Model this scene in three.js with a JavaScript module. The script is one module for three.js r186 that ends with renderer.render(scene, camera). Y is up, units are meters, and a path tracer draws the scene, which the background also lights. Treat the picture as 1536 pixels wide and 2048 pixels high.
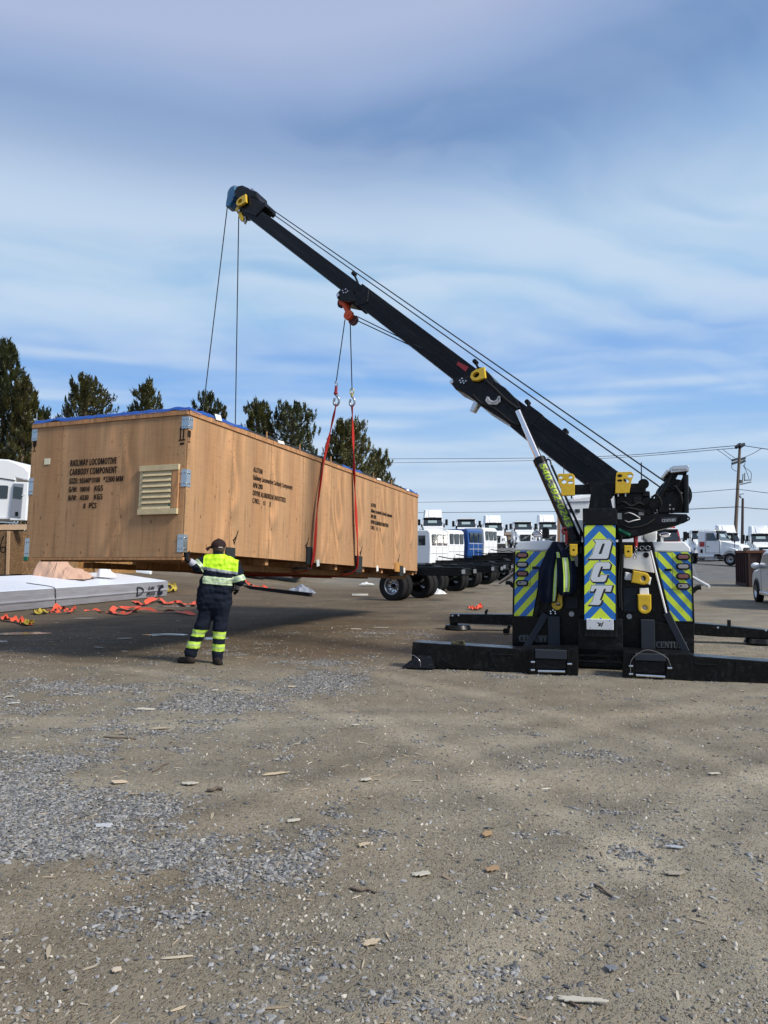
import * as THREE from 'three';
import { mergeGeometries, mergeVertices, toCreasedNormals } from 'three/addons/utils/BufferGeometryUtils.js';
import { RoundedBoxGeometry } from 'three/addons/geometries/RoundedBoxGeometry.js';
import { MarchingCubes } from 'three/addons/objects/MarchingCubes.js';
import { ImprovedNoise } from 'three/addons/math/ImprovedNoise.js';

// ---------------------------------------------------------------- camera, sky, sun, exposure
const FOC = 1480, HZ = 1105, EYE = 1.68, PITCH = Math.atan((HZ - 1024) / FOC);
const scene = new THREE.Scene();
const camera = new THREE.PerspectiveCamera(2 * Math.atan(1024 / FOC) * 180 / Math.PI, 0.75, 0.1, 4000);
camera.position.set(0, EYE, 0); camera.rotation.x = PITCH;
const renderer = new THREE.WebGLRenderer({ antialias: true });
renderer.toneMapping = THREE.LinearToneMapping;
renderer.toneMappingExposure = 1.0;
renderer.shadowMap.enabled = true;
const SUN = new THREE.Vector3(0.74, 0.74, 0.46).normalize();
const sun = new THREE.DirectionalLight(new THREE.Color(1.0, 0.94, 0.83), 4.5);
sun.position.copy(SUN).multiplyScalar(120); sun.name = 'sun_light';
sun.castShadow = true; sun.shadow.radius = 22; sun.shadow.mapSize.set(4096, 4096);
Object.assign(sun.shadow.camera, { left: -60, right: 60, top: 60, bottom: -60, near: 1, far: 300 });
scene.add(sun);

const noise = new ImprovedNoise();
const lerp = (a, b, t) => a + (b - a) * t, clamp = (x, a = 0, b = 1) => Math.min(b, Math.max(a, x));
const smooth = (a, b, x) => { const t = clamp((x - a) / (b - a)); return t * t * (3 - 2 * t); };
const fbm = (x, y, z = 0, o = 4) => { let s = 0, a = 0.5, n = 0; for (let i = 0; i < o; i++) { s += a * noise.noise(x, y, z); n += a; x = x * 2.03 + 7.1; y = y * 2.03 + 3.7; a *= 0.5; } return s / n; };
function rng(seed) { return () => { seed = (seed + 0x6d2b79f5) | 0; let t = Math.imul(seed ^ (seed >>> 15), 1 | seed); t = (t + Math.imul(t ^ (t >>> 7), 61 | t)) ^ t; return ((t ^ (t >>> 14)) >>> 0) / 4294967296; }; }
const lin = (c) => { c /= 255; return c <= 0.04045 ? c / 12.92 : Math.pow((c + 0.055) / 1.055, 2.4); };

// the sky: thin streaked cirrus over pale blue, as a table of colours by elevation, tilted bands and streak noise on a high plane
const SKY = [[0, 203, 217, 232], [4, 190, 211, 233], [8, 168, 202, 238], [11.5, 136, 183, 238], [15, 122, 172, 233], [18.5, 144, 191, 233], [22, 140, 185, 226], [25.5, 116, 160, 209], [28.5, 94, 135, 188], [31.5, 98, 137, 189], [34.2, 144, 165, 207], [37, 174, 184, 216], [50, 156, 172, 206], [90, 134, 161, 202]];
function skyAt(e) { let i = 1; while (i < SKY.length - 1 && SKY[i][0] < e) i++; const a = SKY[i - 1], b = SKY[i], t = clamp((e - a[0]) / (b[0] - a[0])); return [1, 2, 3].map((k) => lin(lerp(a[k], b[k], t))); }
{
  const W = 2048, Hh = 1024, data = new Float32Array(W * Hh * 4);
  for (let j = 0; j < Hh; j++) {
    const el = ((j + 0.5) / Hh - 0.5) * Math.PI, ed = el * 180 / Math.PI;
    for (let i = 0; i < W; i++) {
      const phi = ((i + 0.5) / W - 0.5) * 2 * Math.PI, ce = Math.cos(el);
      const x = Math.cos(phi) * ce, y = Math.sin(el), z = Math.sin(phi) * ce, o = (j * W + i) * 4;
      let c;
      if (ed > 0) {
        const k = 1 / (y + 0.1), u = x * k, v = -z * k, az = x / Math.max(0.2, ce);
        const warp = fbm(u * 0.45 + 3, v * 0.45, 2.2, 4), w2 = fbm(u * 1.1 - 5, v * 1.1 + 2, 6.4, 4);
        const hi = smooth(13, 26, ed), tilt = (10 * az + 7 * warp + 2.2 * w2) * hi - 2.2 * warp * (1 - hi);
        c = skyAt(clamp(ed - tilt, 0.2, 89));
        // cirrus: fibres long along the wind, frayed by slow eddies; banks of thin veil between clearer lanes
        const a = u * 0.95 + v * 0.22 + 0.5 * warp, b = v * 1.25 - u * 0.24 + 0.55 * w2, low = 1 - smooth(9, 18, ed);
        const bank = fbm(a * 0.36 + 9, b * 0.62 - 4, 1.3, 5), wisp = fbm(a * 0.8 + w2, b * 2.1, 8.8, 6), fray = fbm(a * 2.2, b * 3.6 + wisp * 1.5, 4.1, 5);
        const s4 = fbm(az * 2.2 + 2 + 0.5 * warp, ed * 0.5 + az * 0.7, 3.3, 5), s5 = fbm(az * 5 + 2 + 0.3 * s4, ed * 1.3 - az * 0.8, 7.7, 5);
        const leftLight = smooth(0.2, -0.45, az) * smooth(20, 27, ed);
        let veil = smooth(-0.1, 0.95, 0.3 + 1.15 * bank + 0.75 * wisp + 0.45 * fray + 0.3 * leftLight);
        veil = lerp(veil, smooth(-0.05, 0.95, 0.38 + 1.35 * s4 + 0.75 * s5 + 0.35 * fray), low);
        const w = smooth(23, 31, ed), white = [lin(206), lin(223), lin(242)], grey = [lin(172), lin(192), lin(224)];
        for (let q = 0; q < 3; q++) c[q] = lerp(c[q], lerp(white[q], grey[q], w), veil * lerp(0.8, 0.5, w));
        const glow = Math.pow(Math.max(0, x * SUN.x + y * SUN.y + z * SUN.z), 10) * 0.9;
        for (let q = 0; q < 3; q++) c[q] += glow * [1, 0.97, 0.9][q] * 0.8;
      } else c = [0.2, 0.18, 0.15].map((q, n) => lerp(lin([198, 213, 231][n]), q, smooth(0, -4, ed)));
      data[o] = c[0]; data[o + 1] = c[1]; data[o + 2] = c[2]; data[o + 3] = 1;
    }
  }
  const tex = new THREE.DataTexture(data, W, Hh, THREE.RGBAFormat, THREE.FloatType);
  tex.mapping = THREE.EquirectangularReflectionMapping; tex.magFilter = THREE.LinearFilter; tex.minFilter = THREE.LinearFilter; tex.wrapS = THREE.RepeatWrapping; tex.needsUpdate = true;
  scene.background = tex; scene.environment = tex;
}

// ---------------------------------------------------------------- helpers
const V = (x, y, z) => new THREE.Vector3(x, y, z);
const CP = Math.cos(PITCH), SP = Math.sin(PITCH);
// a point at a known distance ahead, and a point on level ground, from where the photograph shows them
function rayOf(px, py) { const u = (px - 768) / FOC, v = (1024 - py) / FOC; return [u, v * CP + SP, CP - v * SP]; }
function P(px, py, d) { const r = rayOf(px, py); return V(r[0] / r[2] * d, EYE + r[1] / r[2] * d, -d); }
function G(px, py, y = 0) { const r = rayOf(px, py); return P(px, py, (y - EYE) / r[1] * r[2]); }

const used = new Map();
function numbered(name) { const n = used.get(name) ?? 0; used.set(name, n + 1); return n ? name + '_' + String(n).padStart(3, '0') : name; }
function tag(o, label, category, group, kind) { o.userData = {}; if (label) o.userData.label = label; if (category) o.userData.category = category; if (group) o.userData.group = group; if (kind) o.userData.kind = kind; return o; }
function thing(name, label, category, pos = [0, 0, 0], turn = 0, group) { const o = new THREE.Group(); o.name = numbered(name); o.position.set(...pos); o.rotation.y = turn; scene.add(o); return tag(o, label, category, group); }
function plain(g) { g = g.index ? g.toNonIndexed() : g; for (const k of Object.keys(g.attributes)) if (!['position', 'normal', 'uv', 'color'].includes(k)) g.deleteAttribute(k); if (!g.attributes.normal) g.computeVertexNormals(); if (!g.attributes.uv) g.setAttribute('uv', new THREE.BufferAttribute(new Float32Array(g.attributes.position.count * 2), 2)); return g; }
function join(gs) { gs = (Array.isArray(gs) ? gs : [gs]).map(plain); return gs.length > 1 ? mergeGeometries(gs) : gs[0]; }
function part(name, gs, mat, parent, label) { const m = new THREE.Mesh(join(gs), mat); m.name = parent === scene ? numbered(name) : name; m.castShadow = m.receiveShadow = true; parent.add(m); if (label) m.userData.label = label; return m; }
// uv in metres from the dominant axis of each face
function metres(g, s = 1, ox = 0, oy = 0) {
  g = plain(g); const p = g.attributes.position, uv = new Float32Array(p.count * 2), a = V(), b = V(), c = V();
  for (let i = 0; i < p.count; i += 3) {
    a.fromBufferAttribute(p, i); b.fromBufferAttribute(p, i + 1).sub(a); c.fromBufferAttribute(p, i + 2).sub(a); b.cross(c);
    const n = [Math.abs(b.x), Math.abs(b.y), Math.abs(b.z)], k = n[0] > n[1] && n[0] > n[2] ? 0 : n[1] > n[2] ? 1 : 2;
    for (let q = 0; q < 3; q++) { const x = p.getX(i + q), y = p.getY(i + q), z = p.getZ(i + q); uv[(i + q) * 2] = (k === 0 ? z : x) * s + ox; uv[(i + q) * 2 + 1] = (k === 1 ? z : y) * s + oy; }
  }
  g.setAttribute('uv', new THREE.BufferAttribute(uv, 2)); return g;
}
function tint(g, r, gg, b) { g = plain(g); const n = g.attributes.position.count, c = new Float32Array(n * 3); for (let i = 0; i < n; i++) { c[i * 3] = r; c[i * 3 + 1] = gg; c[i * 3 + 2] = b; } g.setAttribute('color', new THREE.BufferAttribute(c, 3)); return g; }
function B(w, h, d, x = 0, y = 0, z = 0, rx = 0, ry = 0, rz = 0, bev = 0) { const g = bev ? new RoundedBoxGeometry(w, h, d, 2, bev) : new THREE.BoxGeometry(w, h, d); if (rx || ry || rz) g.rotateX(rx).rotateY(ry).rotateZ(rz); return g.translate(x, y, z); }
const UP = V(0, 1, 0);
function rod(a, b, r1, r2 = r1, seg = 12, open = false) { const d = b.clone().sub(a), l = d.length(), g = new THREE.CylinderGeometry(r2, r1, l, seg, 1, open); g.translate(0, l / 2, 0); g.applyQuaternion(new THREE.Quaternion().setFromUnitVectors(UP, d.normalize())); return g.translate(a.x, a.y, a.z); }
function tube(pts, r, seg = 24, rad = 6) { return new THREE.TubeGeometry(new THREE.CatmullRomCurve3(pts), seg, r, rad, false); }
// a square bar between two points with a chosen up direction
function bar(a, b, w, h, up = UP, bev = 0) { const d = b.clone().sub(a), l = d.length(), x = d.clone().normalize(), z = x.clone().cross(up).normalize(), y = z.clone().cross(x); const g = bev ? new RoundedBoxGeometry(l, h, w, 2, bev) : new THREE.BoxGeometry(l, h, w); g.applyMatrix4(new THREE.Matrix4().makeBasis(x, y, z)); const m = a.clone().add(b).multiplyScalar(0.5); return g.translate(m.x, m.y, m.z); }
function ext(pts, depth, bev = 0, holes = []) { const s = new THREE.Shape(pts.map((p) => new THREE.Vector2(p[0], p[1]))); for (const h of holes) { const q = new THREE.Path(); q.absellipse(h[0], h[1], h[2], h[3] ?? h[2], 0, Math.PI * 2, true, h[4] ?? 0); s.holes.push(q); } return new THREE.ExtrudeGeometry(s, { depth: Math.max(0.001, depth - 2 * bev), bevelEnabled: bev > 0, bevelSize: bev, bevelThickness: bev, bevelOffset: -bev, bevelSegments: 2, curveSegments: 14 }).translate(0, 0, bev); }
// six-faced solid from four bottom and four top corners (each: back-left, back-right, front-right, front-left)
function hexa(b, t) {
  const p = [...b, ...t], f = [[0, 1, 2, 3], [7, 6, 5, 4], [3, 2, 6, 7], [1, 0, 4, 5], [0, 3, 7, 4], [2, 1, 5, 6]], pos = [], uv = [];
  for (const q of f) for (const [k, u, v] of [[0, 0, 0], [1, 1, 0], [2, 1, 1], [0, 0, 0], [2, 1, 1], [3, 0, 1]]) { pos.push(...p[q[k]]); uv.push(u, v); }
  const g = new THREE.BufferGeometry(); g.setAttribute('position', new THREE.Float32BufferAttribute(pos, 3)); g.setAttribute('uv', new THREE.Float32BufferAttribute(uv, 2)); g.computeVertexNormals(); return g;
}
function surface(fn, nu, nv) { // grid surface fn(u, v) -> [x, y, z]
  const pos = [], uv = [], idx = [];
  for (let j = 0; j <= nv; j++) for (let i = 0; i <= nu; i++) { pos.push(...fn(i / nu, j / nv)); uv.push(i / nu, j / nv); }
  for (let j = 0; j < nv; j++) for (let i = 0; i < nu; i++) { const a = j * (nu + 1) + i, b = a + 1, c = a + nu + 1, d = c + 1; idx.push(a, b, d, a, d, c); }
  const g = new THREE.BufferGeometry(); g.setAttribute('position', new THREE.Float32BufferAttribute(pos, 3)); g.setAttribute('uv', new THREE.Float32BufferAttribute(uv, 2)); g.setIndex(idx); g.computeVertexNormals(); return g;
}
function canvasTex(w, h, draw) { const c = document.createElement('canvas'); c.width = w; c.height = h; const x = c.getContext('2d'); draw(x, w, h); const t = new THREE.CanvasTexture(c); t.colorSpace = THREE.SRGBColorSpace; t.magFilter = THREE.LinearFilter; t.anisotropy = 8; return t; }
function dataTex(n, m, fn, srgb = false) { const d = new Uint8Array(n * m * 4); for (let j = 0; j < m; j++) for (let i = 0; i < n; i++) { const c = fn(i, j), o = (j * n + i) * 4; d[o] = c[0]; d[o + 1] = c[1] ?? c[0]; d[o + 2] = c[2] ?? c[0]; d[o + 3] = 255; } const t = new THREE.DataTexture(d, n, m); t.magFilter = THREE.LinearFilter; t.minFilter = THREE.LinearMipmapLinearFilter; t.generateMipmaps = true; t.wrapS = t.wrapT = THREE.RepeatWrapping; if (srgb) t.colorSpace = THREE.SRGBColorSpace; t.needsUpdate = true; return t; }
function tiled(t, r, s = r) { const c = t.clone(); c.repeat.set(r, s); c.needsUpdate = true; return c; }
// tileable value noise, for wear maps
function tileNoise(n, cells, seed) { const r = rng(seed), v = Array.from({ length: cells * cells }, r); return (i, j) => { const x = i / n * cells, y = j / n * cells, x0 = Math.floor(x), y0 = Math.floor(y), fx = x - x0, fy = y - y0, a = (p, q) => v[((q + cells) % cells) * cells + (p + cells) % cells], sx = fx * fx * (3 - 2 * fx), sy = fy * fy * (3 - 2 * fy); return lerp(lerp(a(x0, y0), a(x0 + 1, y0), sx), lerp(a(x0, y0 + 1), a(x0 + 1, y0 + 1), sx), sy); }; }
function octaves(n, list, seed) { const f = list.map(([c], i) => tileNoise(n, c, seed + i)); return (i, j) => list.reduce((s, [, w], k) => s + w * f[k](i, j), 0); }

// ---------------------------------------------------------------- common materials
const wearN = octaves(512, [[6, 0.35], [17, 0.3], [48, 0.2], [128, 0.15]], 11);
const WEAR = dataTex(512, 512, (i, j) => { const v = wearN(i, j); return [60 + 170 * v, 60 + 190 * v, 0]; });
const GRIME = dataTex(512, 512, (i, j) => { const v = smooth(0.2, 0.75, wearN(i, j)); return [232 + 23 * v, 231 + 24 * v, 228 + 26 * v]; }, true);
const BUMP = dataTex(512, 512, (i, j) => { const v = wearN(i, j); return [255 * v]; });
const std = (r, g, b, rough = 0.6, metal = 0, extra = {}) => { const m = rough >= 0.7 && !metal ? new THREE.MeshPhysicalMaterial({ roughness: rough, specularIntensity: 0.3, side: THREE.DoubleSide, ...extra }) : new THREE.MeshStandardMaterial({ roughness: rough, metalness: metal, side: THREE.DoubleSide, ...extra }); m.color.setRGB(r, g, b); return m; };
const phys = (r, g, b, rough, extra = {}) => { const m = new THREE.MeshPhysicalMaterial({ roughness: rough, side: THREE.DoubleSide, ...extra }); m.color.setRGB(r, g, b); return m; };
const dustN = octaves(512, [[5, 0.3], [19, 0.3], [60, 0.22], [170, 0.18]], 41);
const DUST = dataTex(512, 512, (i, j) => { const v = smooth(0.42, 0.78, dustN(i, j)), k = 0.18 + 0.72 * v * v; return [255 * Math.pow(k, 0.4545), 255 * Math.pow(k * 0.97, 0.4545), 255 * Math.pow(k * (1 - 0.12 * v), 0.4545)]; }, true);
const M = {
  black: phys(0.021, 0.0225, 0.025, 0.5, { map: tiled(DUST, 1.3), clearcoat: 0.1, clearcoatRoughness: 0.35, specularIntensity: 0.35, roughnessMap: tiled(WEAR, 2) }),
  boom: phys(0.019, 0.021, 0.025, 0.5, { map: tiled(DUST, 0.9), clearcoat: 0.08, clearcoatRoughness: 0.35, specularIntensity: 0.3, roughnessMap: tiled(WEAR, 3) }),
  satin: phys(0.032, 0.035, 0.041, 0.6, { map: tiled(DUST, 1.7), specularIntensity: 0.4, roughnessMap: tiled(WEAR, 2) }),
  slate: phys(0.026, 0.03, 0.04, 0.55, { specularIntensity: 0.5 }),
  rubber: std(0.018, 0.018, 0.019, 0.85, 0, { bumpMap: tiled(BUMP, 3), bumpScale: 0.002 }),
  white: phys(0.82, 0.83, 0.84, 0.4, { clearcoat: 0.5, clearcoatRoughness: 0.2 }),
  whiteFar: phys(0.82, 0.83, 0.84, 0.4, { clearcoat: 0.4, clearcoatRoughness: 0.25 }),
  yellow: phys(0.72, 0.46, 0.012, 0.45, { clearcoat: 0.3, clearcoatRoughness: 0.4, map: tiled(GRIME, 2) }),
  chrome: std(0.78, 0.79, 0.8, 0.16, 1), steel: std(0.42, 0.43, 0.45, 0.38, 0.9, { roughnessMap: tiled(WEAR, 2) }), galv: std(0.5, 0.54, 0.57, 0.4, 0.75, { roughnessMap: tiled(WEAR, 4), map: tiled(GRIME, 3) }),
  alum: std(0.62, 0.63, 0.65, 0.3, 0.95), glass: phys(0.012, 0.02, 0.023, 0.1, { clearcoat: 1, clearcoatRoughness: 0.03 }),
  lens: phys(0.2, 0.075, 0.075, 0.2, { clearcoat: 1, clearcoatRoughness: 0.05 }), clearLens: phys(0.3, 0.29, 0.3, 0.15, { clearcoat: 1, clearcoatRoughness: 0.05 }),
  red: phys(0.38, 0.018, 0.02, 0.5, { clearcoat: 0.3 }), orange: std(0.72, 0.09, 0.02, 0.6, 0.1), wire: std(0.02, 0.026, 0.032, 0.5, 0.4), green: std(0.0, 0.12, 0.06, 0.5), blue: phys(0.008, 0.06, 0.24, 0.35, { clearcoat: 0.6, clearcoatRoughness: 0.15 }),
};
// ---------------------------------------------------------------- the ground
// the yard is level; a bank rises to the far left and the lot behind climbs to a paved terrace
function bankQ(x, d) { return -0.92 * (x + 8.4) + 0.39 * (d - 28.6); }
function gBase(x, d) {
  const q = bankQ(x, d), bank = clamp(q > 0 ? 0.118 * Math.min(q, 8) + 0.25 * Math.max(0, q - 8) : 0, 0, 2.2) * smooth(17, 22, d);
  const ramp = smooth(40, 82, d) * (2.2 - 1.3 * smooth(15, 31, x));
  return Math.max(bank, ramp);
}
function gy(x, d) {
  const near = 1 - smooth(16, 40, d), h = gBase(x, d);
  return h + 0.037 * Math.exp(-Math.pow((x + 2.7) / 1.6, 2) - Math.pow((d - 11.1) / 1.3, 2)) + near * (0.022 * fbm(x * 0.45 + 4, d * 0.45, 1.5, 3) + 0.012 * fbm(x * 1.9, d * 1.9, 4.2, 3)) + 0.05 * smooth(14, 40, d) * fbm(x * 0.2, d * 0.2, 7, 3);
}
const onGround = (px, py) => { let p = G(px, py); for (let i = 0; i < 6; i++) p = G(px, py, gy(p.x, -p.z)); return p; };
// patches of slate gravel: 0..1, denser to the left of the foreground
function gravelAt(x, d) {
  const n = fbm(x * 0.55 + 11, d * 0.8 + 2, 0.7, 4), n2 = fbm(x * 1.6, d * 1.9, 3.1, 3);
  const left = smooth(-0.4, -2.6, x) * smooth(3.4, 4.6, d) * (1 - smooth(8.6, 10.4, d));
  const mid = Math.exp(-Math.pow((x + 0.9) / 1.1, 2) - Math.pow((d - 9.0) / 1.5, 2)), lone = Math.exp(-Math.pow((x + 0.75) / 0.5, 2) - Math.pow((d - 9.6) / 0.7, 2)), strip = Math.exp(-Math.pow((x + 2.4) / 0.9, 2) - Math.pow((d - 4.9) / 0.8, 2));
  const n3 = fbm(x * 4.5, d * 5, 8.1, 3);
  return clamp(smooth(-0.08, 0.62, n * 0.95 + 0.6 * n2 + 0.5 * n3 + 0.28 * left + 0.26 * mid + 0.45 * lone + 0.4 * strip - 0.2));
}
const groundTex = (() => {
  const n = 2048, col = new Float32Array(n * n * 3), hgt = new Float32Array(n * n), o1 = octaves(n, [[7, 0.2], [23, 0.18], [90, 0.2], [300, 0.22], [900, 0.2]], 31), r = rng(77);
  for (let j = 0; j < n; j++) for (let i = 0; i < n; i++) { const v = o1(i, j), k = j * n + i, g = 0.62 + 0.36 * (v - 0.5) + 0.05 * (r() - 0.5); col[k * 3] = g; col[k * 3 + 1] = g * 0.985; col[k * 3 + 2] = g * 0.965; hgt[k] = 0.35 + 0.75 * (v - 0.5) + 0.05 * (r() - 0.5); }
  const stone = (x, y, a, b, th, c, hh) => { const R = Math.ceil(Math.max(a, b)), cs = Math.cos(th), sn = Math.sin(th); for (let dy = -R; dy <= R; dy++) for (let dx = -R; dx <= R; dx++) { const u = (dx * cs + dy * sn) / a, v = (-dx * sn + dy * cs) / b, q = u * u + v * v; if (q > 1) continue; const k = (((y + dy) % n + n) % n) * n + ((x + dx) % n + n) % n, e = Math.sqrt(1 - q), m = q > 0.72 ? 0.75 : 1; for (let z = 0; z < 3; z++) col[k * 3 + z] = c[z] * m * (0.86 + 0.14 * e); hgt[k] = 0.4 + hh * e; } };
  const tones = [[0.5, 0.5, 0.52], [0.62, 0.585, 0.52], [0.36, 0.36, 0.38], [0.66, 0.6, 0.52], [0.7, 0.66, 0.58], [0.56, 0.5, 0.44], [0.42, 0.4, 0.38], [0.7, 0.61, 0.48]];
  for (let q = 0; q < 90000; q++) { const s = 0.9 + 3.6 * Math.pow(r(), 4.5), t = tones[Math.floor(r() * tones.length)], v = 0.85 + 0.3 * r(); stone(Math.floor(r() * n), Math.floor(r() * n), s * (1 + 0.9 * r()), s * 0.75, r() * 3.14, t.map((x) => Math.min(1, x * v)), 0.06 + 0.07 * s); }
  for (let q = 0; q < 1700; q++) { const l = 3 + 11 * r() * r(), t = r() < 0.7 ? [0.86, 0.74, 0.57] : [0.3, 0.27, 0.24], v = 0.7 + 0.5 * r(); stone(Math.floor(r() * n), Math.floor(r() * n), l, 0.9 + 0.9 * r(), r() * 3.14, t.map((x) => Math.min(1, x * v)), 0.22); }
  const map = dataTex(n, n, (i, j) => { const k = (j * n + i) * 3; return [255 * Math.pow(clamp(col[k]), 1 / 2.2), 255 * Math.pow(clamp(col[k + 1]), 1 / 2.2), 255 * Math.pow(clamp(col[k + 2]), 1 / 2.2)]; }, true);
  const bump = dataTex(n, n, (i, j) => [255 * clamp(hgt[j * n + i])]);
  return { map, bump };
})();
{
  const ds = [-6, -3, -1, 0, 0.8]; for (let d = 1.4; d < 900;) { ds.push(d); d += d < 13 ? 0.045 + 0.002 * d : Math.max(0.1, d * 0.016); } ds.push(1400, 2200);
  const xs = [0]; for (let x = 0; x < 900;) { x += x < 7 ? 0.065 : Math.max(0.12, x * 0.05); xs.push(x); } xs.push(2200);
  const cols = [...xs.slice(1).reverse().map((x) => -x), ...xs], nx = cols.length, pos = [], uv = [], clr = [], idx = [];
  const mix = (a, b, t) => a.map((x, i) => lerp(x, b[i], t));
  const light = [0.36, 0.322, 0.247], brown = [0.235, 0.182, 0.115], slate = [0.17, 0.175, 0.18], wet = [0.14, 0.09, 0.042], tarmac = [0.2, 0.205, 0.21], grass = [0.2, 0.18, 0.1];
  for (const d of ds) for (const x of cols) {
    pos.push(x, gy(x, d), -d); uv.push(x / 3.3, d / 3.3);
    const a = fbm(x * 0.28 + 5, d * 0.35, 2.1, 4), b = fbm(x * 1.1, d * 1.3 + 9, 6.6, 4), c = fbm(x * 4.1, d * 4.1, 1.1, 2);
    let k = mix(light, brown, clamp(0.34 + 0.9 * a + 0.55 * b - 0.22 * smooth(-1, 2.5, x) * (1 - smooth(8, 12, d)) + 0.25 * smooth(-2, -6, x)));
    k = mix(k, slate, 0.45 * gravelAt(x, d) + 0.1 * clamp(c + 0.2));
    const wd = smooth(10.2, 13, d) * (1 - smooth(31, 42, d)) * smooth(3.4, -1.5, x - 0.10 * (d - 14)), wn = clamp(0.62 + 0.9 * fbm(x * 0.35, d * 0.75 + 3, 9.1, 4) + 0.5 * b);
    k = mix(k, brown, 0.8 * Math.max(wd, 0.75 * smooth(9.8, 12.5, d) * (1 - smooth(22, 30, d)) * smooth(7, 3, x))); k = mix(k, wet, clamp(wd * (0.25 + wn)) * 0.85);
    k = mix(k, tarmac, smooth(36, 46, d + 3 * a) * smooth(-6, 4, x));
    k = mix(k, grass, smooth(46, 70, d) * smooth(4, -6, x));
    // wheel tracks: pale compacted bands with darker shoulders, and a drag mark across them
    let tr = 0; for (const [cx, cd, R, w] of [[-9.5, 1.0, 11.3, 0.17], [-9.5, 1.0, 13.2, 0.17], [9.0, -3.0, 10.6, 0.2], [9.0, -3.0, 12.5, 0.2], [-1.5, 30, 22.6, 0.22], [-1.5, 30, 24.7, 0.22]]) { const q = (Math.hypot(x - cx, d - cd) - R + 0.25 * fbm(x * 0.4, d * 0.4, cx, 2)) / w; tr += 0.22 * Math.exp(-q * q) - 0.12 * Math.exp(-Math.pow(Math.abs(q) - 1.7, 2) * 3); }
    const st = fbm(x * 0.5 + 0.35 * d, d * 1.7 - 0.5 * x, 14.2, 4);
    const mud = smooth(10, 13, d) * (1 - smooth(30, 44, d)), s = 1 + 0.2 * c + (0.16 + 0.2 * mud) * b + mud * 0.42 * fbm(x * 0.9, d * 2.6, 21.3, 5) + tr * (1 - smooth(20, 40, d)) + 0.3 * st; clr.push(k[0] * s, k[1] * s, k[2] * s);
  }
  for (let j = 0; j < ds.length - 1; j++) for (let i = 0; i < nx - 1; i++) { const a = j * nx + i; idx.push(a, a + 1, a + nx + 1, a, a + nx + 1, a + nx); }
  const g = new THREE.BufferGeometry(); g.setAttribute('position', new THREE.Float32BufferAttribute(pos, 3)); g.setAttribute('uv', new THREE.Float32BufferAttribute(uv, 2)); g.setAttribute('color', new THREE.Float32BufferAttribute(clr, 3)); g.setIndex(idx); g.computeVertexNormals();
  const m = new THREE.MeshStandardMaterial({ map: groundTex.map, bumpMap: groundTex.bump, bumpScale: 0.016, roughness: 0.93, vertexColors: true });
  const o = new THREE.Mesh(g, m); o.name = 'ground'; o.receiveShadow = true; scene.add(o); tag(o, 'bare dirt and gravel yard, paved further back', null, null, 'structure');
}
// ---------------------------------------------------------------- the big plywood crate hanging from the crane
// local frame: x along its length (away), y up from the skid bottom, z = 0 on the long side that faces the camera side, -3.1 on the other
const CR = { L: 10.34, W: 3.1, top: 2.31, base: 0.2, low: 0.115 };
const crateM = (() => {
  const rx = 0.004, ry = -1.188, rz = -0.051, c = Math.cos, s = Math.sin;
  const mul = (A, Bm) => A.map((r) => Bm[0].map((_, j) => r.reduce((q, v, k) => q + v * Bm[k][j], 0)));
  const R = mul(mul([[c(ry), 0, s(ry)], [0, 1, 0], [-s(ry), 0, c(ry)]], [[1, 0, 0], [0, c(rx), -s(rx)], [0, s(rx), c(rx)]]), [[c(rz), -s(rz), 0], [s(rz), c(rz), 0], [0, 0, 1]]);
  const ax = V(R[0][0], R[1][0], -R[2][0]), up = V(R[0][1], R[1][1], -R[2][1]), wd = V(R[0][2], R[1][2], -R[2][2]);
  const m = new THREE.Matrix4().makeBasis(ax, up, wd.negate()), o = V(-2.91, 2.128 + EYE, -10.95).addScaledVector(up, -CR.top);
  return m.setPosition(o);
})();
const crateInv = crateM.clone().invert();
const crate = new THREE.Group(); crate.name = numbered('shipping_crate'); scene.add(crate); crateM.decompose(crate.position, crate.quaternion, crate.scale);
tag(crate, 'huge plywood shipping crate with stencilled sides hanging in the crane slings', 'crate');
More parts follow.
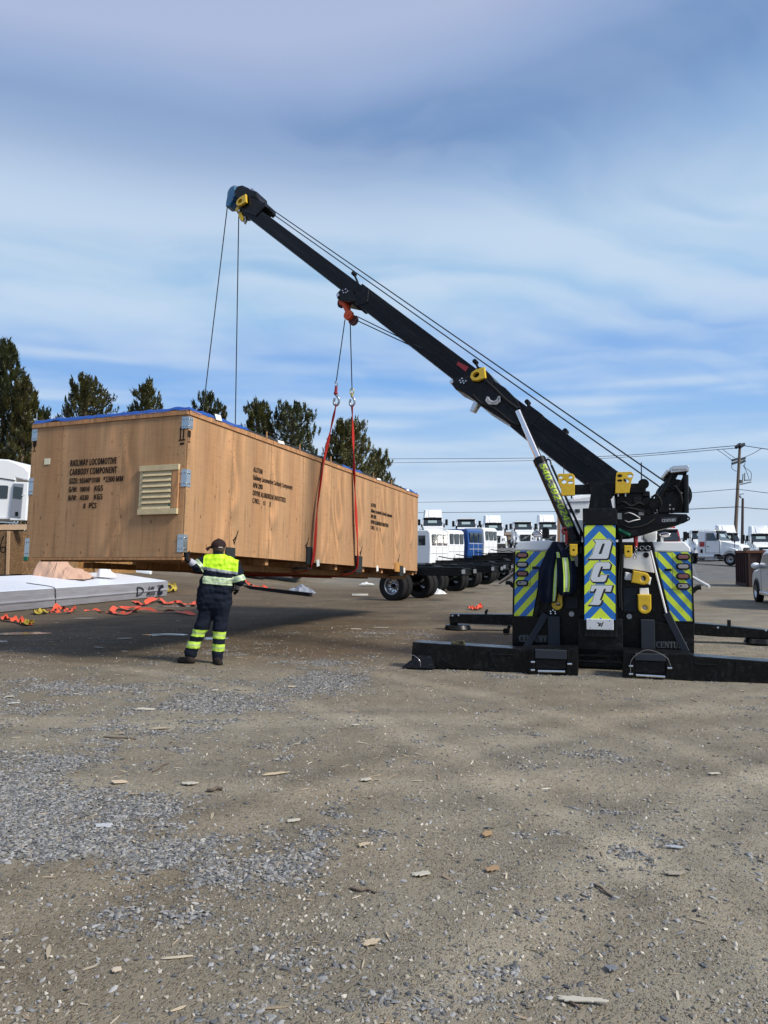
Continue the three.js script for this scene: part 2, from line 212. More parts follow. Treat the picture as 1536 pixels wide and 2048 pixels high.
// where a pixel meets the crate's long side (returns x, y) or its near end (returns z, y)
function crSide(px, py, z = 0) { const a = P(px, py, 5).applyMatrix4(crateInv), o = V(0, EYE, 0).applyMatrix4(crateInv), t = (z - o.z) / (a.z - o.z); return [o.x + (a.x - o.x) * t, o.y + (a.y - o.y) * t]; }
function crEnd(px, py, x = 0) { const a = P(px, py, 5).applyMatrix4(crateInv), o = V(0, EYE, 0).applyMatrix4(crateInv), t = (x - o.x) / (a.x - o.x); return [o.z + (a.z - o.z) * t, o.y + (a.y - o.y) * t]; }
{
  // plywood: rotary-cut grain, flame figures, vertical plies, small knots
  const ply = (() => {
    const W = 1024, Hh = 1024, r = rng(5), knots = Array.from({ length: 26 }, () => [r() * W, r() * Hh, 2 + 5 * r()]);
    const stains = Array.from({ length: 60 }, () => [r() * W, r() * Hh, 3 + 9 * r(), 20 + 70 * r(), r()]);
    return dataTex(W, Hh, (i, j) => {
      const x = i / W, y = j / Hh, n1 = noise.noise(x * 2.6 + 2, y * 1.15, 4.4) + 0.3 * noise.noise(x * 7 + 1, y * 2.3, 1.7), ring = Math.sin((n1 * 4.2 + x * 1.3) * 6.283), mask = smooth(-0.25, 0.3, noise.noise(x * 3.3 + 8, y * 1.3, 7.7));
      const streak = noise.noise(x * 110, y * 2.0, 3.3) * 0.5 + noise.noise(x * 330, y * 6, 8.3) * 0.5, band = noise.noise(x * 5.5, y * 0.3, 9.9) + 0.6 * noise.noise(x * 13, y * 0.5, 19.9), fleck = noise.noise(x * 420, y * 60, 2.2), cross = noise.noise(x * 9, y * 70, 31.2);
      let v = 0.78 + 0.085 * band + 0.055 * streak + 0.075 * ring * mask + 0.045 * noise.noise(x * 34, y * 2.4, 6.1) + 0.03 * fleck + 0.022 * cross, red = 0.03 * noise.noise(x * 6, y * 0.9, 12.1) + 0.012 * ring * mask;
      for (const k of knots) { const dx = i - k[0], dy = (j - k[1]) * 0.6, q = (dx * dx + dy * dy) / (k[2] * k[2]); if (q < 4) v -= 0.3 * Math.exp(-q * 1.1); }
      for (const k of stains) { const dx = (i - k[0]) / k[2], dy = (j - k[1]) / k[3], q = dx * dx + dy * dy; if (q < 4) v -= 0.1 * k[4] * Math.exp(-q); }
      return [255 * clamp(v), 255 * clamp(v * (0.815 - red)), 255 * clamp(v * (0.635 - red * 1.3))];
    }, true);
  })();
  const tones = [[0.73, 0.67, 0.61], [0.69, 0.645, 0.6], [0.77, 0.7, 0.63], [0.72, 0.655, 0.585]], rr = rng(9);
  const plyMats = tones.map((t) => std(t[0], t[1], t[2], 0.72, 0, { map: ply, bumpMap: ply, bumpScale: 0.0015 }));
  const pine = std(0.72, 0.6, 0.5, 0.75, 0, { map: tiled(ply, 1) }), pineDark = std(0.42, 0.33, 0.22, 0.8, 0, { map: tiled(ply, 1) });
  const sheetUV = (g, ox, oy) => metres(g, 1 / 2.44, ox, oy);
  // long sides: nine sheets each, joints open by 4 mm
  const seam = [0, 1.19, 2.41, 3.63, 4.85, 6.07, 7.29, 8.51, 9.73, CR.L], h0 = CR.base - 0.005, h1 = CR.top - 0.075;
  for (const side of [0, 1]) for (let i = 0; i < 9; i++) {
    const w = seam[i + 1] - seam[i] - 0.01, z = side ? -CR.W + 0.012 : -0.012 - 0.002 * rr();
    part('plywood_panel', sheetUV(B(w, h1 - h0, 0.024, (seam[i] + seam[i + 1]) / 2, (h0 + h1) / 2, z, 0, 0, 0), rr() * 0.49 - (seam[i] / 2.44), rr() * 0.08), plyMats[Math.floor(rr() * 4)], crate);
  }
  // near end and far end
  for (const end of [0, 1]) {
    const es = [0.026, 1.22, 2.44, CR.W - 0.026];
    for (let i = 0; i < 3; i++) { const w = es[i + 1] - es[i] - 0.004; part('plywood_panel', sheetUV(B(0.024, h1 - CR.low, w, end ? CR.L - 0.012 : 0.012 + 0.002 * rr(), (h1 + CR.low) / 2, -(es[i] + es[i + 1]) / 2), rr() * 0.49 + es[i + 1] / 2.44, rr() * 0.08), plyMats[Math.floor(rr() * 4)], crate); }
  }
  part('corner_post', metres(B(0.014, h1 - CR.low - 0.02, 0.022, 0.013, (h1 + CR.low) / 2, -0.0125 - 0.001)), pine, crate);
  // lid: boards edge-on along the rim, then the top sheet
  for (let x = 0; x < CR.L - 0.1; x += 2.44) for (const z of [0.006, -CR.W - 0.006]) { const w = Math.min(2.44, CR.L - x) - 0.01; part('rim_board', metres(B(w, 0.073, 0.03, x + w / 2, CR.top - 0.037 + 0.006 * (rr() - 0.5), z + 0.004 * (rr() - 0.5)), 1, rr(), rr()), pine, crate); }
  for (const x of [-0.006, CR.L + 0.006]) for (let z = 0; z < 3; z += 1.55) part('rim_board', metres(B(0.03, 0.073, 1.54, x, CR.top - 0.037 + 0.008 * (rr() - 0.5), -z - 0.775), 1, rr(), rr()), pine, crate);
  part('lid', metres(B(CR.L - 0.05, 0.03, CR.W - 0.05, CR.L / 2, CR.top - 0.05, -CR.W / 2)), plyMats[0], crate);
  // tarpaulins on the lid: blue at the ends, dark felt between, edges rucked
  const blueTarp = std(0.004, 0.06, 0.3, 0.42, 0, { bumpMap: tiled(BUMP, 2), bumpScale: 0.02 }), felt = std(0.03, 0.032, 0.035, 0.9, 0, { bumpMap: tiled(BUMP, 3), bumpScale: 0.012 });
  const tarp = (x0, x1, mat, ov, seed) => part('tarpaulin', surface((u, v) => {
    const x = lerp(x0, x1, u), edge = Math.min(v, 1 - v) * 2, eu = x0 < 0.1 ? u : 1;
    const z = lerp(ov + 0.012, -CR.W - ov - 0.012, v), ruck = 0.03 * noise.noise(x * 2.3, z * 2.1, seed) + 0.022 * noise.noise(x * 7, z * 6, seed + 4);
    const drop = smooth(0.012, 0.0, edge) + (x0 < 0.1 ? smooth(0.025, 0, u) : 0) + (x1 > CR.L - 0.1 ? smooth(0.975, 1, u) : 0);
    return [x, CR.top + 0.062 + ruck - 0.066 * clamp(drop), z];
  }, 60, 60), mat, crate);
  tarp(-0.024, 1.62, blueTarp, 0.014, 1); tarp(1.56, 6.0, felt, 0.004, 2); tarp(5.3, 6.5, blueTarp, 0.012, 3); tarp(6.4, 9.4, felt, 0.004, 4); tarp(9.3, CR.L + 0.02, blueTarp, 0.012, 5);
  // wooden tags and paper scraps stuck up along the rim
  const paper = std(0.7, 0.7, 0.66, 0.8);
  for (const [px, py, w, h] of [[434, 842, 0.16, 0.1], [560, 883, 0.22, 0.06], [756, 956, 0.24, 0.05], [814, 979, 0.2, 0.05]]) { const [x] = crSide(px, py); part('paper_scrap', B(w, h, 0.006, x, CR.top + h / 2 - 0.01, 0.024, -0.3, 0, 0.06), paper, crate); }
  for (const px of [530, 597, 660, 706, 746, 782]) { const [x] = crSide(px, 900); part('rim_tag', B(0.03, 0.13, 0.01, x, CR.top + 0.05, 0.026, 0, 0, 0.04), pine, crate); }
  // nail heads along the joints
  const nails = []; for (const x of seam) for (const e of [-0.04, 0.04]) { if (x + e < 0.02 || x + e > CR.L) continue; for (let y = 0.3; y < 2.2; y += 0.2) nails.push(new THREE.CylinderGeometry(0.006, 0.006, 0.006, 6).rotateX(Math.PI / 2).translate(x + e + 0.01 * (rr() - 0.5), y + 0.04 * (rr() - 0.5), 0.001)); } for (const z of [-0.06, -1.18, -1.26, -2.4, -2.48, -3.04]) for (let y = 0.25; y < 2.2; y += 0.2) nails.push(new THREE.CylinderGeometry(0.006, 0.006, 0.006, 6).rotateZ(Math.PI / 2).translate(-0.001, y + 0.04 * (rr() - 0.5), z + 0.01 * (rr() - 0.5)));
  part('nail_heads', nails, std(0.09, 0.07, 0.06, 0.6), crate).userData.kind = 'stuff';
  // skids: cross joists that show their ends, three long runners below them
  for (const x of [0.12, 1.02, 2.5, 3.95, 5.35, 6.8, 7.95, 9.15, 10.2]) part('joist', metres(B(0.1, x < 0.5 ? 0.06 : 0.11, CR.W - 0.16, x, CR.base - (x < 0.5 ? 0.09 : 0.065), -CR.W / 2), 1, rr(), rr()), pine, crate);
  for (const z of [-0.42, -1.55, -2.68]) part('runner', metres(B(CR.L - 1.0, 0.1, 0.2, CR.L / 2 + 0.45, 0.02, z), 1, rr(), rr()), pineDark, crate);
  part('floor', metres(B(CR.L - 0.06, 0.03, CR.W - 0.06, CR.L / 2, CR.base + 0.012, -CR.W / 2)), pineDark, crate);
  part('end_sill', metres(B(0.05, 0.04, CR.W - 0.02, 0.028, CR.low - 0.024, -CR.W / 2)), pine, crate);
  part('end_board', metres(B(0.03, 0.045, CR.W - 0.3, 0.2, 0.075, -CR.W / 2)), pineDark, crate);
  // galvanised corner brackets, folded round the edge, with bolt heads
  const bracket = (z, y, h, wEnd, wSide, dirs) => {
    const t = 0.006, zs = z === 0 ? 1 : -1, gs = [B(t, h, wEnd, -t / 2 - 0.001, y, z - zs * wEnd / 2 + zs * t), B(wSide, h, t, wSide / 2, y, z + zs * (t / 2 + 0.001))];
    const o = part('corner_bracket', gs, M.galv, crate);
    const bolts = []; for (const a of [-0.3, 0.3]) for (const b of [0.28, 0.72]) { bolts.push(rod(V(-t, y + a * h, z - zs * wEnd * b), V(-t - 0.014, y + a * h, z - zs * wEnd * b), 0.013, 0.011, 8), rod(V(wSide * b, y + a * h, z + zs * t), V(wSide * b, y + a * h, z + zs * (t + 0.014)), 0.013, 0.011, 8)); }
    part('bolt', bolts, M.steel, o).userData.kind = 'stuff';
  };
  bracket(0, 2.12, 0.18, 0.125, 0.1); bracket(0, 1.285, 0.26, 0.125, 0.1); bracket(0, 0.315, 0.26, 0.11, 0.09);
  bracket(-CR.W, 2.12, 0.19, 0.12, 0.15); bracket(-CR.W, 1.27, 0.27, 0.1, 0.15); bracket(-CR.W, 0.27, 0.3, 0.1, 0.15);
  part('green_pad', B(0.02, 0.07, 0.09, -0.012, 0.09, -CR.W + 0.04, 0, 0, 0, 0.008), M.green, crate);
  // louvred vent
  {
    const a = crEnd(284, 933), b = crEnd(357, 1028), z0 = a[0], z1 = b[0], y1 = a[1], y0 = b[1], zc = (z0 + z1) / 2, yc = (y0 + y1) / 2, w = z1 - z0, h = y1 - y0, pale = std(0.62, 0.5, 0.31, 0.75, 0, { map: tiled(GRIME, 2), bumpMap: tiled(BUMP, 3), bumpScale: 0.002 });
    const v = part('vent', [B(0.012, h, w, -0.006, yc, zc)], std(0.02, 0.017, 0.013, 0.9), crate);
    part('vent_frame', metres(B(0.05, 0.085, w, -0.03, y1 - 0.043, zc)), pale, v); part('vent_frame', metres(B(0.05, 0.085, w, -0.03, y0 + 0.043, zc)), pale, v);
    part('vent_frame', metres(B(0.03, h - 0.18, 0.06, -0.02, yc, z0 + 0.03)), pale, v); part('vent_frame', metres(B(0.04, h - 0.18, 0.11, -0.026, yc, z1 - 0.055)), pine, v);
    part('label_tag', B(0.02, 0.05, 0.03, -0.03, y0 + 0.12, z1 - 0.15), M.green, v);
    for (let i = 0; i < 7; i++) part('slat', metres(B(0.016, 0.088, w - 0.19, -0.03, y1 - 0.125 - i * (h - 0.22) / 6.3, zc - 0.03, 0, 0, -0.42), 1, i * 0.3, 0.2), pale, v);
  }
  // stencilled print: thin ink on the boards
  const ink = (w, h, pxm, draw) => { const t = canvasTex(Math.round(w * pxm), Math.round(h * pxm), (x, W, Hh) => { x.clearRect(0, 0, W, Hh); x.fillStyle = 'rgba(38,28,22,0.66)'; x.scale(pxm, pxm); draw(x); x.setTransform(1, 0, 0, 1, 0, 0); const r = rng(W); x.globalCompositeOperation = 'destination-out'; for (let i = 0; i < W * Hh / 26; i++) { x.fillStyle = 'rgba(0,0,0,' + (0.1 + 0.6 * r()) + ')'; x.fillRect(r() * W, r() * Hh, 1 + 1.5 * r(), 1 + 3 * r()); } }); return std(1, 1, 1, 0.8, 0, { map: t, transparent: true, alphaTest: 0.02 }); };
  const line = (x, s, px, py, h, w) => { x.save(); x.font = 'bold 100px sans-serif'; const m = x.measureText(s).width; x.translate(px, py); x.scale(w / m, h / 72); x.fillText(s, 0, 0); x.restore(); };
  const textOnSide = (px, py) => {
    const [x0, yt] = crSide(px, py), w = 1.46, h = 0.66, m = ink(w, h, 420, (x) => { line(x, 'ALSTOM', 0.02, 0.1, 0.082, 0.3); line(x, 'Railway Locomotive Carbody Component', 0.02, 0.235, 0.082, 1.38); line(x, 'APM 2988', 0.02, 0.37, 0.082, 0.32); line(x, 'ODYNE ALUMINIUM INDUSTRIES', 0.02, 0.505, 0.085, 1.14); line(x, 'C/NO.:', 0.02, 0.635, 0.085, 0.25); line(x, '13', 0.36, 0.635, 0.07, 0.09); line(x, '8', 0.58, 0.64, 0.085, 0.05); });
    const g = new THREE.PlaneGeometry(w, h); g.translate(x0 + w / 2 - 0.02, yt - h / 2 + 0.02, 0.0022); part('stencil_print', g, m, crate);
  };
  textOnSide(507, 934); textOnSide(742, 1006);
  {
    const [z0, yt] = crEnd(140, 921), w = 1.3, h = 0.86, m = ink(w, h, 520, (x) => {
      line(x, 'RAILWAY LOCOMOTIVE', 0.03, 0.125, 0.1, 0.94); line(x, 'CARBODY COMPONENT', 0.03, 0.27, 0.1, 0.95); line(x, 'SIZE:', 0.03, 0.405, 0.085, 0.2); line(x, '10340*3100', 0.24, 0.405, 0.08, 0.42); line(x, '*2300 MM', 0.72, 0.405, 0.085, 0.4);
      line(x, 'G/W:', 0.03, 0.54, 0.085, 0.18); line(x, '10010', 0.26, 0.54, 0.075, 0.2); line(x, 'KGS', 0.55, 0.54, 0.085, 0.18); line(x, 'N/W:', 0.03, 0.675, 0.085, 0.18); line(x, '4330', 0.27, 0.675, 0.075, 0.18); line(x, 'KGS', 0.55, 0.675, 0.085, 0.18); line(x, '8', 0.35, 0.81, 0.08, 0.05); line(x, 'PCS', 0.46, 0.81, 0.085, 0.16);
    });
    const g = new THREE.PlaneGeometry(w, h); g.rotateY(-Math.PI / 2); g.translate(-0.0045, yt - h / 2 + 0.03, z0 + w / 2 - 0.02); part('stencil_print', g, m, crate);
  }
  // handling marks: a wine glass and this-way-up arrows
  const glassMark = ink(0.1, 0.2, 500, (x) => { x.fillRect(0.015, 0.01, 0.07, 0.075); x.beginPath(); x.arc(0.05, 0.085, 0.035, 0, 3.2); x.fill(); x.fillRect(0.044, 0.1, 0.012, 0.08); x.fillRect(0.02, 0.178, 0.06, 0.012); });
  const upMark = ink(0.14, 0.32, 500, (x) => { for (const q of [0.03, 0.088]) { x.fillRect(q, 0.03, 0.02, 0.18); x.beginPath(); x.moveTo(q - 0.014, 0.05); x.lineTo(q + 0.01, 0.005); x.lineTo(q + 0.034, 0.05); x.fill(); } x.fillRect(0.01, 0.215, 0.12, 0.02); x.fillRect(0.035, 0.27, 0.08, 0.03); });
  const onEnd = (px, py, w, h, m, n) => { const [z, y] = crEnd(px, py), g = new THREE.PlaneGeometry(w, h); g.rotateY(-Math.PI / 2); g.translate(-0.0045, y, z); part(n, g, m, crate); };
  const onSide = (px, py, w, h, m, n) => { const [x, y] = crSide(px, py), g = new THREE.PlaneGeometry(w, h); g.translate(x, y, 0.0025); part(n, g, m, crate); };
  onEnd(69.5, 892, 0.1, 0.2, glassMark, 'fragile_mark'); onEnd(364.5, 872, 0.13, 0.3, upMark, 'arrow_mark'); onSide(378.5, 873, 0.09, 0.2, glassMark, 'fragile_mark');
  part('paper_label', B(0.005, 0.1, 0.12, -0.006, crEnd(95, 923)[1], crEnd(95, 923)[0]), std(0.72, 0.68, 0.5, 0.8), crate);
  const tick = ink(0.2, 0.26, 400, (x) => { x.lineWidth = 0.018; x.strokeStyle = 'rgba(30,24,20,0.8)'; x.beginPath(); x.moveTo(0.03, 0.17); x.lineTo(0.07, 0.24); x.lineTo(0.17, 0.02); x.moveTo(0.05, 0.19); x.lineTo(0.1, 0.13); x.stroke(); });
  for (const [px, py] of [[471, 1074], [614, 1086], [722, 1101], [797, 1117]]) onSide(px, py, 0.2, 0.26, tick, 'pen_mark');
  // rubber edge guards, tape and a spare board along the bottom edge
  for (const [x0, y0, x1, y1] of [[450, 1094, 467, 1118], [612, 1093, 622, 1130], [709, 1111, 722, 1142], [798, 1131, 804, 1151]]) { const a = crSide(x0, y0), b = crSide(x1, y1); part('edge_guard', [B(b[0] - a[0], a[1] - b[1], 0.03, (a[0] + b[0]) / 2, (a[1] + b[1]) / 2, 0.017, 0, 0, 0, 0.006), B(b[0] - a[0], 0.03, 0.3, (a[0] + b[0]) / 2, Math.min(b[1], CR.base - 0.13), -0.12)], std(0.03, 0.034, 0.036, 0.7), crate); }
  for (const [px, py] of [[635, 1126], [754, 1137], [808, 1141]]) { const [x, y] = crSide(px, py); part('tape', B(0.12, 0.13, 0.008, x, y, 0.008, 0, 0, 0.2), paper, crate); }
  { const a = crSide(789, 1125), b = crSide(803, 1144); part('spare_board', metres(B(b[0] - a[0], a[1] - b[1], 0.02, (a[0] + b[0]) / 2, (a[1] + b[1]) / 2, 0.013)), std(0.75, 0.62, 0.34, 0.7, 0, { map: ply }), crate); }
}
// ---------------------------------------------------------------- the rotator tow truck, seen from behind, boom slewed over the crate
const TY = 16.3 * Math.PI / 180, truck = thing('tow_truck', 'black heavy recovery truck with lime and blue chevrons and its long boom raised', 'tow truck', [3.19, 0, -10.92], -TY);
truck.updateMatrix();
const tInv = truck.matrix.clone().invert(), tEye = V(0, EYE, 0).applyMatrix4(tInv);
const L3 = (v) => v.clone().applyMatrix4(tInv);                              // world to truck
function tl(px, py, w = 0) { const a = P(px, py, 5).applyMatrix4(tInv), t = (w - tEye.z) / (a.z - tEye.z); return [tEye.x + (a.x - tEye.x) * t, tEye.y + (a.y - tEye.y) * t]; }
const t3 = (px, py, w = 0) => { const q = tl(px, py, w); return V(q[0], q[1], w); };
// an extruded plate whose rear face lies on the truck's plane w
function slab(pts, w, depth, bev = 0.008, holes = []) { return ext(pts.map((p) => tl(p[0], p[1], w)), depth, bev, holes).translate(0, 0, w - depth); }
function rect(x0, y0, x1, y1, w, depth, bev = 0.008) { const a = tl((x0 + x1) / 2, (y0 + y1) / 2, w), l = tl(x0, (y0 + y1) / 2, w)[0], r = tl(x1, (y0 + y1) / 2, w)[0], t = tl((x0 + x1) / 2, y0, w)[1], b = tl((x0 + x1) / 2, y1, w)[1]; return B(r - l, t - b, depth, (l + r) / 2, (t + b) / 2, w - depth / 2, 0, 0, 0, Math.min(bev, depth / 2.2, (r - l) / 2.2, (t - b) / 2.2)); }
// flat print on a plate: drawn in the photograph's own layout, laid on the plane w
function print(pts, w, draw, sc = 7, rough = 0.35) {
  const xs = pts.map((p) => p[0]), ys = pts.map((p) => p[1]), x0 = Math.min(...xs), x1 = Math.max(...xs), y0 = Math.min(...ys), y1 = Math.max(...ys);
  const t = canvasTex(Math.round((x1 - x0) * sc), Math.round((y1 - y0) * sc), (x) => { x.scale(sc, sc); x.translate(-x0, -y0); draw(x, x0, y0, x1, y1); const q = rng(Math.round(x0 + y1)); for (let k = 0; k < (x1 - x0) * (y1 - y0) / 14; k++) { const s = q(); x.fillStyle = 'rgba(' + (s < 0.6 ? '60,52,40,' : '225,220,205,') + (0.03 + 0.1 * q()) + ')'; x.fillRect(x0 + q() * (x1 - x0), y0 + Math.pow(q(), 0.6) * (y1 - y0), 0.3 + 1.1 * q(), 0.3 + 4 * q() * q()); } });
  const g = new THREE.ShapeGeometry(new THREE.Shape(pts.map((p) => new THREE.Vector2(...tl(p[0], p[1], w))))).translate(0, 0, w);
  const a = tl(x0, y1, w), b = tl(x1, y0, w), p = g.attributes.position, uv = new Float32Array(p.count * 2);
  for (let i = 0; i < p.count; i++) { uv[i * 2] = (p.getX(i) - a[0]) / (b[0] - a[0]); uv[i * 2 + 1] = (p.getY(i) - a[1]) / (b[1] - a[1]); }
  g.setAttribute('uv', new THREE.BufferAttribute(uv, 2));
  return [g, phys(1, 1, 1, rough, { map: t, clearcoat: 0.5, clearcoatRoughness: 0.2 })];
}
const LIME = '#cfe336', BLUE = '#1467b9';
function stripes(x, x0, y0, x1, y1, dir, period, slope, off) { x.fillStyle = BLUE; x.fillRect(x0 - 2, y0 - 2, x1 - x0 + 4, y1 - y0 + 4); x.fillStyle = LIME; for (let k = -20; k < 20; k++) { const b = (k + off) * period, s = (q) => (dir > 0 ? b - (q - y0) / slope : b + (q - y0) / slope); x.beginPath(); x.moveTo(x0 + s(y0 - 5), y0 - 5); x.lineTo(x0 + s(y0 - 5) + period * 0.5, y0 - 5); x.lineTo(x0 + s(y1 + 5) + period * 0.5, y1 + 5); x.lineTo(x0 + s(y1 + 5), y1 + 5); x.fill(); } }
const TP = (n, gs, m, p = truck, label) => part(n, gs, m, p, label);
{
  // rear corner boxes with striped faces, cut back towards the bottom
  const LB = [[1031.5, 1102], [1095, 1102], [1077, 1146], [1076, 1172], [1065, 1232], [1027.5, 1232]], RB = [[1309.5, 1104], [1381, 1104], [1385.5, 1242], [1344.5, 1242], [1328.5, 1180]];
  const side = TP('rear_body', [slab(LB, -0.01, 3.6, 0.015)], M.white); TP('rear_body', [slab(RB, -0.01, 3.6, 0.015)], M.white);
  const pl = print(LB, -0.006, (x, a, b, c, d) => { stripes(x, a, b, c, d, 1, 28, 1.12, 0.02); x.strokeStyle = 'rgba(20,40,60,0.8)'; x.lineWidth = 0.8; x.strokeRect(1061, 1103, 30, 69); x.beginPath(); x.moveTo(1027, 1172); x.lineTo(1078, 1172); x.stroke(); }); TP('striped_panel', pl[0], pl[1]);
  const pr = print(RB, -0.006, (x, a, b, c, d) => { stripes(x, a, b, c, d, -1, 28, 1.12, 0.86); x.strokeStyle = 'rgba(20,40,60,0.8)'; x.lineWidth = 0.8; x.strokeRect(1318, 1105, 28, 73); x.beginPath(); x.moveTo(1327, 1178); x.lineTo(1384, 1180); x.stroke(); }); TP('striped_panel', pr[0], pr[1]);
  TP('door_latch', rect(1064, 1133, 1078, 1138, 0.01, 0.02), M.black); TP('door_latch', rect(1329, 1137.5, 1343.5, 1142, 0.01, 0.02), M.black);
  // white caps
  TP('fender_cap', slab([[1030.5, 1101], [1031, 1091], [1038, 1083], [1098, 1080.5], [1106, 1083], [1096, 1101]], 0.0, 1.2, 0.02), M.white);
  TP('fender_cap', slab([[1309, 1103], [1304, 1083.5], [1369, 1083], [1381.5, 1096], [1381.5, 1105]], 0.0, 1.2, 0.02), M.white);
  for (const g of [slab([[1381.5, 1104], [1384, 1104], [1389.5, 1246], [1385.5, 1244]], 0.004, 0.05), slab([[1344, 1242], [1389, 1243], [1389, 1247], [1346, 1246]], 0.004, 0.05), slab([[1027, 1104], [1030.5, 1102], [1028, 1232], [1024.5, 1233]], 0.004, 0.05), slab([[1304, 1083], [1309.5, 1103], [1328, 1180], [1344, 1243], [1337, 1243], [1321, 1180], [1297, 1084]], 0.02, 0.4), slab([[1106, 1083], [1097, 1102], [1079, 1146], [1078, 1172], [1067, 1234], [1075, 1234], [1088, 1160], [1115, 1083]], 0.02, 0.4)]) TP('edge_trim', g, M.black);
  TP('strut_rod', rod(t3(1301, 1101, 0.06), t3(1332.5, 1226, 0.05), 0.014), M.white);
  // oval tail lamps in rubber grommets
  const lamp = (cx, cy, i) => { const c = t3(cx, cy, 0.0), w = 0.175, h = 0.082, cap = (a, b, d, z) => { const s = new THREE.Shape(); s.moveTo(-a + b, -b); s.lineTo(a - b, -b); s.absarc(a - b, 0, b, -Math.PI / 2, Math.PI / 2); s.lineTo(-a + b, b); s.absarc(-a + b, 0, b, Math.PI / 2, Math.PI * 1.5); return new THREE.ExtrudeGeometry(s, { depth: d, bevelEnabled: true, bevelSize: 0.006, bevelThickness: 0.006, bevelSegments: 2, curveSegments: 10 }).translate(c.x, c.y, z); }; const o = TP('tail_lamp', cap(w / 2, h / 2, 0.012, 0.0), M.rubber); part('lamp_lens', cap(w / 2 - 0.024, h / 2 - 0.019, 0.014, 0.006), i === 3 || i === 1 ? M.clearLens : M.lens, o); if (i === 3) part('lamp_bulb', rod(V(c.x - 0.03, c.y + 0.008, 0.02), V(c.x - 0.03, c.y + 0.008, 0.034), 0.012, 0.012, 10), M.black, o); };
  [1110.5, 1129.3, 1147.2, 1166.2].forEach((y, i) => lamp(1044.5, y, i)); [1113.8, 1133, 1152.7, 1172.5].forEach((y, i) => lamp(1366, y, i));
  // black tailboard, lower skirts, recesses
  TP('tailboard', [slab([[1112, 1084], [1300, 1084], [1322, 1180], [1337, 1240], [1337, 1300], [1072, 1300], [1072, 1234], [1086, 1172], [1090, 1150]], -0.06, 2.5, 0.01)], M.black);
  const skirtL = TP('side_skirt', slab([[1024.5, 1232], [1112, 1232], [1112, 1325], [1024.5, 1322]], 0.0, 0.12), M.black), skirtR = TP('side_skirt', slab([[1282, 1243], [1388.5, 1247], [1388.5, 1322], [1282, 1318]], 0.0, 0.12), M.black);
  const word = (x, y, wpx, hpx, w, parent, rgb) => { const pr2 = print([[x, y], [x + wpx, y], [x + wpx, y + hpx], [x, y + hpx]], w, (c) => { c.fillStyle = '#050607'; c.fillRect(x, y, wpx, hpx); c.fillStyle = rgb; c.font = 'bold 20px serif'; const m = c.measureText('CENTURY').width; c.save(); c.translate(x + 1, y + hpx - 1.5); c.scale((wpx - 2) / m, (hpx - 2.5) / 14.2); c.fillText('CENTURY', 0, 0); c.restore(); }, 10); part('maker_name', pr2[0], pr2[1], parent); };
  word(1037, 1270.5, 58, 13.5, 0.004, skirtL, '#5d6266'); word(1311, 1283, 64, 13.5, 0.004, skirtR, '#5d6266');
  TP('brace', bar(t3(1092, 1228, 0.08), t3(1040, 1316, 0.12), 0.05, 0.1, V(0, 1, 0), 0.01), M.slate); TP('brace', bar(t3(1333, 1226, 0.08), t3(1376, 1312, 0.12), 0.05, 0.1, V(0, 1, 0), 0.01), M.slate);
  TP('stabiliser_post', rect(1096, 1233, 1120, 1300, 0.16, 0.14), M.slate); TP('stabiliser_post', rect(1282, 1240, 1310, 1306, 0.16, 0.14), M.slate);
  TP('cover_panel', rect(1130, 1192, 1156.5, 1217.5, 0.0, 0.05), M.slate); TP('cover_panel', rect(1246, 1175, 1274, 1224, 0.0, 0.05), M.slate);
  TP('reversing_lamp', rod(t3(1143, 1228, -0.05), t3(1143, 1228, 0.03), 0.042, 0.038, 20), M.clearLens); TP('reversing_lamp', rod(t3(1258.5, 1233, -0.05), t3(1258.5, 1233, 0.03), 0.042, 0.038, 20), M.clearLens);
  for (const [x, y] of [[1101, 1223], [1106, 1220], [1110, 1223], [1101.5, 1227], [1110.5, 1227]]) TP('bolt', rod(t3(x, y, -0.05), t3(x, y, 0.01), 0.011, 0.011, 8), M.alum);
  // white splash plate, hose ports
  const wp = TP('splash_plate', slab([[1246.5, 1108], [1262, 1108], [1274, 1103], [1299.5, 1103], [1309, 1146], [1246.5, 1136]], 0.03, 0.03), M.white);
  part('port', rod(t3(1292, 1110, 0.03), t3(1292, 1110, 0.04), 0.04, 0.04, 20), M.black, wp);
  for (const x of [1284, 1295.5]) { const o = TP('work_lamp', rod(t3(x, 1095.5, -0.1), t3(x, 1095.5, 0.05), 0.042, 0.042, 20), M.black); part('lamp_ring', new THREE.TorusGeometry(0.03, 0.007, 8, 20).translate(...t3(x, 1096, 0.052).toArray()), M.steel, o); }
  TP('splash_plate', slab([[1143, 1107], [1156, 1107], [1156, 1134], [1147, 1131], [1143, 1122]], 0.03, 0.03), M.white); TP('splash_plate', slab([[1150, 1146], [1153, 1146], [1154, 1158], [1151, 1157]], 0.03, 0.03), M.white);
  // yellow tow eyes: thick rounded links with white wear pads
  const link = (cx, cy, w, h, hx, hy, hr, rz, dpx, name = 'tow_eye') => { const s = new THREE.Shape(), r = w / 2; s.moveTo(-r, h / 2); s.lineTo(-r, -h / 2 + r); s.absarc(0, -h / 2 + r, r, Math.PI, Math.PI * 2); s.lineTo(r, h / 2); s.lineTo(-r, h / 2); const q = new THREE.Path(); q.absellipse(hx, hy, hr, hr * 0.92, 0, 7, true); s.holes.push(q); const g = new THREE.ExtrudeGeometry(s, { depth: 0.05, bevelEnabled: true, bevelSize: 0.014, bevelThickness: 0.018, bevelSegments: 3, curveSegments: 18 }); g.rotateZ(rz); const c = t3(cx, cy, dpx); g.translate(c.x, c.y, c.z); return TP(name, g, M.yellow); };
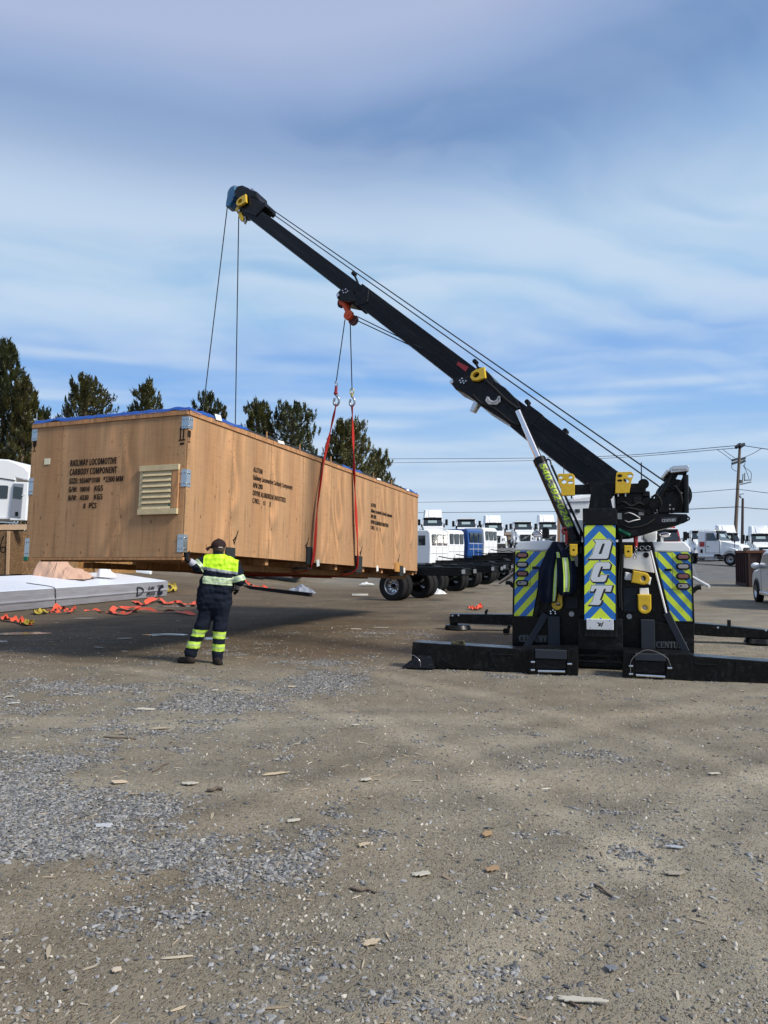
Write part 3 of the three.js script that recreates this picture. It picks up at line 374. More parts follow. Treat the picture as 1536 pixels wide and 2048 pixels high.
  link(1114.5, 1200, 0.13, 0.26, 0.015, -0.055, 0.045, 0, 0.1); link(1288.5, 1208, 0.155, 0.25, 0, -0.05, 0.05, 0, 0.06); link(1281.5, 1156, 0.15, 0.22, 0, -0.03, 0.05, Math.PI / 2 - 0.18, 0.06);
  TP('wear_pad', slab([[1279, 1176], [1297, 1176], [1299, 1195], [1278.5, 1195]], 0.05, 0.03, 0.012), M.white); TP('wear_pad', slab([[1250, 1145], [1252, 1144], [1264, 1147], [1263, 1161], [1250, 1160], [1248.5, 1157]], 0.07, 0.05, 0.014), M.white); TP('wear_pad', slab([[1297, 1153], [1303, 1155], [1300, 1170], [1294, 1168]], 0.07, 0.05, 0.012), M.white); TP('wear_pad', rod(t3(1289, 1213.5, 0.0), t3(1289, 1213.5, 0.06), 0.046, 0.046, 18), M.white); TP('wear_pad', rod(t3(1281, 1158.5, 0.0), t3(1281, 1158.5, 0.06), 0.046, 0.046, 18), M.white); TP('wear_pad', rod(t3(1116, 1204, 0.04), t3(1116, 1204, 0.1), 0.038, 0.038, 18), M.white);
  // yellow clamps beside the mast
  for (const x of [1147.5, 1256]) { const c = t3(x, x < 1200 ? 1100 : 1103, 0.3), o = TP('roller_clamp', [ext([[-0.055, 0.085], [0.055, 0.085], [0.055, -0.06], [0.03, -0.09], [-0.03, -0.09], [-0.055, -0.06]], 0.1, 0.012, [[0, 0.0, 0.03, 0.026]]).translate(c.x, c.y, c.z)], M.yellow); part('clamp_pad', B(0.06, 0.02, 0.06, c.x, c.y - 0.035, c.z + 0.05), M.white, o); TP('bracket', [B(0.16, 0.04, 0.1, c.x, c.y + 0.11, c.z), B(0.03, 0.1, 0.06, c.x + (x < 1200 ? 0.1 : -0.09), c.y, c.z)], M.black); }
  // red chain binders on both sides of the mast
  for (const [x, y] of [[1134, 1072], [1271.5, 1078]]) { const o = TP('chain_hook', [rod(t3(x, y - 10, 0.1), t3(x, y + 18, 0.1), 0.035, 0.025, 12)], M.red); for (let i = 0; i < 5; i++) part('chain_link', new THREE.TorusGeometry(0.022, 0.006, 6, 12).rotateY(i % 2 ? 1.57 : 0.4).translate(...t3(x + 1 - i * 0.6, y + 18 + i * 4.5, 0.12).toArray()), M.steel, o); part('hook_head', [new THREE.TorusGeometry(0.045, 0.018, 8, 16, 4.4).translate(...t3(x - 3, y - 10, 0.1).toArray())], M.red, o); }
  TP('hydraulic_hose', rod(t3(1238, 1060, 0.2), t3(1260, 1071, 0.24), 0.03, 0.026, 12), M.green);

  // centre mast with chevrons and lettering
  const mw = 0.42, mast = TP('mast', [rect(1167, 1016, 1233, 1275, mw - 0.006, 0.45, 0.015), slab([[1166.5, 1022], [1171, 1017.5], [1231, 1016], [1234, 1020], [1234, 1050], [1166.5, 1050]], mw + 0.012, 0.5, 0.012), rect(1156, 1238, 1246, 1312, mw - 0.12, 0.3, 0.015)], M.satin);
  const PZ = ([x, y]) => [1120 + x / 8.535, 1040 + y / 8.535];
  const letters = { D: [[590, 335], [845, 335], [885, 375], [820, 640], [790, 660], [500, 660], [562, 590], [625, 385]], C: [[645, 720], [830, 720], [858, 755], [840, 832], [722, 832], [735, 792], [703, 792], [640, 970], [682, 970], [695, 938], [802, 938], [772, 1032], [742, 1052], [562, 1052], [525, 1003], [590, 768]], T: [[545, 1115], [880, 1115], [852, 1218], [762, 1218], [778, 1170], [742, 1170], [672, 1365], [704, 1368], [680, 1428], [650, 1448], [500, 1446], [548, 1395], [625, 1172], [598, 1172], [570, 1218], [518, 1215]] }, hole = [[732, 400], [772, 400], [712, 580], [664, 580]];
  const face = [[1169, 1050.5], [1231, 1050.5], [1231, 1240], [1169, 1240]];
  const pm = print(face, mw, (x) => {
    x.fillStyle = BLUE; x.fillRect(1160, 1040, 80, 210); x.fillStyle = LIME;
    for (let k = -2; k < 8; k++) { const y = 1062.3 + k * 38.2; x.beginPath(); x.moveTo(1200, y); x.lineTo(1240, y + 43); x.lineTo(1240, y + 62); x.lineTo(1200, y + 19); x.lineTo(1160, y + 62); x.lineTo(1160, y + 43); x.fill(); }
    const path = (pts, dx = 0, dy = 0) => { x.beginPath(); pts.forEach((p, i) => { const q = PZ(p); i ? x.lineTo(q[0] + dx, q[1] + dy) : x.moveTo(q[0] + dx, q[1] + dy); }); x.closePath(); };
    x.lineJoin = 'miter';
    for (const k of 'DCT') { x.fillStyle = x.strokeStyle = '#c9d38a'; x.lineWidth = 5; path(letters[k], 0.6, 0.8); x.stroke(); x.fillStyle = x.strokeStyle = '#0a0c0e'; x.lineWidth = 3.4; path(letters[k], 0.7, 0.9); x.stroke(); path(letters[k], 1.4, 1.6); x.fill(); x.stroke(); x.fillStyle = '#cdd2d8'; path(letters[k]); x.fill(); }
    x.fillStyle = '#0a0c0e'; path(hole); x.fill();
  }, 9); part('chevron_panel', pm[0], pm[1], mast);
  const plate = part('number_plate', rect(1173, 1238, 1227, 1259.5, mw + 0.02, 0.012, 0.006), M.white, mast);
  const pp = print([[1174, 1239], [1226, 1239], [1226, 1258.5], [1174, 1258.5]], mw + 0.0215, (x) => { x.fillStyle = '#c9ccd2'; x.fillRect(1170, 1235, 60, 30); const s = (p) => { x.beginPath(); p.forEach((q, i) => (i ? x.lineTo(...PZ(q)) : x.moveTo(...PZ(q)))); x.fill(); }; x.fillStyle = '#15171a'; s([[622, 1752], [668, 1752], [690, 1778], [672, 1812], [648, 1822], [664, 1782], [648, 1768]]); s([[690, 1755], [706, 1755], [690, 1808], [672, 1816]]); s([[718, 1750], [732, 1748], [706, 1812], [694, 1812]]); s([[738, 1738], [750, 1732], [712, 1830], [702, 1822]]); x.fillStyle = '#7d8086'; for (const q of [[516, 1715], [846, 1722], [516, 1840], [846, 1852]]) { x.beginPath(); x.arc(...PZ(q), 1.2, 0, 7); x.fill(); } }, 12); part('emblem', pp[0], pp[1], mast);
  // head above the mast: waisted column, cross arms
  TP('mast_head', [slab([[1177, 1018], [1181, 990], [1177, 972], [1174, 964], [1232, 964], [1228, 985], [1221, 995], [1226, 1018]], mw - 0.08, 0.4, 0.012)], M.boom);
  TP('cross_arm', rect(1146, 969, 1180, 988, mw - 0.2, 0.16, 0.01), M.satin); TP('cross_arm', rect(1226, 967, 1292, 986, mw - 0.2, 0.16, 0.01), M.satin);
  TP('pulley', rod(t3(1287, 968, mw - 0.34), t3(1287, 968, mw - 0.16), 0.075, 0.075, 24), M.black);
  const yoke = (pts, holes) => { const o = TP('fairlead_plate', slab(pts, mw, 0.1, 0.004, holes.map((h) => [...tl(h[0], h[1], mw), h[2] * 1.3, h[3] * 1.35, h[4]])), M.yellow); return o; };
  yoke([[1115, 949], [1119, 947.2], [1144, 947], [1149, 951], [1149.2, 990.5], [1123, 991.5], [1121.5, 976], [1116.5, 965]], [[1121, 954.5, 0.026, 0.019, -0.2], [1141, 954.2, 0.026, 0.019, 0.1], [1128, 963.3, 0.03, 0.024], [1140.8, 964.8, 0.033, 0.018]]);
  yoke([[1233, 945.5], [1236, 944], [1263, 943.4], [1268, 949], [1263, 962], [1258.5, 985.5], [1230.5, 986.5], [1231.5, 955]], [[1239.5, 951.5, 0.03, 0.02, 0], [1260.5, 951.5, 0.03, 0.021, 0.2], [1239.5, 961, 0.031, 0.016], [1252.5, 961, 0.036, 0.022, -0.4]]);
  for (const x of [1236.5, 1251]) TP('stud', rod(t3(x, 985, mw - 0.06), t3(x, 993, mw - 0.06), 0.012), M.steel);
  TP('stud', rod(t3(1143, 989, mw - 0.06), t3(1143, 997, mw - 0.06), 0.01), M.black);
  TP('antenna', rod(t3(1127.5, 947, 0.1), t3(1127.5, 926, 0.1), 0.006), M.black); TP('antenna', rod(t3(1283, 962, 0.1), t3(1282.5, 925, 0.1), 0.008), M.black);

  // winch deck on the counterweight side
  const deck = TP('winch_deck', [slab([[1230, 984], [1264, 983], [1284, 984], [1298, 986], [1302, 1000], [1304, 1026], [1374, 1028], [1377, 1033], [1372, 1044], [1352, 1052], [1318, 1060], [1292, 1068], [1262, 1076], [1232, 1078]], 0.16, 0.95, 0.02)], M.black);
  part('lug', slab([[1364, 1031], [1375, 1031], [1380.5, 1035], [1380, 1040], [1366, 1047], [1356, 1046]], 0.2, 0.06, 0.008, [[...tl(1376.5, 1037.2, 0.2), 0.018]]), M.black, deck);
  const nm = print([[1322, 1035], [1354, 1033.5], [1354, 1043], [1322, 1044.5]], 0.165, (c) => { c.fillStyle = '#08090a'; c.fillRect(1300, 1020, 80, 40); c.fillStyle = '#b8bdc2'; c.font = 'bold 7px serif'; c.save(); c.translate(1324, 1043.6); c.rotate(-0.045); const m = c.measureText('CENTURY').width; c.scale(28 / m, 1.15); c.fillText('CENTURY', 0, 0); c.restore(); }, 14); part('maker_name', nm[0], nm[1], deck);
  part('sticker', rect(1235, 1026, 1243.5, 1038.5, 0.168, 0.004), std(0.5, 0.5, 0.5, 0.6), deck); part('sticker', rect(1277.5, 1024, 1288, 1030.5, 0.168, 0.004), std(0.5, 0.5, 0.5, 0.6), deck);
  part('control_cable', [tube([t3(1250, 1027, 0.2), t3(1258, 1025.4, 0.26), t3(1268, 1029, 0.26), t3(1280, 1036, 0.2)], 0.008, 20), tube([t3(1250, 1041, 0.2), t3(1257, 1044, 0.25), t3(1268, 1041, 0.25), t3(1280, 1038.5, 0.2)], 0.008, 20)], std(0.6, 0.6, 0.6, 0.4), deck);
  const wc = t3(1346, 993, -0.42); part('winch_drum', [rod(V(wc.x, wc.y, wc.z - 0.28), V(wc.x, wc.y, wc.z - 0.24), 0.24, 0.24, 40), rod(V(wc.x, wc.y, wc.z + 0.2), V(wc.x, wc.y, wc.z + 0.24), 0.24, 0.24, 40), rod(V(wc.x, wc.y, wc.z - 0.26), V(wc.x, wc.y, wc.z + 0.22), 0.17, 0.17, 32), rod(V(wc.x, wc.y, wc.z + 0.24), V(wc.x, wc.y, wc.z + 0.3), 0.1, 0.08, 24)], M.black, deck);
  const coil = []; for (let i = 0; i < 14; i++) coil.push(new THREE.TorusGeometry(0.2, 0.014, 6, 40).translate(wc.x, wc.y, wc.z - 0.22 + i * 0.03)); part('wound_cable', coil, M.wire, deck);
  part('gearbox', [rod(V(...t3(1290, 1003, 0.16).toArray()), V(...t3(1290, 1003, 0.24).toArray()), 0.06, 0.05, 20), rect(1316, 1012, 1340, 1027, 0.1, 0.3, 0.02)], M.black, deck);
  for (const [x, y] of [[1340, 1018], [1347, 1018], [1340, 1010], [1363, 986]]) part('bolt', rod(t3(x, y, 0.1), t3(x, y, 0.2), 0.014, 0.014, 8), M.steel, deck);
  for (const [pts, r] of [[[[1236, 1010, 0.22], [1246, 1004, 0.26], [1262, 1012, 0.26], [1278, 1006, 0.24], [1296, 1016, 0.2]], 0.016], [[[1238, 1020, 0.22], [1256, 1016, 0.27], [1276, 1020, 0.24], [1300, 1028, 0.18]], 0.014], [[[1300, 1000, 0.1], [1312, 990, 0.2], [1322, 1004, 0.24], [1318, 1022, 0.2]], 0.016], [[[1240, 1050, 0.2], [1262, 1056, 0.26], [1290, 1050, 0.24], [1310, 1038, 0.18]], 0.013], [[[1356, 1020, 0.1], [1364, 1004, 0.22], [1360, 986, 0.2], [1350, 972, 0.1]], 0.015]]) part('hydraulic_hose', tube(pts.map((p) => t3(...p)), r, 24, 8), M.rubber, deck);
  part('valve_block', [rect(1266, 994, 1282, 1006, 0.24, 0.14, 0.01)], M.satin, deck); part('deck_rib', [rect(1232, 1013, 1304, 1015, 0.175, 0.03, 0.004)], M.satin, deck); part('deck_rib', [rect(1303, 1046, 1358, 1047.5, 0.175, 0.03, 0.004)], M.satin, deck); part('motor', [rod(t3(1306, 1008, -0.2), t3(1306, 1008, 0.2), 0.085, 0.085, 20), rod(t3(1306, 1008, 0.2), t3(1306, 1008, 0.25), 0.05, 0.05, 16)], M.satin, deck);
  part('drum_cover', [slab([[1316, 1026], [1316, 1000], [1326, 982], [1340, 972], [1356, 970], [1370, 980], [1372, 1026]], 0.02, 0.04, 0.006)], M.black, deck); part('bracket', [rect(1284, 982, 1300, 994, 0.2, 0.2, 0.02)], M.black, deck);
  for (const [x, y] of [[1322, 1020], [1330, 990], [1350, 978], [1366, 992], [1366, 1018]]) part('bolt', rod(t3(x, y, 0.02), t3(x, y, 0.04), 0.014, 0.012, 6), M.satin, deck);
  for (const s of [[[1162, 1060], [1160, 1100], [1163, 1150], [1161, 1200]], [[1238, 1066], [1240, 1110], [1237, 1160], [1239, 1215]], [[1242, 1070], [1243, 1120], [1241, 1170], [1243, 1220]]]) TP('hydraulic_hose', tube(s.map((p) => t3(p[0], p[1], 0.16)), 0.017, 20, 8), M.rubber);
  const rack = TP('winch_guard', [rod(t3(1304, 1026, 0.14), t3(1345, 944, 0.1), 0.035), rod(t3(1312, 1026, -0.45), t3(1352, 944, -0.35), 0.03), rod(t3(1372, 1026, 0.1), t3(1371, 950, 0.1), 0.04), rod(t3(1371, 950, 0.1), t3(1352, 985, 0.05), 0.022), rod(t3(1345, 946, 0.1), t3(1373, 946, 0.1), 0.03), rod(t3(1354, 948, 0.08), t3(1339, 975, 0.08), 0.02), rod(t3(1371, 976, 0.05), t3(1322, 982, 0.05), 0.02)], M.black);
  part('work_lamp', rect(1375, 984, 1381, 997, 0.1, 0.09, 0.01), M.black, rack);
  const bar1 = TP('light_bar', slab([[1340, 935.5], [1347, 931.5], [1376, 930], [1378.5, 933], [1378, 942], [1341, 946]], 0.16, 0.3, 0.01), M.alum); part('lamp_lens', rect(1344, 936.5, 1374, 940.5, 0.168, 0.02), M.clearLens, bar1);
  const lb2 = TP('light_bar', [bar(t3(1329, 958, 0.05), t3(1342, 941, 0.1), 0.2, 0.04, UP, 0.01)], M.alum); part('bracket', rod(t3(1330, 962, 0.0), t3(1333, 956, 0.0), 0.03), M.black, lb2);

  // rear stabiliser legs: hinged boxes, long beams flat on the ground, pins and lanyards
  const bw = 0.85;
  const boxL = TP('stabiliser_box', [slab([[1058, 1297], [1155, 1297], [1156, 1353], [1056, 1349]], bw, 0.42, 0.012)], M.black), boxR = TP('stabiliser_box', [slab([[1245.5, 1302], [1387, 1309], [1387.5, 1363], [1245.5, 1357]], bw, 0.42, 0.012)], M.black);
  for (const [o, a] of [[boxL, [1070, 1300, 1133, 1318, 1342, 1076, 1130]], [boxR, [1270, 1308, 1331, 1322, 1350, 1272, 1330]]]) {
    part('hinge_plate', rect(a[0], a[1], a[2], a[3], bw + 0.06, 0.08), M.slate, o); part('hinge_plate', [rect(a[0], a[3] + 1, a[2], a[4] - 4, bw + 0.02, 0.04)], M.satin, o);
    part('pin', rod(t3(a[5], a[4], bw + 0.06), t3(a[6], a[4] + (o === boxR ? 3.5 : 1), bw + 0.06), 0.018), M.chrome, o);
    const x0 = a[5] - 11, x1 = a[6] + 8; part('pin', [rod(t3(x0 - 3, a[4] - 18, bw + 0.06), t3(x0 + 5, a[4] - 18, bw + 0.06), 0.015), rod(t3(x0 - 3, a[4] - 2, bw + 0.06), t3(x0 + 5, a[4] - 2, bw + 0.06), 0.015), rod(t3(x1 - 3, a[4] - 14, bw + 0.06), t3(x1 + 6, a[4] - 14, bw + 0.06), 0.015)], M.chrome, o);
    part('hinge_lug', [rect(a[0] - 6, a[1] + 2, a[0] - 1, a[4] + 3, bw + 0.05, 0.08), rect(a[2] + 1, a[1] + 2, a[2] + 6, a[4] + 4, bw + 0.05, 0.08)], M.black, o);
    if (o === boxR) part('lanyard', tube([t3(x0, a[4] - 4, bw + 0.1), t3(x0 + 2, a[1] + 12, bw + 0.12), t3((x0 + x1) / 2 - 6, a[1] - 8, bw + 0.1), t3(x1 - 4, a[1] + 8, bw + 0.12), t3(x1 + 3, a[4] - 18, bw + 0.1)], 0.004, 30), std(0.16, 0.16, 0.16, 0.5), o);
  }
  const beam = (x, len, w, h, name, extra = []) => TP(name, [B(Math.abs(len), h, w, x + len / 2, 0.02 + h / 2, bw - w / 2, 0, 0, 0, 0.012), ...extra], M.black);
  const lx = tl(1058, 1320, bw)[0], lEnd = tl(825, 1308, bw)[0], rx = tl(1387, 1335, bw)[0];
  const bl = TP('stabiliser_beam', [slab([[825, 1284], [1060, 1299], [1060, 1350], [990, 1346], [978, 1342], [905, 1336], [822, 1328]], bw - 0.04, 0.3, 0.012)], M.black), br = TP('stabiliser_beam', [slab([[1386, 1312], [1560, 1325], [1560, 1372], [1386, 1364]], bw - 0.04, 0.3, 0.012)], M.black);
  part('weld_rib', [rect(982, 1308, 1024, 1310.5, bw - 0.025, 0.03), bar(t3(980, 1300, bw - 0.03), t3(991, 1333, bw - 0.03), 0.02, 0.02), bar(t3(1048, 1300, bw - 0.03), t3(1051, 1316, bw - 0.03), 0.02, 0.02), rect(949.5, 1298, 950.5, 1320, bw - 0.03, 0.03), bar(t3(884, 1318, bw - 0.03), t3(905, 1329, bw - 0.03), 0.02, 0.02)], M.satin, bl);
  part('weld_rib', [rect(1389, 1328, 1436, 1330.5, bw - 0.025, 0.03), bar(t3(1430, 1345, bw - 0.03), t3(1425, 1356, bw - 0.03), 0.02, 0.02), bar(t3(1441, 1316, bw - 0.03), t3(1438, 1327, bw - 0.03), 0.02, 0.02), rect(1472, 1322, 1473.5, 1350, bw - 0.03, 0.03)], M.satin, br);
  part('tool', [bar(t3(903, 1287, bw - 0.1), t3(930, 1290, bw - 0.1), 0.08, 0.06, UP, 0.01), rod(t3(912, 1284, bw - 0.1), t3(928, 1283, bw - 0.06), 0.02)], std(0.07, 0.065, 0.04, 0.7), bl);
  part('foot', hexa([[-0.2, 0, -0.25], [0.28, 0, -0.25], [0.28, 0, 0.12], [-0.2, 0, 0.12]], [[0.02, 0.17, -0.12], [0.22, 0.17, -0.12], [0.22, 0.17, 0.05], [0.02, 0.17, 0.05]]).translate(lEnd + 0.05, 0.02, bw - 0.06), M.satin, bl);
  part('lanyard', tube([t3(819, 1310, bw), t3(830, 1312, bw + 0.05), t3(840, 1323, bw + 0.06), t3(841, 1333, bw + 0.06)], 0.005, 16), M.steel, bl); part('pin', rod(t3(828, 1319, bw), t3(828, 1330, bw + 0.03), 0.012), M.chrome, bl);
  // front outriggers
  const fw = -4.6;
  const fl = TP('outrigger_beam', [slab([[900, 1228], [1028, 1229], [1028, 1252], [1000, 1250], [903, 1246]], fw, 0.28, 0.01)], M.black), fr = TP('outrigger_beam', [slab([[1385, 1246], [1438, 1250], [1550, 1262], [1550, 1278], [1440, 1274], [1385, 1270]], fw + 1.1, 0.28, 0.01)], M.black);
  part('foot', rod(V(tl(913, 1250, fw)[0], 0.02, fw - 0.14), V(tl(913, 1250, fw)[0], 0.1, fw - 0.14), 0.3, 0.26, 24), M.satin, fl); part('jack_leg', rod(V(tl(906, 1250, fw)[0], 0.05, fw - 0.14), t3(906, 1232, fw - 0.14), 0.09), M.black, fl); part('handle', [rod(t3(972, 1229, fw - 0.1), t3(972, 1221, fw - 0.1), 0.03), rod(t3(972, 1221, fw - 0.1), t3(976, 1221, fw - 0.1), 0.03)], M.black, fl); part('stop_block', [rect(1006, 1258, 1018, 1267, fw + 0.6, 0.2), rod(t3(1014, 1262, fw + 0.5), t3(1020, 1250, fw + 0.5), 0.03)], M.black, fl);
  part('foot', rod(V(tl(1526, 1283, fw + 1.1)[0], 0.04, fw + 0.96), V(tl(1526, 1283, fw + 1.1)[0], 0.12, fw + 0.96), 0.3, 0.26, 24), M.satin, fr); part('jack_leg', rod(V(tl(1532, 1283, fw + 1.1)[0], 0.08, fw + 0.96), t3(1532, 1264, fw + 0.96), 0.09), M.black, fr); part('lug', rect(1455, 1240, 1462, 1253, fw + 1.1, 0.06), M.satin, fr);
  for (const [x, y] of [[905, 1231], [917, 1230.5], [1436, 1255], [1532, 1260.5]]) TP('bolt', rod(t3(x, y, x > 1200 ? fw + 1.1 : fw), t3(x, y, (x > 1200 ? fw + 1.1 : fw) + 0.02), 0.02, 0.02, 8), M.steel);
  // arms and rods at the flanks
  TP('flank_pole', rod(t3(1034, 1142, -0.1), t3(998.5, 1166, -0.3), 0.022), M.steel); TP('flank_pole', rod(t3(1381, 1153, -0.1), t3(1418.5, 1173.5, 0.1), 0.025), std(0.62, 0.62, 0.62, 0.4));
  TP('step_hook', [tube([t3(1032, 1176, -0.1), t3(1026, 1172, -0.1), t3(1020, 1166, -0.1), t3(1011.5, 1165.5, -0.1)], 0.03, 12, 8)], M.satin); TP('step_hook', [tube([t3(1384, 1184, -0.1), t3(1390, 1178, -0.1), t3(1395, 1175, -0.1), t3(1402, 1175, -0.1)], 0.035, 12, 8)], M.satin);
  TP('tie_wire', [tube([t3(1384, 1128, -0.1), t3(1390, 1143, -0.1), t3(1396, 1158, -0.1)], 0.006, 8)], M.steel); TP('tie_wire', [tube([t3(1029, 1122, -0.1), t3(1023, 1138, -0.1), t3(1019, 1150, -0.1)], 0.006, 8)], M.steel);
  // underlift beneath the mast, frame, axles and wheels
  TP('underlift', [rect(1112, 1296, 1290, 1312, 0.3, 0.5, 0.02), rect(1156, 1326, 1246, 1337, 0.2, 0.3, 0.02), rect(1156, 1311, 1246, 1313, 0.42, 0.02, 0)], M.black);
  TP('frame', [B(0.12, 0.3, 9, -0.45, 0.95, -4.6), B(0.12, 0.3, 9, 0.45, 0.95, -4.6), B(2.2, 0.5, 3, 0, 1.3, -2.4)], M.satin);
  // cab with sleeper, hood mirrors, exhaust stacks
  const cw = -5.2, cab = TP('cab', [slab([[1122, 1130], [1122, 1040], [1128, 1010], [1145, 992], [1180, 986], [1290, 986], [1315, 1040], [1315, 1130]], cw, 2.4, 0.08)], M.whiteFar);
  part('cab_window', rect(1134, 1018, 1146, 1025, cw + 0.02, 0.03), M.glass, cab); part('cab_window', rect(1150, 1018, 1160, 1025, cw + 0.02, 0.03), M.glass, cab); part('cab_panel', rect(1136, 1040, 1176, 1078, cw + 0.03, 0.04), M.alum, cab);
  part('cab_seam', rect(1124, 1003, 1180, 1004, cw + 0.02, 0.03), M.slate, cab);
  for (const x of [1124.5]) { const o = TP('exhaust_stack', rod(t3(x, 1095, -3.4), t3(x, 1026, -3.4), 0.095, 0.095, 20), M.steel); part('stack_tip', rod(t3(x, 1028, -3.4), t3(x - 1, 1020, -3.4), 0.1, 0.06, 16), M.black, o); }
  for (const [x, y, s] of [[1075, 1068.5, 1], [1330, 1069.5, 1]]) { const c = t3(x, y, -1.0), o = TP('hood_mirror', new THREE.SphereGeometry(1, 20, 12).scale(0.095, 0.048, 0.05).translate(c.x, c.y, c.z), M.black); part('mirror_glass', new THREE.SphereGeometry(1, 20, 12).scale(0.083, 0.037, 0.03).translate(c.x, c.y, c.z + 0.028), std(0.55, 0.52, 0.53, 0.12, 0.9), o); part('mirror_stem', rod(V(c.x - 0.04 * s, c.y - 0.03, c.z), V(c.x - 0.05 * s, c.y - 0.14, c.z), 0.02), M.white, o); }
  TP('side_mirror', rect(1084, 1054, 1098, 1078, -1.6, 0.12, 0.03), M.black); TP('side_mirror', rect(1313, 1066, 1326, 1084, -1.6, 0.12, 0.03), M.black);
  TP('tool_locker', slab([[1286, 1076], [1286, 1068], [1314, 1063], [1314, 1080], [1298, 1090]], -0.9, 0.6, 0.02), M.white);
}
// wheels, shared by the trucks of the yard: tyre with tread grooves, dished disc with hand holes
const tyreGeo = (R, W) => { const p = [], r0 = R * 0.56; p.push([r0, -W * 0.42], [R * 0.72, -W * 0.5], [R * 0.9, -W * 0.49], [R * 0.965, -W * 0.44]); for (let k = -3; k <= 3; k++) { const c = k * W * 0.125; p.push([R, c - W * 0.05], [R, c + W * 0.05], [R - 0.014, c + W * 0.055], [R - 0.014, c + W * 0.07]); } p.push([R * 0.965, W * 0.44], [R * 0.9, W * 0.49], [R * 0.72, W * 0.5], [r0, W * 0.42]); return new THREE.LatheGeometry(p.map((q) => new THREE.Vector2(q[0], q[1])), 40); };
const discGeo = (R, W, dish) => new THREE.LatheGeometry([[0.0, dish + 0.02], [R * 0.19, dish + 0.02], [R * 0.2, dish], [R * 0.3, dish - 0.01], [R * 0.42, dish + 0.02], [R * 0.47, dish + 0.0], [R * 0.53, W * 0.36], [R * 0.575, W * 0.44], [R * 0.59, W * 0.42]].map((q) => new THREE.Vector2(Math.max(0.001, q[0]), q[1])), 36);
const hubGeo = (R, dish) => { const gs = [rod(V(0, dish - 0.05, 0), V(0, dish + 0.1, 0), R * 0.17, R * 0.13, 18), rod(V(0, dish + 0.1, 0), V(0, dish + 0.13, 0), R * 0.09, R * 0.08, 14)]; for (let i = 0; i < 10; i++) { const a = i * Math.PI / 5; gs.push(rod(V(Math.cos(a) * R * 0.24, dish, Math.sin(a) * R * 0.24), V(Math.cos(a) * R * 0.24, dish + 0.045, Math.sin(a) * R * 0.24), 0.022, 0.018, 6)); } return gs; };
const holeGeo = (R, dish) => { const gs = []; for (let i = 0; i < 10; i++) { const a = (i + 0.5) * Math.PI / 5; gs.push(new THREE.CylinderGeometry(R * 0.05, R * 0.05, 0.012, 10).translate(Math.cos(a) * R * 0.385, dish + 0.016, Math.sin(a) * R * 0.385)); } return gs; };
const TYRE = tyreGeo(0.52, 0.28), DISC = discGeo(0.52, 0.28, -0.06), DISCO = discGeo(0.52, 0.28, 0.1), HUB = join(hubGeo(0.52, -0.04)), HOLES = join(holeGeo(0.52, -0.06));
// a wheel lying on the local y axis is turned so its outer face looks along +z or -z
function wheel(parent, x, y, z, out, tyreMat = M.rubber) {
  const q = new THREE.Mesh(TYRE, tyreMat); q.name = 'tyre'; q.position.set(x, y, z); q.rotation.x = out > 0 ? Math.PI / 2 : -Math.PI / 2; parent.add(q);
  const r = new THREE.Mesh(DISC, M.alum); r.name = 'rim'; q.add(r); const h = new THREE.Mesh(HUB, M.black); h.name = 'hub'; q.add(h); const k = new THREE.Mesh(HOLES, M.black); k.name = 'hand_hole'; q.add(k);
  for (const m of [q, r, h, k]) m.castShadow = m.receiveShadow = true; return q;
}
for (const z of [-1.5, -2.85]) for (const s of [-1, 1]) for (const k of [0, 1]) { const q = wheel(truck, s * (1.08 - k * 0.34), 0.54, z, 1); q.rotation.set(0, 0, s > 0 ? -Math.PI / 2 : Math.PI / 2); }

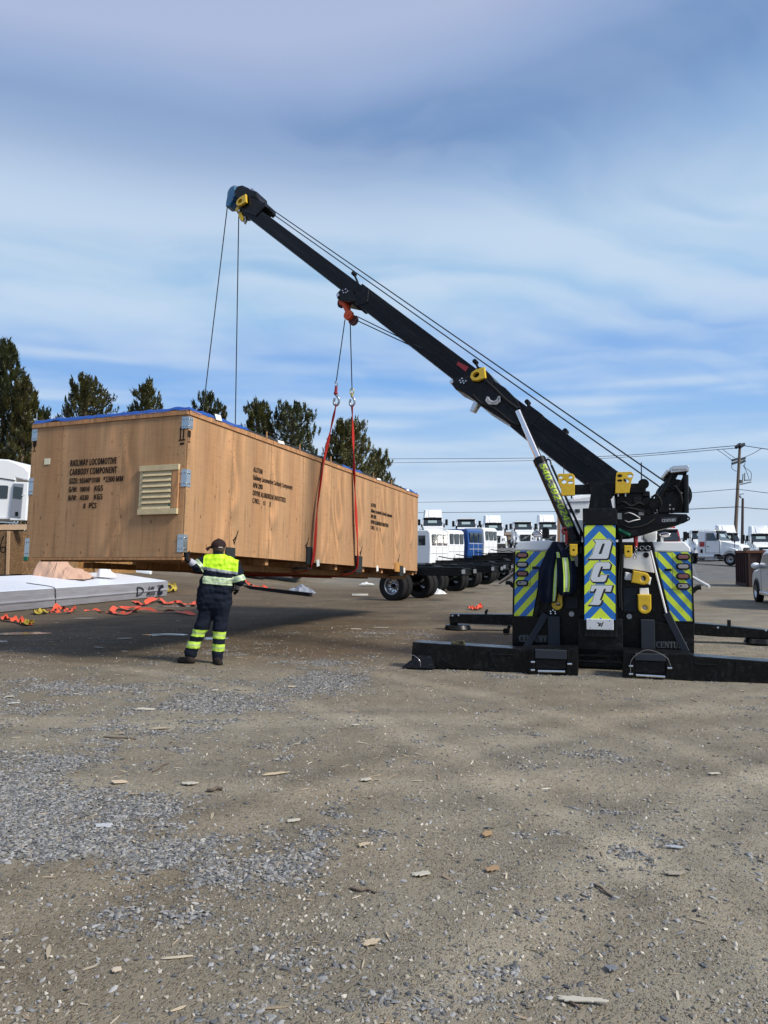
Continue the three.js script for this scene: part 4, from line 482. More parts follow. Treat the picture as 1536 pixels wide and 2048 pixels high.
// the boom: pivot at the mast head, three telescoping boxes, sheaves, winch lines
const slingTops = [];
const BA = P(1203, 958, 11.2), BT = P(503, 424, 16.6);
{
  const axis = BT.clone().sub(BA), len = axis.length(); axis.normalize(); const sd = V(0, EYE, 0).sub(BA.clone().lerp(BT, 0.4)); sd.addScaledVector(axis, -sd.dot(axis)).normalize(); sd.applyAxisAngle(axis, 0.05); const up = sd.clone().cross(axis);
  // seen from the photograph, the boom's own coordinates: s along it, u up across it
  const at = (s, u, z = 0) => BA.clone().addScaledVector(axis, s).addScaledVector(up, u).addScaledVector(sd, z);
  const camSide = 1, nrm = sd.clone(); // pixel -> boom side plane at offset z
  const bq = (px, py, z = 0) => { const o = V(0, EYE, 0), a = P(px, py, 5).sub(o), c = BA.clone().addScaledVector(sd, z), t = c.sub(o).dot(nrm) / a.dot(nrm), w = o.addScaledVector(a, t).sub(BA); return [w.dot(axis), w.dot(up)]; };
  const bm = new THREE.Matrix4().makeBasis(axis, up, sd).setPosition(BA).premultiply(tInv);
  const inB = (g) => g.applyMatrix4(bm); const bp = (s, u, z = 0) => L3(at(s, u, z));
  const seg = (p0, p1, h, w, bev = 0.012) => inB(new RoundedBoxGeometry(p1 - p0, h, w, 2, bev).translate((p0 + p1) / 2, 0, 0));
  const sJ1 = bq(1048, 845)[0], sJ2 = bq(722, 590)[0];
  const boom = TP('boom', [seg(-0.25, sJ1, 0.44, 0.42)], M.boom);
  part('boom_stage', [seg(sJ1 - 0.4, sJ2, 0.38, 0.34)], M.boom, boom); part('boom_stage', [seg(sJ2 - 0.3, len - 0.05, 0.31, 0.27)], M.boom, boom);
  part('boom_rib', [inB(B(sJ1 - 0.4, 0.02, 0.03, sJ1 / 2, -0.03, camSide * 0.215)), inB(B(sJ2 - sJ1 - 0.5, 0.012, 0.02, (sJ1 + sJ2) / 2 + 0.2, 0.02, camSide * 0.172))], M.satin, boom);
  const W0 = camSide * 0.22, plateB = (pts, z, d, bev = 0.008, holes = []) => { const q = pts.map((p) => bq(p[0], p[1], z)), hs = holes.map((h) => [...bq(h[0], h[1], z), h[2]]); return inB(ext(q, d, bev, hs).translate(0, 0, camSide > 0 ? z - d : z)); };
  part('collar', [plateB([[709, 570], [737, 576], [735, 606], [712, 612]], camSide * 0.18, 0.36), inB(B(0.3, 0.46, 0.44, sJ1 - 0.12, 0, 0))], M.boom, boom);
  // knuckle of the middle joint: side plates, belly housing, wiring arc, work lamp
  part('knuckle', [plateB([[951, 737], [957, 733], [966, 735], [978, 746], [990, 762], [1010, 775], [1034, 800], [1046, 828], [1042, 858], [1028, 856], [1004, 838], [985, 827], [962, 812], [944, 797], [925, 784], [912, 775], [902, 767], [906, 760], [930, 756]], camSide * 0.235, 0.47, 0.015), plateB([[900, 764], [907, 756], [935, 752], [945, 790], [925, 785], [910, 778]], camSide * 0.2, 0.4, 0.012)], M.black, boom);
  part('hydraulic_hose', [inB(tube([[968, 758], [990, 778], [1012, 800], [1036, 818]].map((p) => V(...bq(p[0], p[1], 0.26), 0.26)), 0.025, 20, 8)), inB(tube([[946, 790], [962, 806], [990, 818], [1024, 845], [1040, 850]].map((p) => V(...bq(p[0], p[1], 0.25), 0.25)), 0.022, 20, 8))], M.rubber, boom);
  part('belly_plate', [plateB([[968, 782], [1004, 800], [1038, 846], [1034, 854], [1008, 834], [978, 814]], camSide * 0.25, 0.05, 0.01)], M.satin, boom);
  part('pin', [inB(rod(V(...bq(904.5, 765, W0), -0.26), V(...bq(904.5, 765, W0), 0.26), 0.035, 0.035, 16)), inB(rod(V(...bq(675, 590, W0), -0.22), V(...bq(675, 590, W0), 0.22), 0.035, 0.035, 16))], M.alum, boom);
  for (const [x, y] of [[926, 759], [928, 764], [930, 768], [922, 763], [934, 764], [924, 767]]) part('bolt', inB(rod(V(...bq(x, y, W0), W0), V(...bq(x, y, W0), W0 + camSide * 0.05), 0.014, 0.014, 8)), M.alum, boom);
  for (const [x, y] of [[686, 582], [692, 579], [696, 583], [688, 586], [693, 586]]) part('bolt', inB(rod(V(...bq(x, y, camSide * 0.19), camSide * 0.15), V(...bq(x, y, camSide * 0.19), camSide * 0.21), 0.014, 0.014, 8)), M.alum, boom);
  const arc = []; for (let i = 0; i < 15; i++) { const a = -2.9 + i * 0.2, x = 986.5 + 12 * Math.cos(a) , y = 795.5 - 11 * Math.sin(a); arc.push(inB(B(0.05, 0.075, 0.03, ...bq(x, y, camSide * 0.26), camSide * 0.26, 0, 0, -a + 0.6, 0.008))); } part('cable_chain', arc, std(0.5, 0.5, 0.5, 0.5), boom);
  part('work_lamp', [rod(L3(at(...bq(957, 803, 0.1), camSide * 0.1)), L3(at(...bq(946, 824, 0.1), camSide * 0.1)), 0.08, 0.062, 18)], M.alum, boom);
  part('warning_label', plateB([[916, 723], [937, 734], [931, 743], [913, 729]], camSide * 0.176, 0.004, 0), std(0.25, 0.012, 0.018, 0.5), boom);
  const eye = (cx, cy, z, s, rz) => inB(ext([[-0.1 * s, 0.13 * s], [0.1 * s, 0.13 * s], [0.1 * s, -0.02 * s], [0.07 * s, -0.1 * s], [0, -0.13 * s], [-0.07 * s, -0.1 * s], [-0.1 * s, -0.02 * s]], 0.06, 0.008, [[-0.005, -0.02 * s, 0.055 * s, 0.065 * s]]).rotateZ(rz).translate(...bq(cx, cy, z), z));
  part('lifting_eye', eye(957.5, 752, camSide * 0.24, 1.05, 2.45), M.yellow, boom); part('lifting_eye', eye(485, 404.5, camSide * 0.18, 1.15, 2.5), M.yellow, boom);
  part('eye_bracket', [plateB([[966, 752], [975, 757], [985, 762], [984, 770], [968, 765]], camSide * 0.27, 0.1, 0.01)], M.black, boom);
  // line guides standing on the boom's back
  for (const [x, y, bx, by] of [[708, 548, 716, 566], [951, 724, 957, 738], [1055.5, 805, 1057, 815], [1131.5, 863, 1135, 878]]) part('line_guide', [rod(L3(at(...bq(bx, by), 0)), L3(at(...bq(x, y), 0)), 0.02), rod(L3(at(...bq(x, y), -0.05)), L3(at(...bq(x, y), 0.05)), 0.04, 0.04, 12)], M.black, boom);
  // boom tip: hood, blue sheave guard, sheaves, hook plate
  part('boom_head', [plateB([[474, 372], [484, 370], [496, 375], [503, 383], [512, 386], [518, 398], [530, 406], [529, 415], [522, 421], [511, 432], [489, 424], [478, 412], [478, 398], [470, 392], [468, 382]], camSide * 0.16, 0.32, 0.02), plateB([[497, 378], [512, 382], [514, 396], [500, 392]], camSide * 0.2, 0.4, 0.02), plateB([[519, 404], [530, 404], [531, 412], [525, 418], [517, 412]], camSide * 0.19, 0.38, 0.015)], M.black, boom);
  part('sheave_guard', [plateB([[457, 379], [461, 373.5], [469, 371], [470, 391], [466, 396], [458, 412], [451, 412.5], [451.5, 404], [454, 391]], camSide * 0.14, 0.24, 0.02)], phys(0.008, 0.1, 0.22, 0.4, { clearcoat: 0.4 }), boom);
  part('sheave', [inB(rod(V(...bq(468, 386), -0.06), V(...bq(468, 386), 0.06), 0.16, 0.16, 24)), inB(rod(V(...bq(508, 389), -0.12), V(...bq(508, 389), 0.12), 0.08, 0.08, 20))], M.steel, boom);
  part('tip_pulley', [inB(rod(V(...bq(477.5, 421, 0.12), 0.06), V(...bq(477.5, 421, 0.12), 0.18), 0.055, 0.055, 18)), plateB([[476, 424], [482, 423], [486, 434], [484, 441], [480, 440], [476, 432]], camSide * 0.14, 0.08, 0.015)], M.yellow, boom);
  part('tip_bracket', [plateB([[473, 410], [486, 410], [494, 428], [482, 430], [474, 426]], 0.13, 0.26, 0.01)], M.black, boom); part('pin', inB(rod(V(...bq(477.5, 421, 0.2), 0.17), V(...bq(477.5, 421, 0.2), 0.2), 0.025, 0.025, 12)), M.alum, boom);
  part('tip_plate', [plateB([[483, 424], [489, 426], [492, 440], [488, 447], [484, 438]], camSide * 0.1, 0.06, 0.012)], M.steel, boom);
  // snatch block saddle under the middle stage
  part('block_saddle', [plateB([[672, 588], [682, 577], [704, 580], [713, 602], [700, 604], [682, 600], [674, 597]], camSide * 0.19, 0.38, 0.015)], M.black, boom);
  const sb = (px, py, z = 0) => L3(at(...bq(px, py, z), z));
  const block = TP('snatch_block', [rod(sb(688, 598, 0.0), sb(697, 625, 0.0), 0.1, 0.055, 14), inB(new THREE.TorusGeometry(0.09, 0.035, 8, 18).translate(...bq(688, 601), 0))], M.orange);
  for (const [x, y, z, r, m] of [[697.5, 630.5, 0.05, 0.1, M.orange], [707, 641, -0.04, 0.098, std(0.11, 0.04, 0.035, 0.6)]]) part('sheave', [inB(rod(V(...bq(x, y, z), z - 0.035), V(...bq(x, y, z), z + 0.035), r, r, 24)), inB(rod(V(...bq(x, y, z), z - 0.05), V(...bq(x, y, z), z + 0.05), r * 0.35, r * 0.35, 14))], m, block);
  part('hook', [tube([sb(680, 598), sb(677.5, 606), sb(679, 612), sb(684, 614)], 0.03, 12, 8)], M.black, block);
  // lift cylinder with the telephone number
  const c0 = t3(1151, 1083, 0.1), c1 = t3(1073.5, 903, 0.0), c2 = L3(at(...bq(1036, 823, camSide * 0.22), camSide * 0.22)), cd = c1.clone().sub(c0).normalize(), c1b = c0.clone().addScaledVector(c2.clone().sub(c0).normalize(), c1.distanceTo(c0) * 1.0);
  const cax = c2.clone().sub(c0).normalize(), cyl = TP('lift_cylinder', [rod(c0, c1b, 0.093, 0.093, 32), rod(c1b.clone().addScaledVector(cax, -0.1), c1b, 0.1, 0.1, 32), rod(c0.clone().addScaledVector(cax, -0.1), c0, 0.08, 0.08, 20)], M.boom);
  part('piston_rod', rod(c1b, c2, 0.052, 0.052, 24), M.chrome, cyl);
  part('return_pipe', [rod(c0.clone().add(V(0.12, 0.06, 0.02)), c1b.clone().addScaledVector(cax, -0.2).add(V(0.12, 0.06, 0.0)), 0.018), tube([c1b.clone().addScaledVector(cax, -0.2).add(V(0.12, 0.06, 0)), c1b.clone().addScaledVector(cax, -0.1).add(V(0.12, 0.07, 0)), c1b.clone().addScaledVector(cax, -0.07).add(V(0.07, 0.04, 0))], 0.014, 10)], M.black, cyl);
  {
    // number wrapped round the visible half of the barrel
    const Ln = c1b.distanceTo(c0), v0 = Ln * 0.13, v1 = Ln * 0.925, toEye = tEye.clone().sub(c0.clone().add(c1b).multiplyScalar(0.5)), zz = toEye.addScaledVector(cax, -toEye.dot(cax)).normalize(), xx = cax.clone().cross(zz);
    const g = surface((u, v) => { const a = (u - 0.5) * 1.9 + 0.2, p = c0.clone().addScaledVector(cax, lerp(v0, v1, v)).addScaledVector(xx, Math.sin(a) * 0.0945).addScaledVector(zz, Math.cos(a) * 0.0945); return p.toArray(); }, 14, 2);
    const t = canvasTex(192, 1400, (x, W, Hh) => { x.fillStyle = '#060708'; x.fillRect(0, 0, W, Hh); x.translate(W / 2, 20); x.rotate(Math.PI / 2); x.transform(1, 0, -0.2, 1, 0, 0); x.font = 'bold 150px sans-serif'; const s = '540-392-0243', m = x.measureText(s).width; x.scale((Hh - 60) / m, 0.98); x.lineJoin = 'round'; x.strokeStyle = '#9aa09a'; x.lineWidth = 26; x.strokeText(s, 10, 54); x.strokeStyle = '#060708'; x.lineWidth = 16; x.strokeText(s, 10, 54); x.fillStyle = '#b4d235'; x.fillText(s, 10, 54); });
    part('phone_number', g, std(0.9, 0.9, 0.9, 0.4, 0, { map: t }), cyl);
  }
  // winch lines along the boom's back, hoist cables, hooks
  const drum = L3(P(1322, 970, 10.9)), lines = [];
  const A1 = sb(531, 410, 0.04), A2 = sb(530, 417, -0.06), D1 = t3(1334, 966, -0.06), D2 = t3(1324, 977, -0.16);
  TP('winch_line', rod(A1, D1, 0.011, 0.011, 6), M.wire); TP('winch_line', rod(A2, D2, 0.011, 0.011, 6), M.wire);
  const K1 = sb(712, 632, 0.04), K2 = sb(714, 641, -0.04), E1 = sb(845, 697, camSide * 0.18), E2 = sb(838, 699, camSide * 0.1); TP('winch_line', rod(K1, E1, 0.01, 0.01, 6), M.wire); TP('winch_line', rod(K2, E2, 0.01, 0.01, 6), M.wire);
  const cm = (x, y, z) => L3(V(x, y, z).applyMatrix4(crateM));
  // four pick points: two over the far side, two over the near side of the crate
  const top1 = sb(455, 411, 0.0), top2 = sb(477.5, 430, 0.0), xs = (px, z) => { let lo = -2, hi = 14; for (let i = 0; i < 40; i++) { const m = (lo + hi) / 2, w = V(m, CR.top, z).applyMatrix4(crateM), u = 768 + FOC * w.x / (-w.z * CP + (w.y - EYE) * SP); u < px ? lo = m : hi = m; } return (lo + hi) / 2; };
  const low1 = cm(xs(393, -3.0), CR.top, -3.0), low2 = cm(xs(469, -3.0), CR.top, -3.0);
  const mix3 = (a, b, t) => a.clone().lerp(b, t);
  for (const [a, b, t, m] of [[top1, low1, 0.925, M.slate], [top2, low2, 0.955, M.slate]]) {
    const q = mix3(a, b, t), h = TP('hoist_cable', rod(a, q, 0.012, 0.012, 6), M.wire), dn = b.clone().sub(a).normalize();
    part('thimble', [new THREE.TorusGeometry(0.055, 0.02, 8, 16).scale(0.8, 1.5, 1).translate(q.x, q.y - 0.06, q.z)], M.satin, h); part('swivel', [rod(V(q.x, q.y - 0.1, q.z), V(q.x, q.y - 0.24, q.z), 0.05, 0.065, 12)], M.steel, h);
    part('hook', [tube([V(q.x, q.y - 0.24, q.z), V(q.x + 0.08, q.y - 0.34, q.z), V(q.x + 0.06, q.y - 0.46, q.z), V(q.x - 0.03, q.y - 0.5, q.z), V(q.x - 0.08, q.y - 0.42, q.z)], 0.03, 20, 8)], m, h);
  }
  // near pair: cables from the snatch block to the red slings
  const nearX = (px, py) => crSide(px, py, 0.05);
  
  for (const [px, py, qx, qy, bx, kind] of [[690, 639, 672.5, 763, 651, 0], [700.5, 648, 704, 777, 708, 1]]) {
    const dTop = 0, x0 = crSide(bx, 925, 0.05)[0], hz = V(x0, 0, 0.0).applyMatrix4(crateM), dp = -hz.z, q = L3(P(qx, qy, dp - 0.15)), a = sb(px, py, kind ? -0.06 * camSide : 0.12 * camSide);
    const h = TP('hoist_cable', rod(a, q, 0.011, 0.011, 6), M.wire), s = kind ? M.yellow : M.red;
    if (!kind) { part('thimble', new THREE.TorusGeometry(0.04, 0.014, 8, 14).scale(0.7, 1.3, 1).translate(q.x, q.y - 0.05, q.z), M.steel, h); part('swivel', [rod(V(q.x, q.y - 0.1, q.z), V(q.x - 0.01, q.y - 0.24, q.z), 0.028, 0.035, 12), new THREE.SphereGeometry(0.045, 12, 8).translate(q.x - 0.01, q.y - 0.24, q.z)], s, h); }
    else { part('swivel', [new THREE.TorusGeometry(0.055, 0.016, 8, 18).scale(0.8, 1.15, 1).translate(q.x, q.y - 0.07, q.z), rod(V(q.x, q.y - 0.1, q.z), V(q.x, q.y - 0.18, q.z), 0.035, 0.03, 12)], std(0.5, 0.42, 0.16, 0.4, 0.5), h); }
    const k = kind ? 0.18 : 0.28; part('hook', [tube([V(q.x, q.y - k, q.z), V(q.x + 0.05, q.y - k - 0.07, q.z), V(q.x + 0.055, q.y - k - 0.16, q.z), V(q.x, q.y - k - 0.21, q.z), V(q.x - 0.05, q.y - k - 0.16, q.z), V(q.x - 0.035, q.y - k - 0.06, q.z)], 0.026, 24, 8)], M.steel, h);
    slingTops.push([V(q.x, q.y - k - 0.19, q.z).applyMatrix4(truck.matrix).applyMatrix4(crateInv), kind]);
  }
}
// red webbing slings: from the hook, over the rim, down the crate's side and under its skids
{
  const web = std(0.46, 0.03, 0.022, 0.8, 0, { bumpMap: tiled(BUMP, 6), bumpScale: 0.004 });
  const spots = [[648, 920, 634, 1010, 624, 1128], [708, 930, 711, 1030, 713, 1138]];
  slingTops.forEach(([h, k], i) => {
    const s = spots[i], a = crSide(s[0], s[1], 0.05), b = crSide(s[2], s[3], 0.06), c = crSide(s[4], s[5], 0.045);
    const pts = [h, V(lerp(h.x, a[0], 0.5), lerp(h.y, CR.top + 0.02, 0.5), lerp(h.z, 0.06, 0.5)), V(a[0], CR.top - 0.02, 0.055), V(b[0], b[1], 0.075), V(c[0], CR.base - 0.02, 0.052), V(c[0], 0.05, -0.04), V(c[0], -0.025, -0.36), V(c[0], -0.045, -0.5), V(c[0], -0.045, -1.5), V(c[0], -0.045, -2.6), V(c[0], -0.02, -2.8), V(c[0], 0.06, -3.1), V(c[0], 0.3, -3.15), V(c[0], CR.top, -3.16), V(c[0] * 0.6 + a[0] * 0.4, CR.top + 0.09, -2.6)];
    const cv = new THREE.CatmullRomCurve3(pts, false, 'centripetal'), n = 220, g = surface((u, v) => {
      const q = cv.getPoint(v), t = cv.getTangent(v), sx = V(1, 0, 0).addScaledVector(t, -t.x).normalize(), out = sx.clone().cross(t).normalize(), tw = (v < 0.34 ? 0.5 * Math.sin(v * 42 + i * 2) + 0.4 : 0.1), wv = 0.055 + 0.006 * Math.sin(v * 90), an = u * Math.PI * 2;
      const dx = Math.cos(an) * wv, dz = Math.sin(an) * 0.012, ct = Math.cos(tw), st = Math.sin(tw);
      return q.clone().addScaledVector(sx, dx * ct - dz * st).addScaledVector(out, (dx * st + dz * ct)).toArray();
    }, 12, n).applyMatrix4(crateM);
    const o = part('lifting_sling', g, web, scene); tag(o, i ? 'dark red webbing sling hanging almost upright, nearer the far end of the crate' : 'dark red webbing sling slanting down to the left, near the middle of the crate', 'sling', null);
  });
}
// ---------------------------------------------------------------- work jackets hung on the tailboard's left
{
  const cloth = std(0.008, 0.012, 0.028, 0.85, 0, { bumpMap: tiled(BUMP, 4), bumpScale: 0.01 }), hiv = std(0.5, 0.72, 0.09, 0.5), silver = std(0.5, 0.56, 0.42, 0.4);
  const drape = (rows, w0, bulge, seed) => (u, v) => { // rows: [py, leftPx, rightPx]
    const f = v * (rows.length - 1), i = Math.min(rows.length - 2, Math.floor(f)), t = f - i, py = lerp(rows[i][0], rows[i + 1][0], t), l = lerp(rows[i][1], rows[i + 1][1], t), r = lerp(rows[i][2], rows[i + 1][2], t);
    const a = u * Math.PI * 2, e = Math.sqrt(Math.max(0.0, Math.sin(Math.PI * clamp(v * 0.97 + 0.015)))) , fold = 0.018 * Math.sin(a * 7 + v * 3 + seed) * v + 0.012 * noise.noise(u * 9, v * 6, seed);
    const q = tl((l + r) / 2 - Math.cos(a) * (r - l) / 2, py, w0); return [q[0], q[1], w0 + Math.sin(a) * bulge * (0.5 + 0.5 * e) + fold * 1.4];
  };
  const strip = (fn, u0, u1, v0, v1, off) => surface((u, v) => { const uu = lerp(u0, u1, u), vv = lerp(v0, v1, v), p = fn(uu, vv); return [p[0], p[1], p[2] + off]; }, 6, 30);
  const make = (rows, w0, bulge, seed, label, bands) => { const fn = drape(rows, w0, bulge, seed), o = thing('work_jacket', label, 'jacket', [truck.position.x, 0, truck.position.z], -TY); part('jacket_cloth', surface(fn, 64, 40), cloth, o); for (const b of bands) { part('reflective_band', strip(fn, b[0], b[1], b[2], b[3], 0.008), hiv, o); const c = (b[1] - b[0]) * 0.3; part('silver_band', strip(fn, b[0] + c, b[1] - c, b[2], b[3], 0.013), silver, o); } return o; };
  make([[1084, 1108, 1112], [1090, 1103, 1117], [1100, 1094, 1122], [1115, 1088, 1122], [1140, 1077, 1120], [1165, 1076, 1118], [1190, 1076, 1116], [1205, 1082, 1113]], 0.2, 0.1, 1, 'navy work jacket with one long lime stripe, hanging furthest left on the tow truck', [[0.335, 0.41, 0.33, 0.97]]);
  make([[1086, 1110, 1122], [1096, 1110, 1130], [1108, 1112, 1146], [1122, 1113, 1150], [1150, 1114, 1154], [1175, 1115, 1153], [1186, 1117, 1149], [1191, 1122, 1142]], 0.26, 0.1, 4, 'navy work jacket with lime bands, hanging right beside the chevron mast of the tow truck', [[0.2, 0.3, 0.36, 0.82], [0.06, 0.16, 0.24, 0.36], [0.36, 0.45, 0.3, 0.42]]);
}
// ---------------------------------------------------------------- bare truck chassis parked in a row behind the crate
{
  const cabPaint = { white: M.whiteFar, blue: M.blue };
  function chassis(color, label, group, bare) { // local: rear end at the origin, forward is -x, wheels on both sides (z)
    const o = thing(bare ? 'truck_frame' : 'chassis_truck', label, bare ? 'truck frame' : 'truck', [0, 0, 0], 0, group), FM = M.black, RL = bare ? 4.1 : 8.2;
    for (const z of [-0.42, 0.42]) part('frame_rail', [B(RL, 0.28, 0.03, -RL / 2, 1.02, z), B(RL, 0.02, 0.09, -RL / 2, 1.16, z - Math.sign(z) * 0.03), B(RL, 0.02, 0.09, -RL / 2, 0.88, z - Math.sign(z) * 0.03)], FM, o);
    for (const x of [-0.1, -1.5, -3.0, ...(bare ? [] : [-4.4])]) part('crossmember', B(0.1, 0.24, 0.82, x, 1.02, 0), FM, o);
    for (const z of [-0.42, 0.42]) part('shackle_plate', [B(0.02, 0.14, 0.22, 0.02, 1.03, z)], M.alum, o);
    for (const x of [-2.4]) for (const s of [-1, 1]) { wheel(o, x, 0.52, s * 1.06, s); const q = wheel(o, x, 0.52, s * 0.74, s); q.children.slice().forEach((c) => q.remove(c)); part('axle', rod(V(x, 0.52, 0), V(x, 0.52, s * 0.7), 0.09), FM, o); part('mudguard', surface((u, v) => { const a = (u - 0.5) * 1.5; return [x + Math.sin(a) * 0.6, 0.55 + Math.cos(a) * 0.6, s * (0.6 + v * 0.62)]; }, 12, 2), M.rubber, o); }
    if (bare) return o;
    for (const s of [-1, 1]) wheel(o, -8.9, 0.52, s * 1.02, s);
    const cab = part('cab', [ext([[-8.1, 1.0], [-6.2, 1.0], [-6.15, 2.0], [-6.2, 2.85], [-6.35, 2.98], [-7.7, 2.98], [-8.05, 2.75], [-8.4, 2.05], [-8.4, 1.2]], 2.2, 0.05).translate(0, 0, -1.1)], cabPaint[color], o);
    part('hood', [hexa([[-9.9, 0.75, -0.9], [-8.35, 0.8, -0.98], [-8.35, 0.8, 0.98], [-9.9, 0.75, 0.9]], [[-9.85, 1.6, -0.75], [-8.35, 2.0, -0.92], [-8.35, 2.0, 0.92], [-9.85, 1.6, 0.75]])], cabPaint[color], o);
    for (const s of [-1, 1]) { part('side_window', [ext([[-8.0, 2.02], [-7.3, 2.02], [-7.3, 2.68], [-7.8, 2.68]], 0.02).translate(0, 0, s * 1.103 - 0.01), B(0.5, 0.6, 0.02, -6.75, 2.36, s * 1.1, 0, 0, 0, 0.009)], M.glass, o); part('door_handle', B(0.14, 0.06, 0.03, -7.25, 1.62, s * 1.11), M.black, o); part('door_seam', [B(0.015, 1.5, 0.01, -7.12, 1.9, s * 1.1), B(0.015, 1.5, 0.01, -8.1, 1.75, s * 1.1)], M.slate, o); part('side_mirror', [B(0.12, 0.6, 0.22, -8.05, 2.2, s * 1.4, 0, 0, 0, 0.03), rod(V(-8.1, 2.3, s * 1.1), V(-8.05, 2.3, s * 1.35), 0.02)], M.black, o); part('step_tank', rod(V(-7.9, 0.75, s * 0.9), V(-6.4, 0.75, s * 0.9), 0.28, 0.28, 20), M.alum, o); }
    for (const z of [-0.68, 0, 0.68]) part('rear_window', B(0.03, 0.66, z ? 0.46 : 0.6, -6.13, 2.4, z, 0, 0, 0, 0.009), M.glass, o);
    part('rear_panel', [B(0.015, 0.02, 2.0, -6.145, 1.98, 0), B(0.015, 0.02, 2.0, -6.145, 1.6, 0), B(0.015, 1.0, 0.02, -6.145, 1.5, -0.36), B(0.015, 1.0, 0.02, -6.145, 1.5, 0.36)], std(0.72, 0.73, 0.74, 0.5), o);
    part('cab_mount', [-0.7, 0, 0.7].map((z) => B(0.3, 0.16, 0.3, -6.3, 0.95, z)), FM, o);
    part('air_tank', rod(V(-4.6, 0.86, 0.62), V(-5.8, 0.86, 0.62), 0.14, 0.14, 16), FM, o);
    part('brake_hose', tube([V(-4.3, 1.2, 0.2), V(-4.6, 1.3, 0.3), V(-5.2, 1.26, 0.1), V(-6.1, 1.4, 0.2)], 0.03, 16), M.black, o);
    return o;
  }
  // each stands by its near rear wheel: metres to the right and away; all head left and away
const spots = [[0.33, 26.0], [2.0, 30.6], [3.05, 34.2], [4.25, 37.6], [5.9, 42.0], [7.28, 45.5], [8.9, 48.5], [10.4, 51.5]], hx = 0.83, hd = 0.557;
  const place = (o, k) => { const [x, d] = spots[k], rx = x + 2.4 * hx + 1.06 * hd, rd = d - 2.4 * hd + 1.06 * hx; o.position.set(rx, gBase(rx, rd + 2), -rd); o.rotation.y = -Math.atan2(hd, hx); };
  const fl = ['bare truck frame nearest the hanging crate, with a chrome-dished dual wheel showing', 'bare truck frame second behind the crate’s far end, silver plates on its rails', 'bare truck frame third behind the crate’s far end', 'bare truck frame furthest back, just in front of the white and blue cabs'], cl = ['bare chassis truck with white cab beside the crate’s far end', 'bare chassis truck with second white cab, left of the blue one', 'bare chassis truck with bright blue cab', 'bare chassis truck with white cab half hidden behind the blue one'];
  const fr = chassis('', fl[0], 'bare truck frames parked in a row', true); place(fr, 0);
  for (let k = 1; k < 4; k++) { const o = fr.clone(); o.name = numbered('truck_frame'); scene.add(o); o.userData = { ...fr.userData, label: fl[k] }; place(o, k); }
  const cb = chassis('white', cl[0], 'chassis trucks with cabs parked in a row'); place(cb, 4);
  for (const k of [1, 3]) { const o = cb.clone(); o.name = numbered('chassis_truck'); scene.add(o); o.userData = { ...cb.userData, label: cl[k] }; place(o, 4 + k); }
  place(chassis('blue', cl[2], 'chassis trucks with cabs parked in a row'), 6);
  {
    const o = thing('low_trailer', 'low dark trailer glimpsed under the middle of the hanging crate', 'trailer', [-6.2, gBase(-6.2, 40), -40], 0.12); part('deck', [B(4.6, 0.22, 2.3, 0, 0.72, 0)], M.black, o);
    for (const x of [-1.6, -0.4, 1.5]) for (const s of [-1, 1]) { const q = wheel(o, x, 0.4, s * 1.0, s); q.scale.set(0.77, 0.9, 0.77); }
    part('side_lamp', B(0.14, 0.08, 0.04, 2.0, 0.7, 1.17), M.white, o);
  }
}
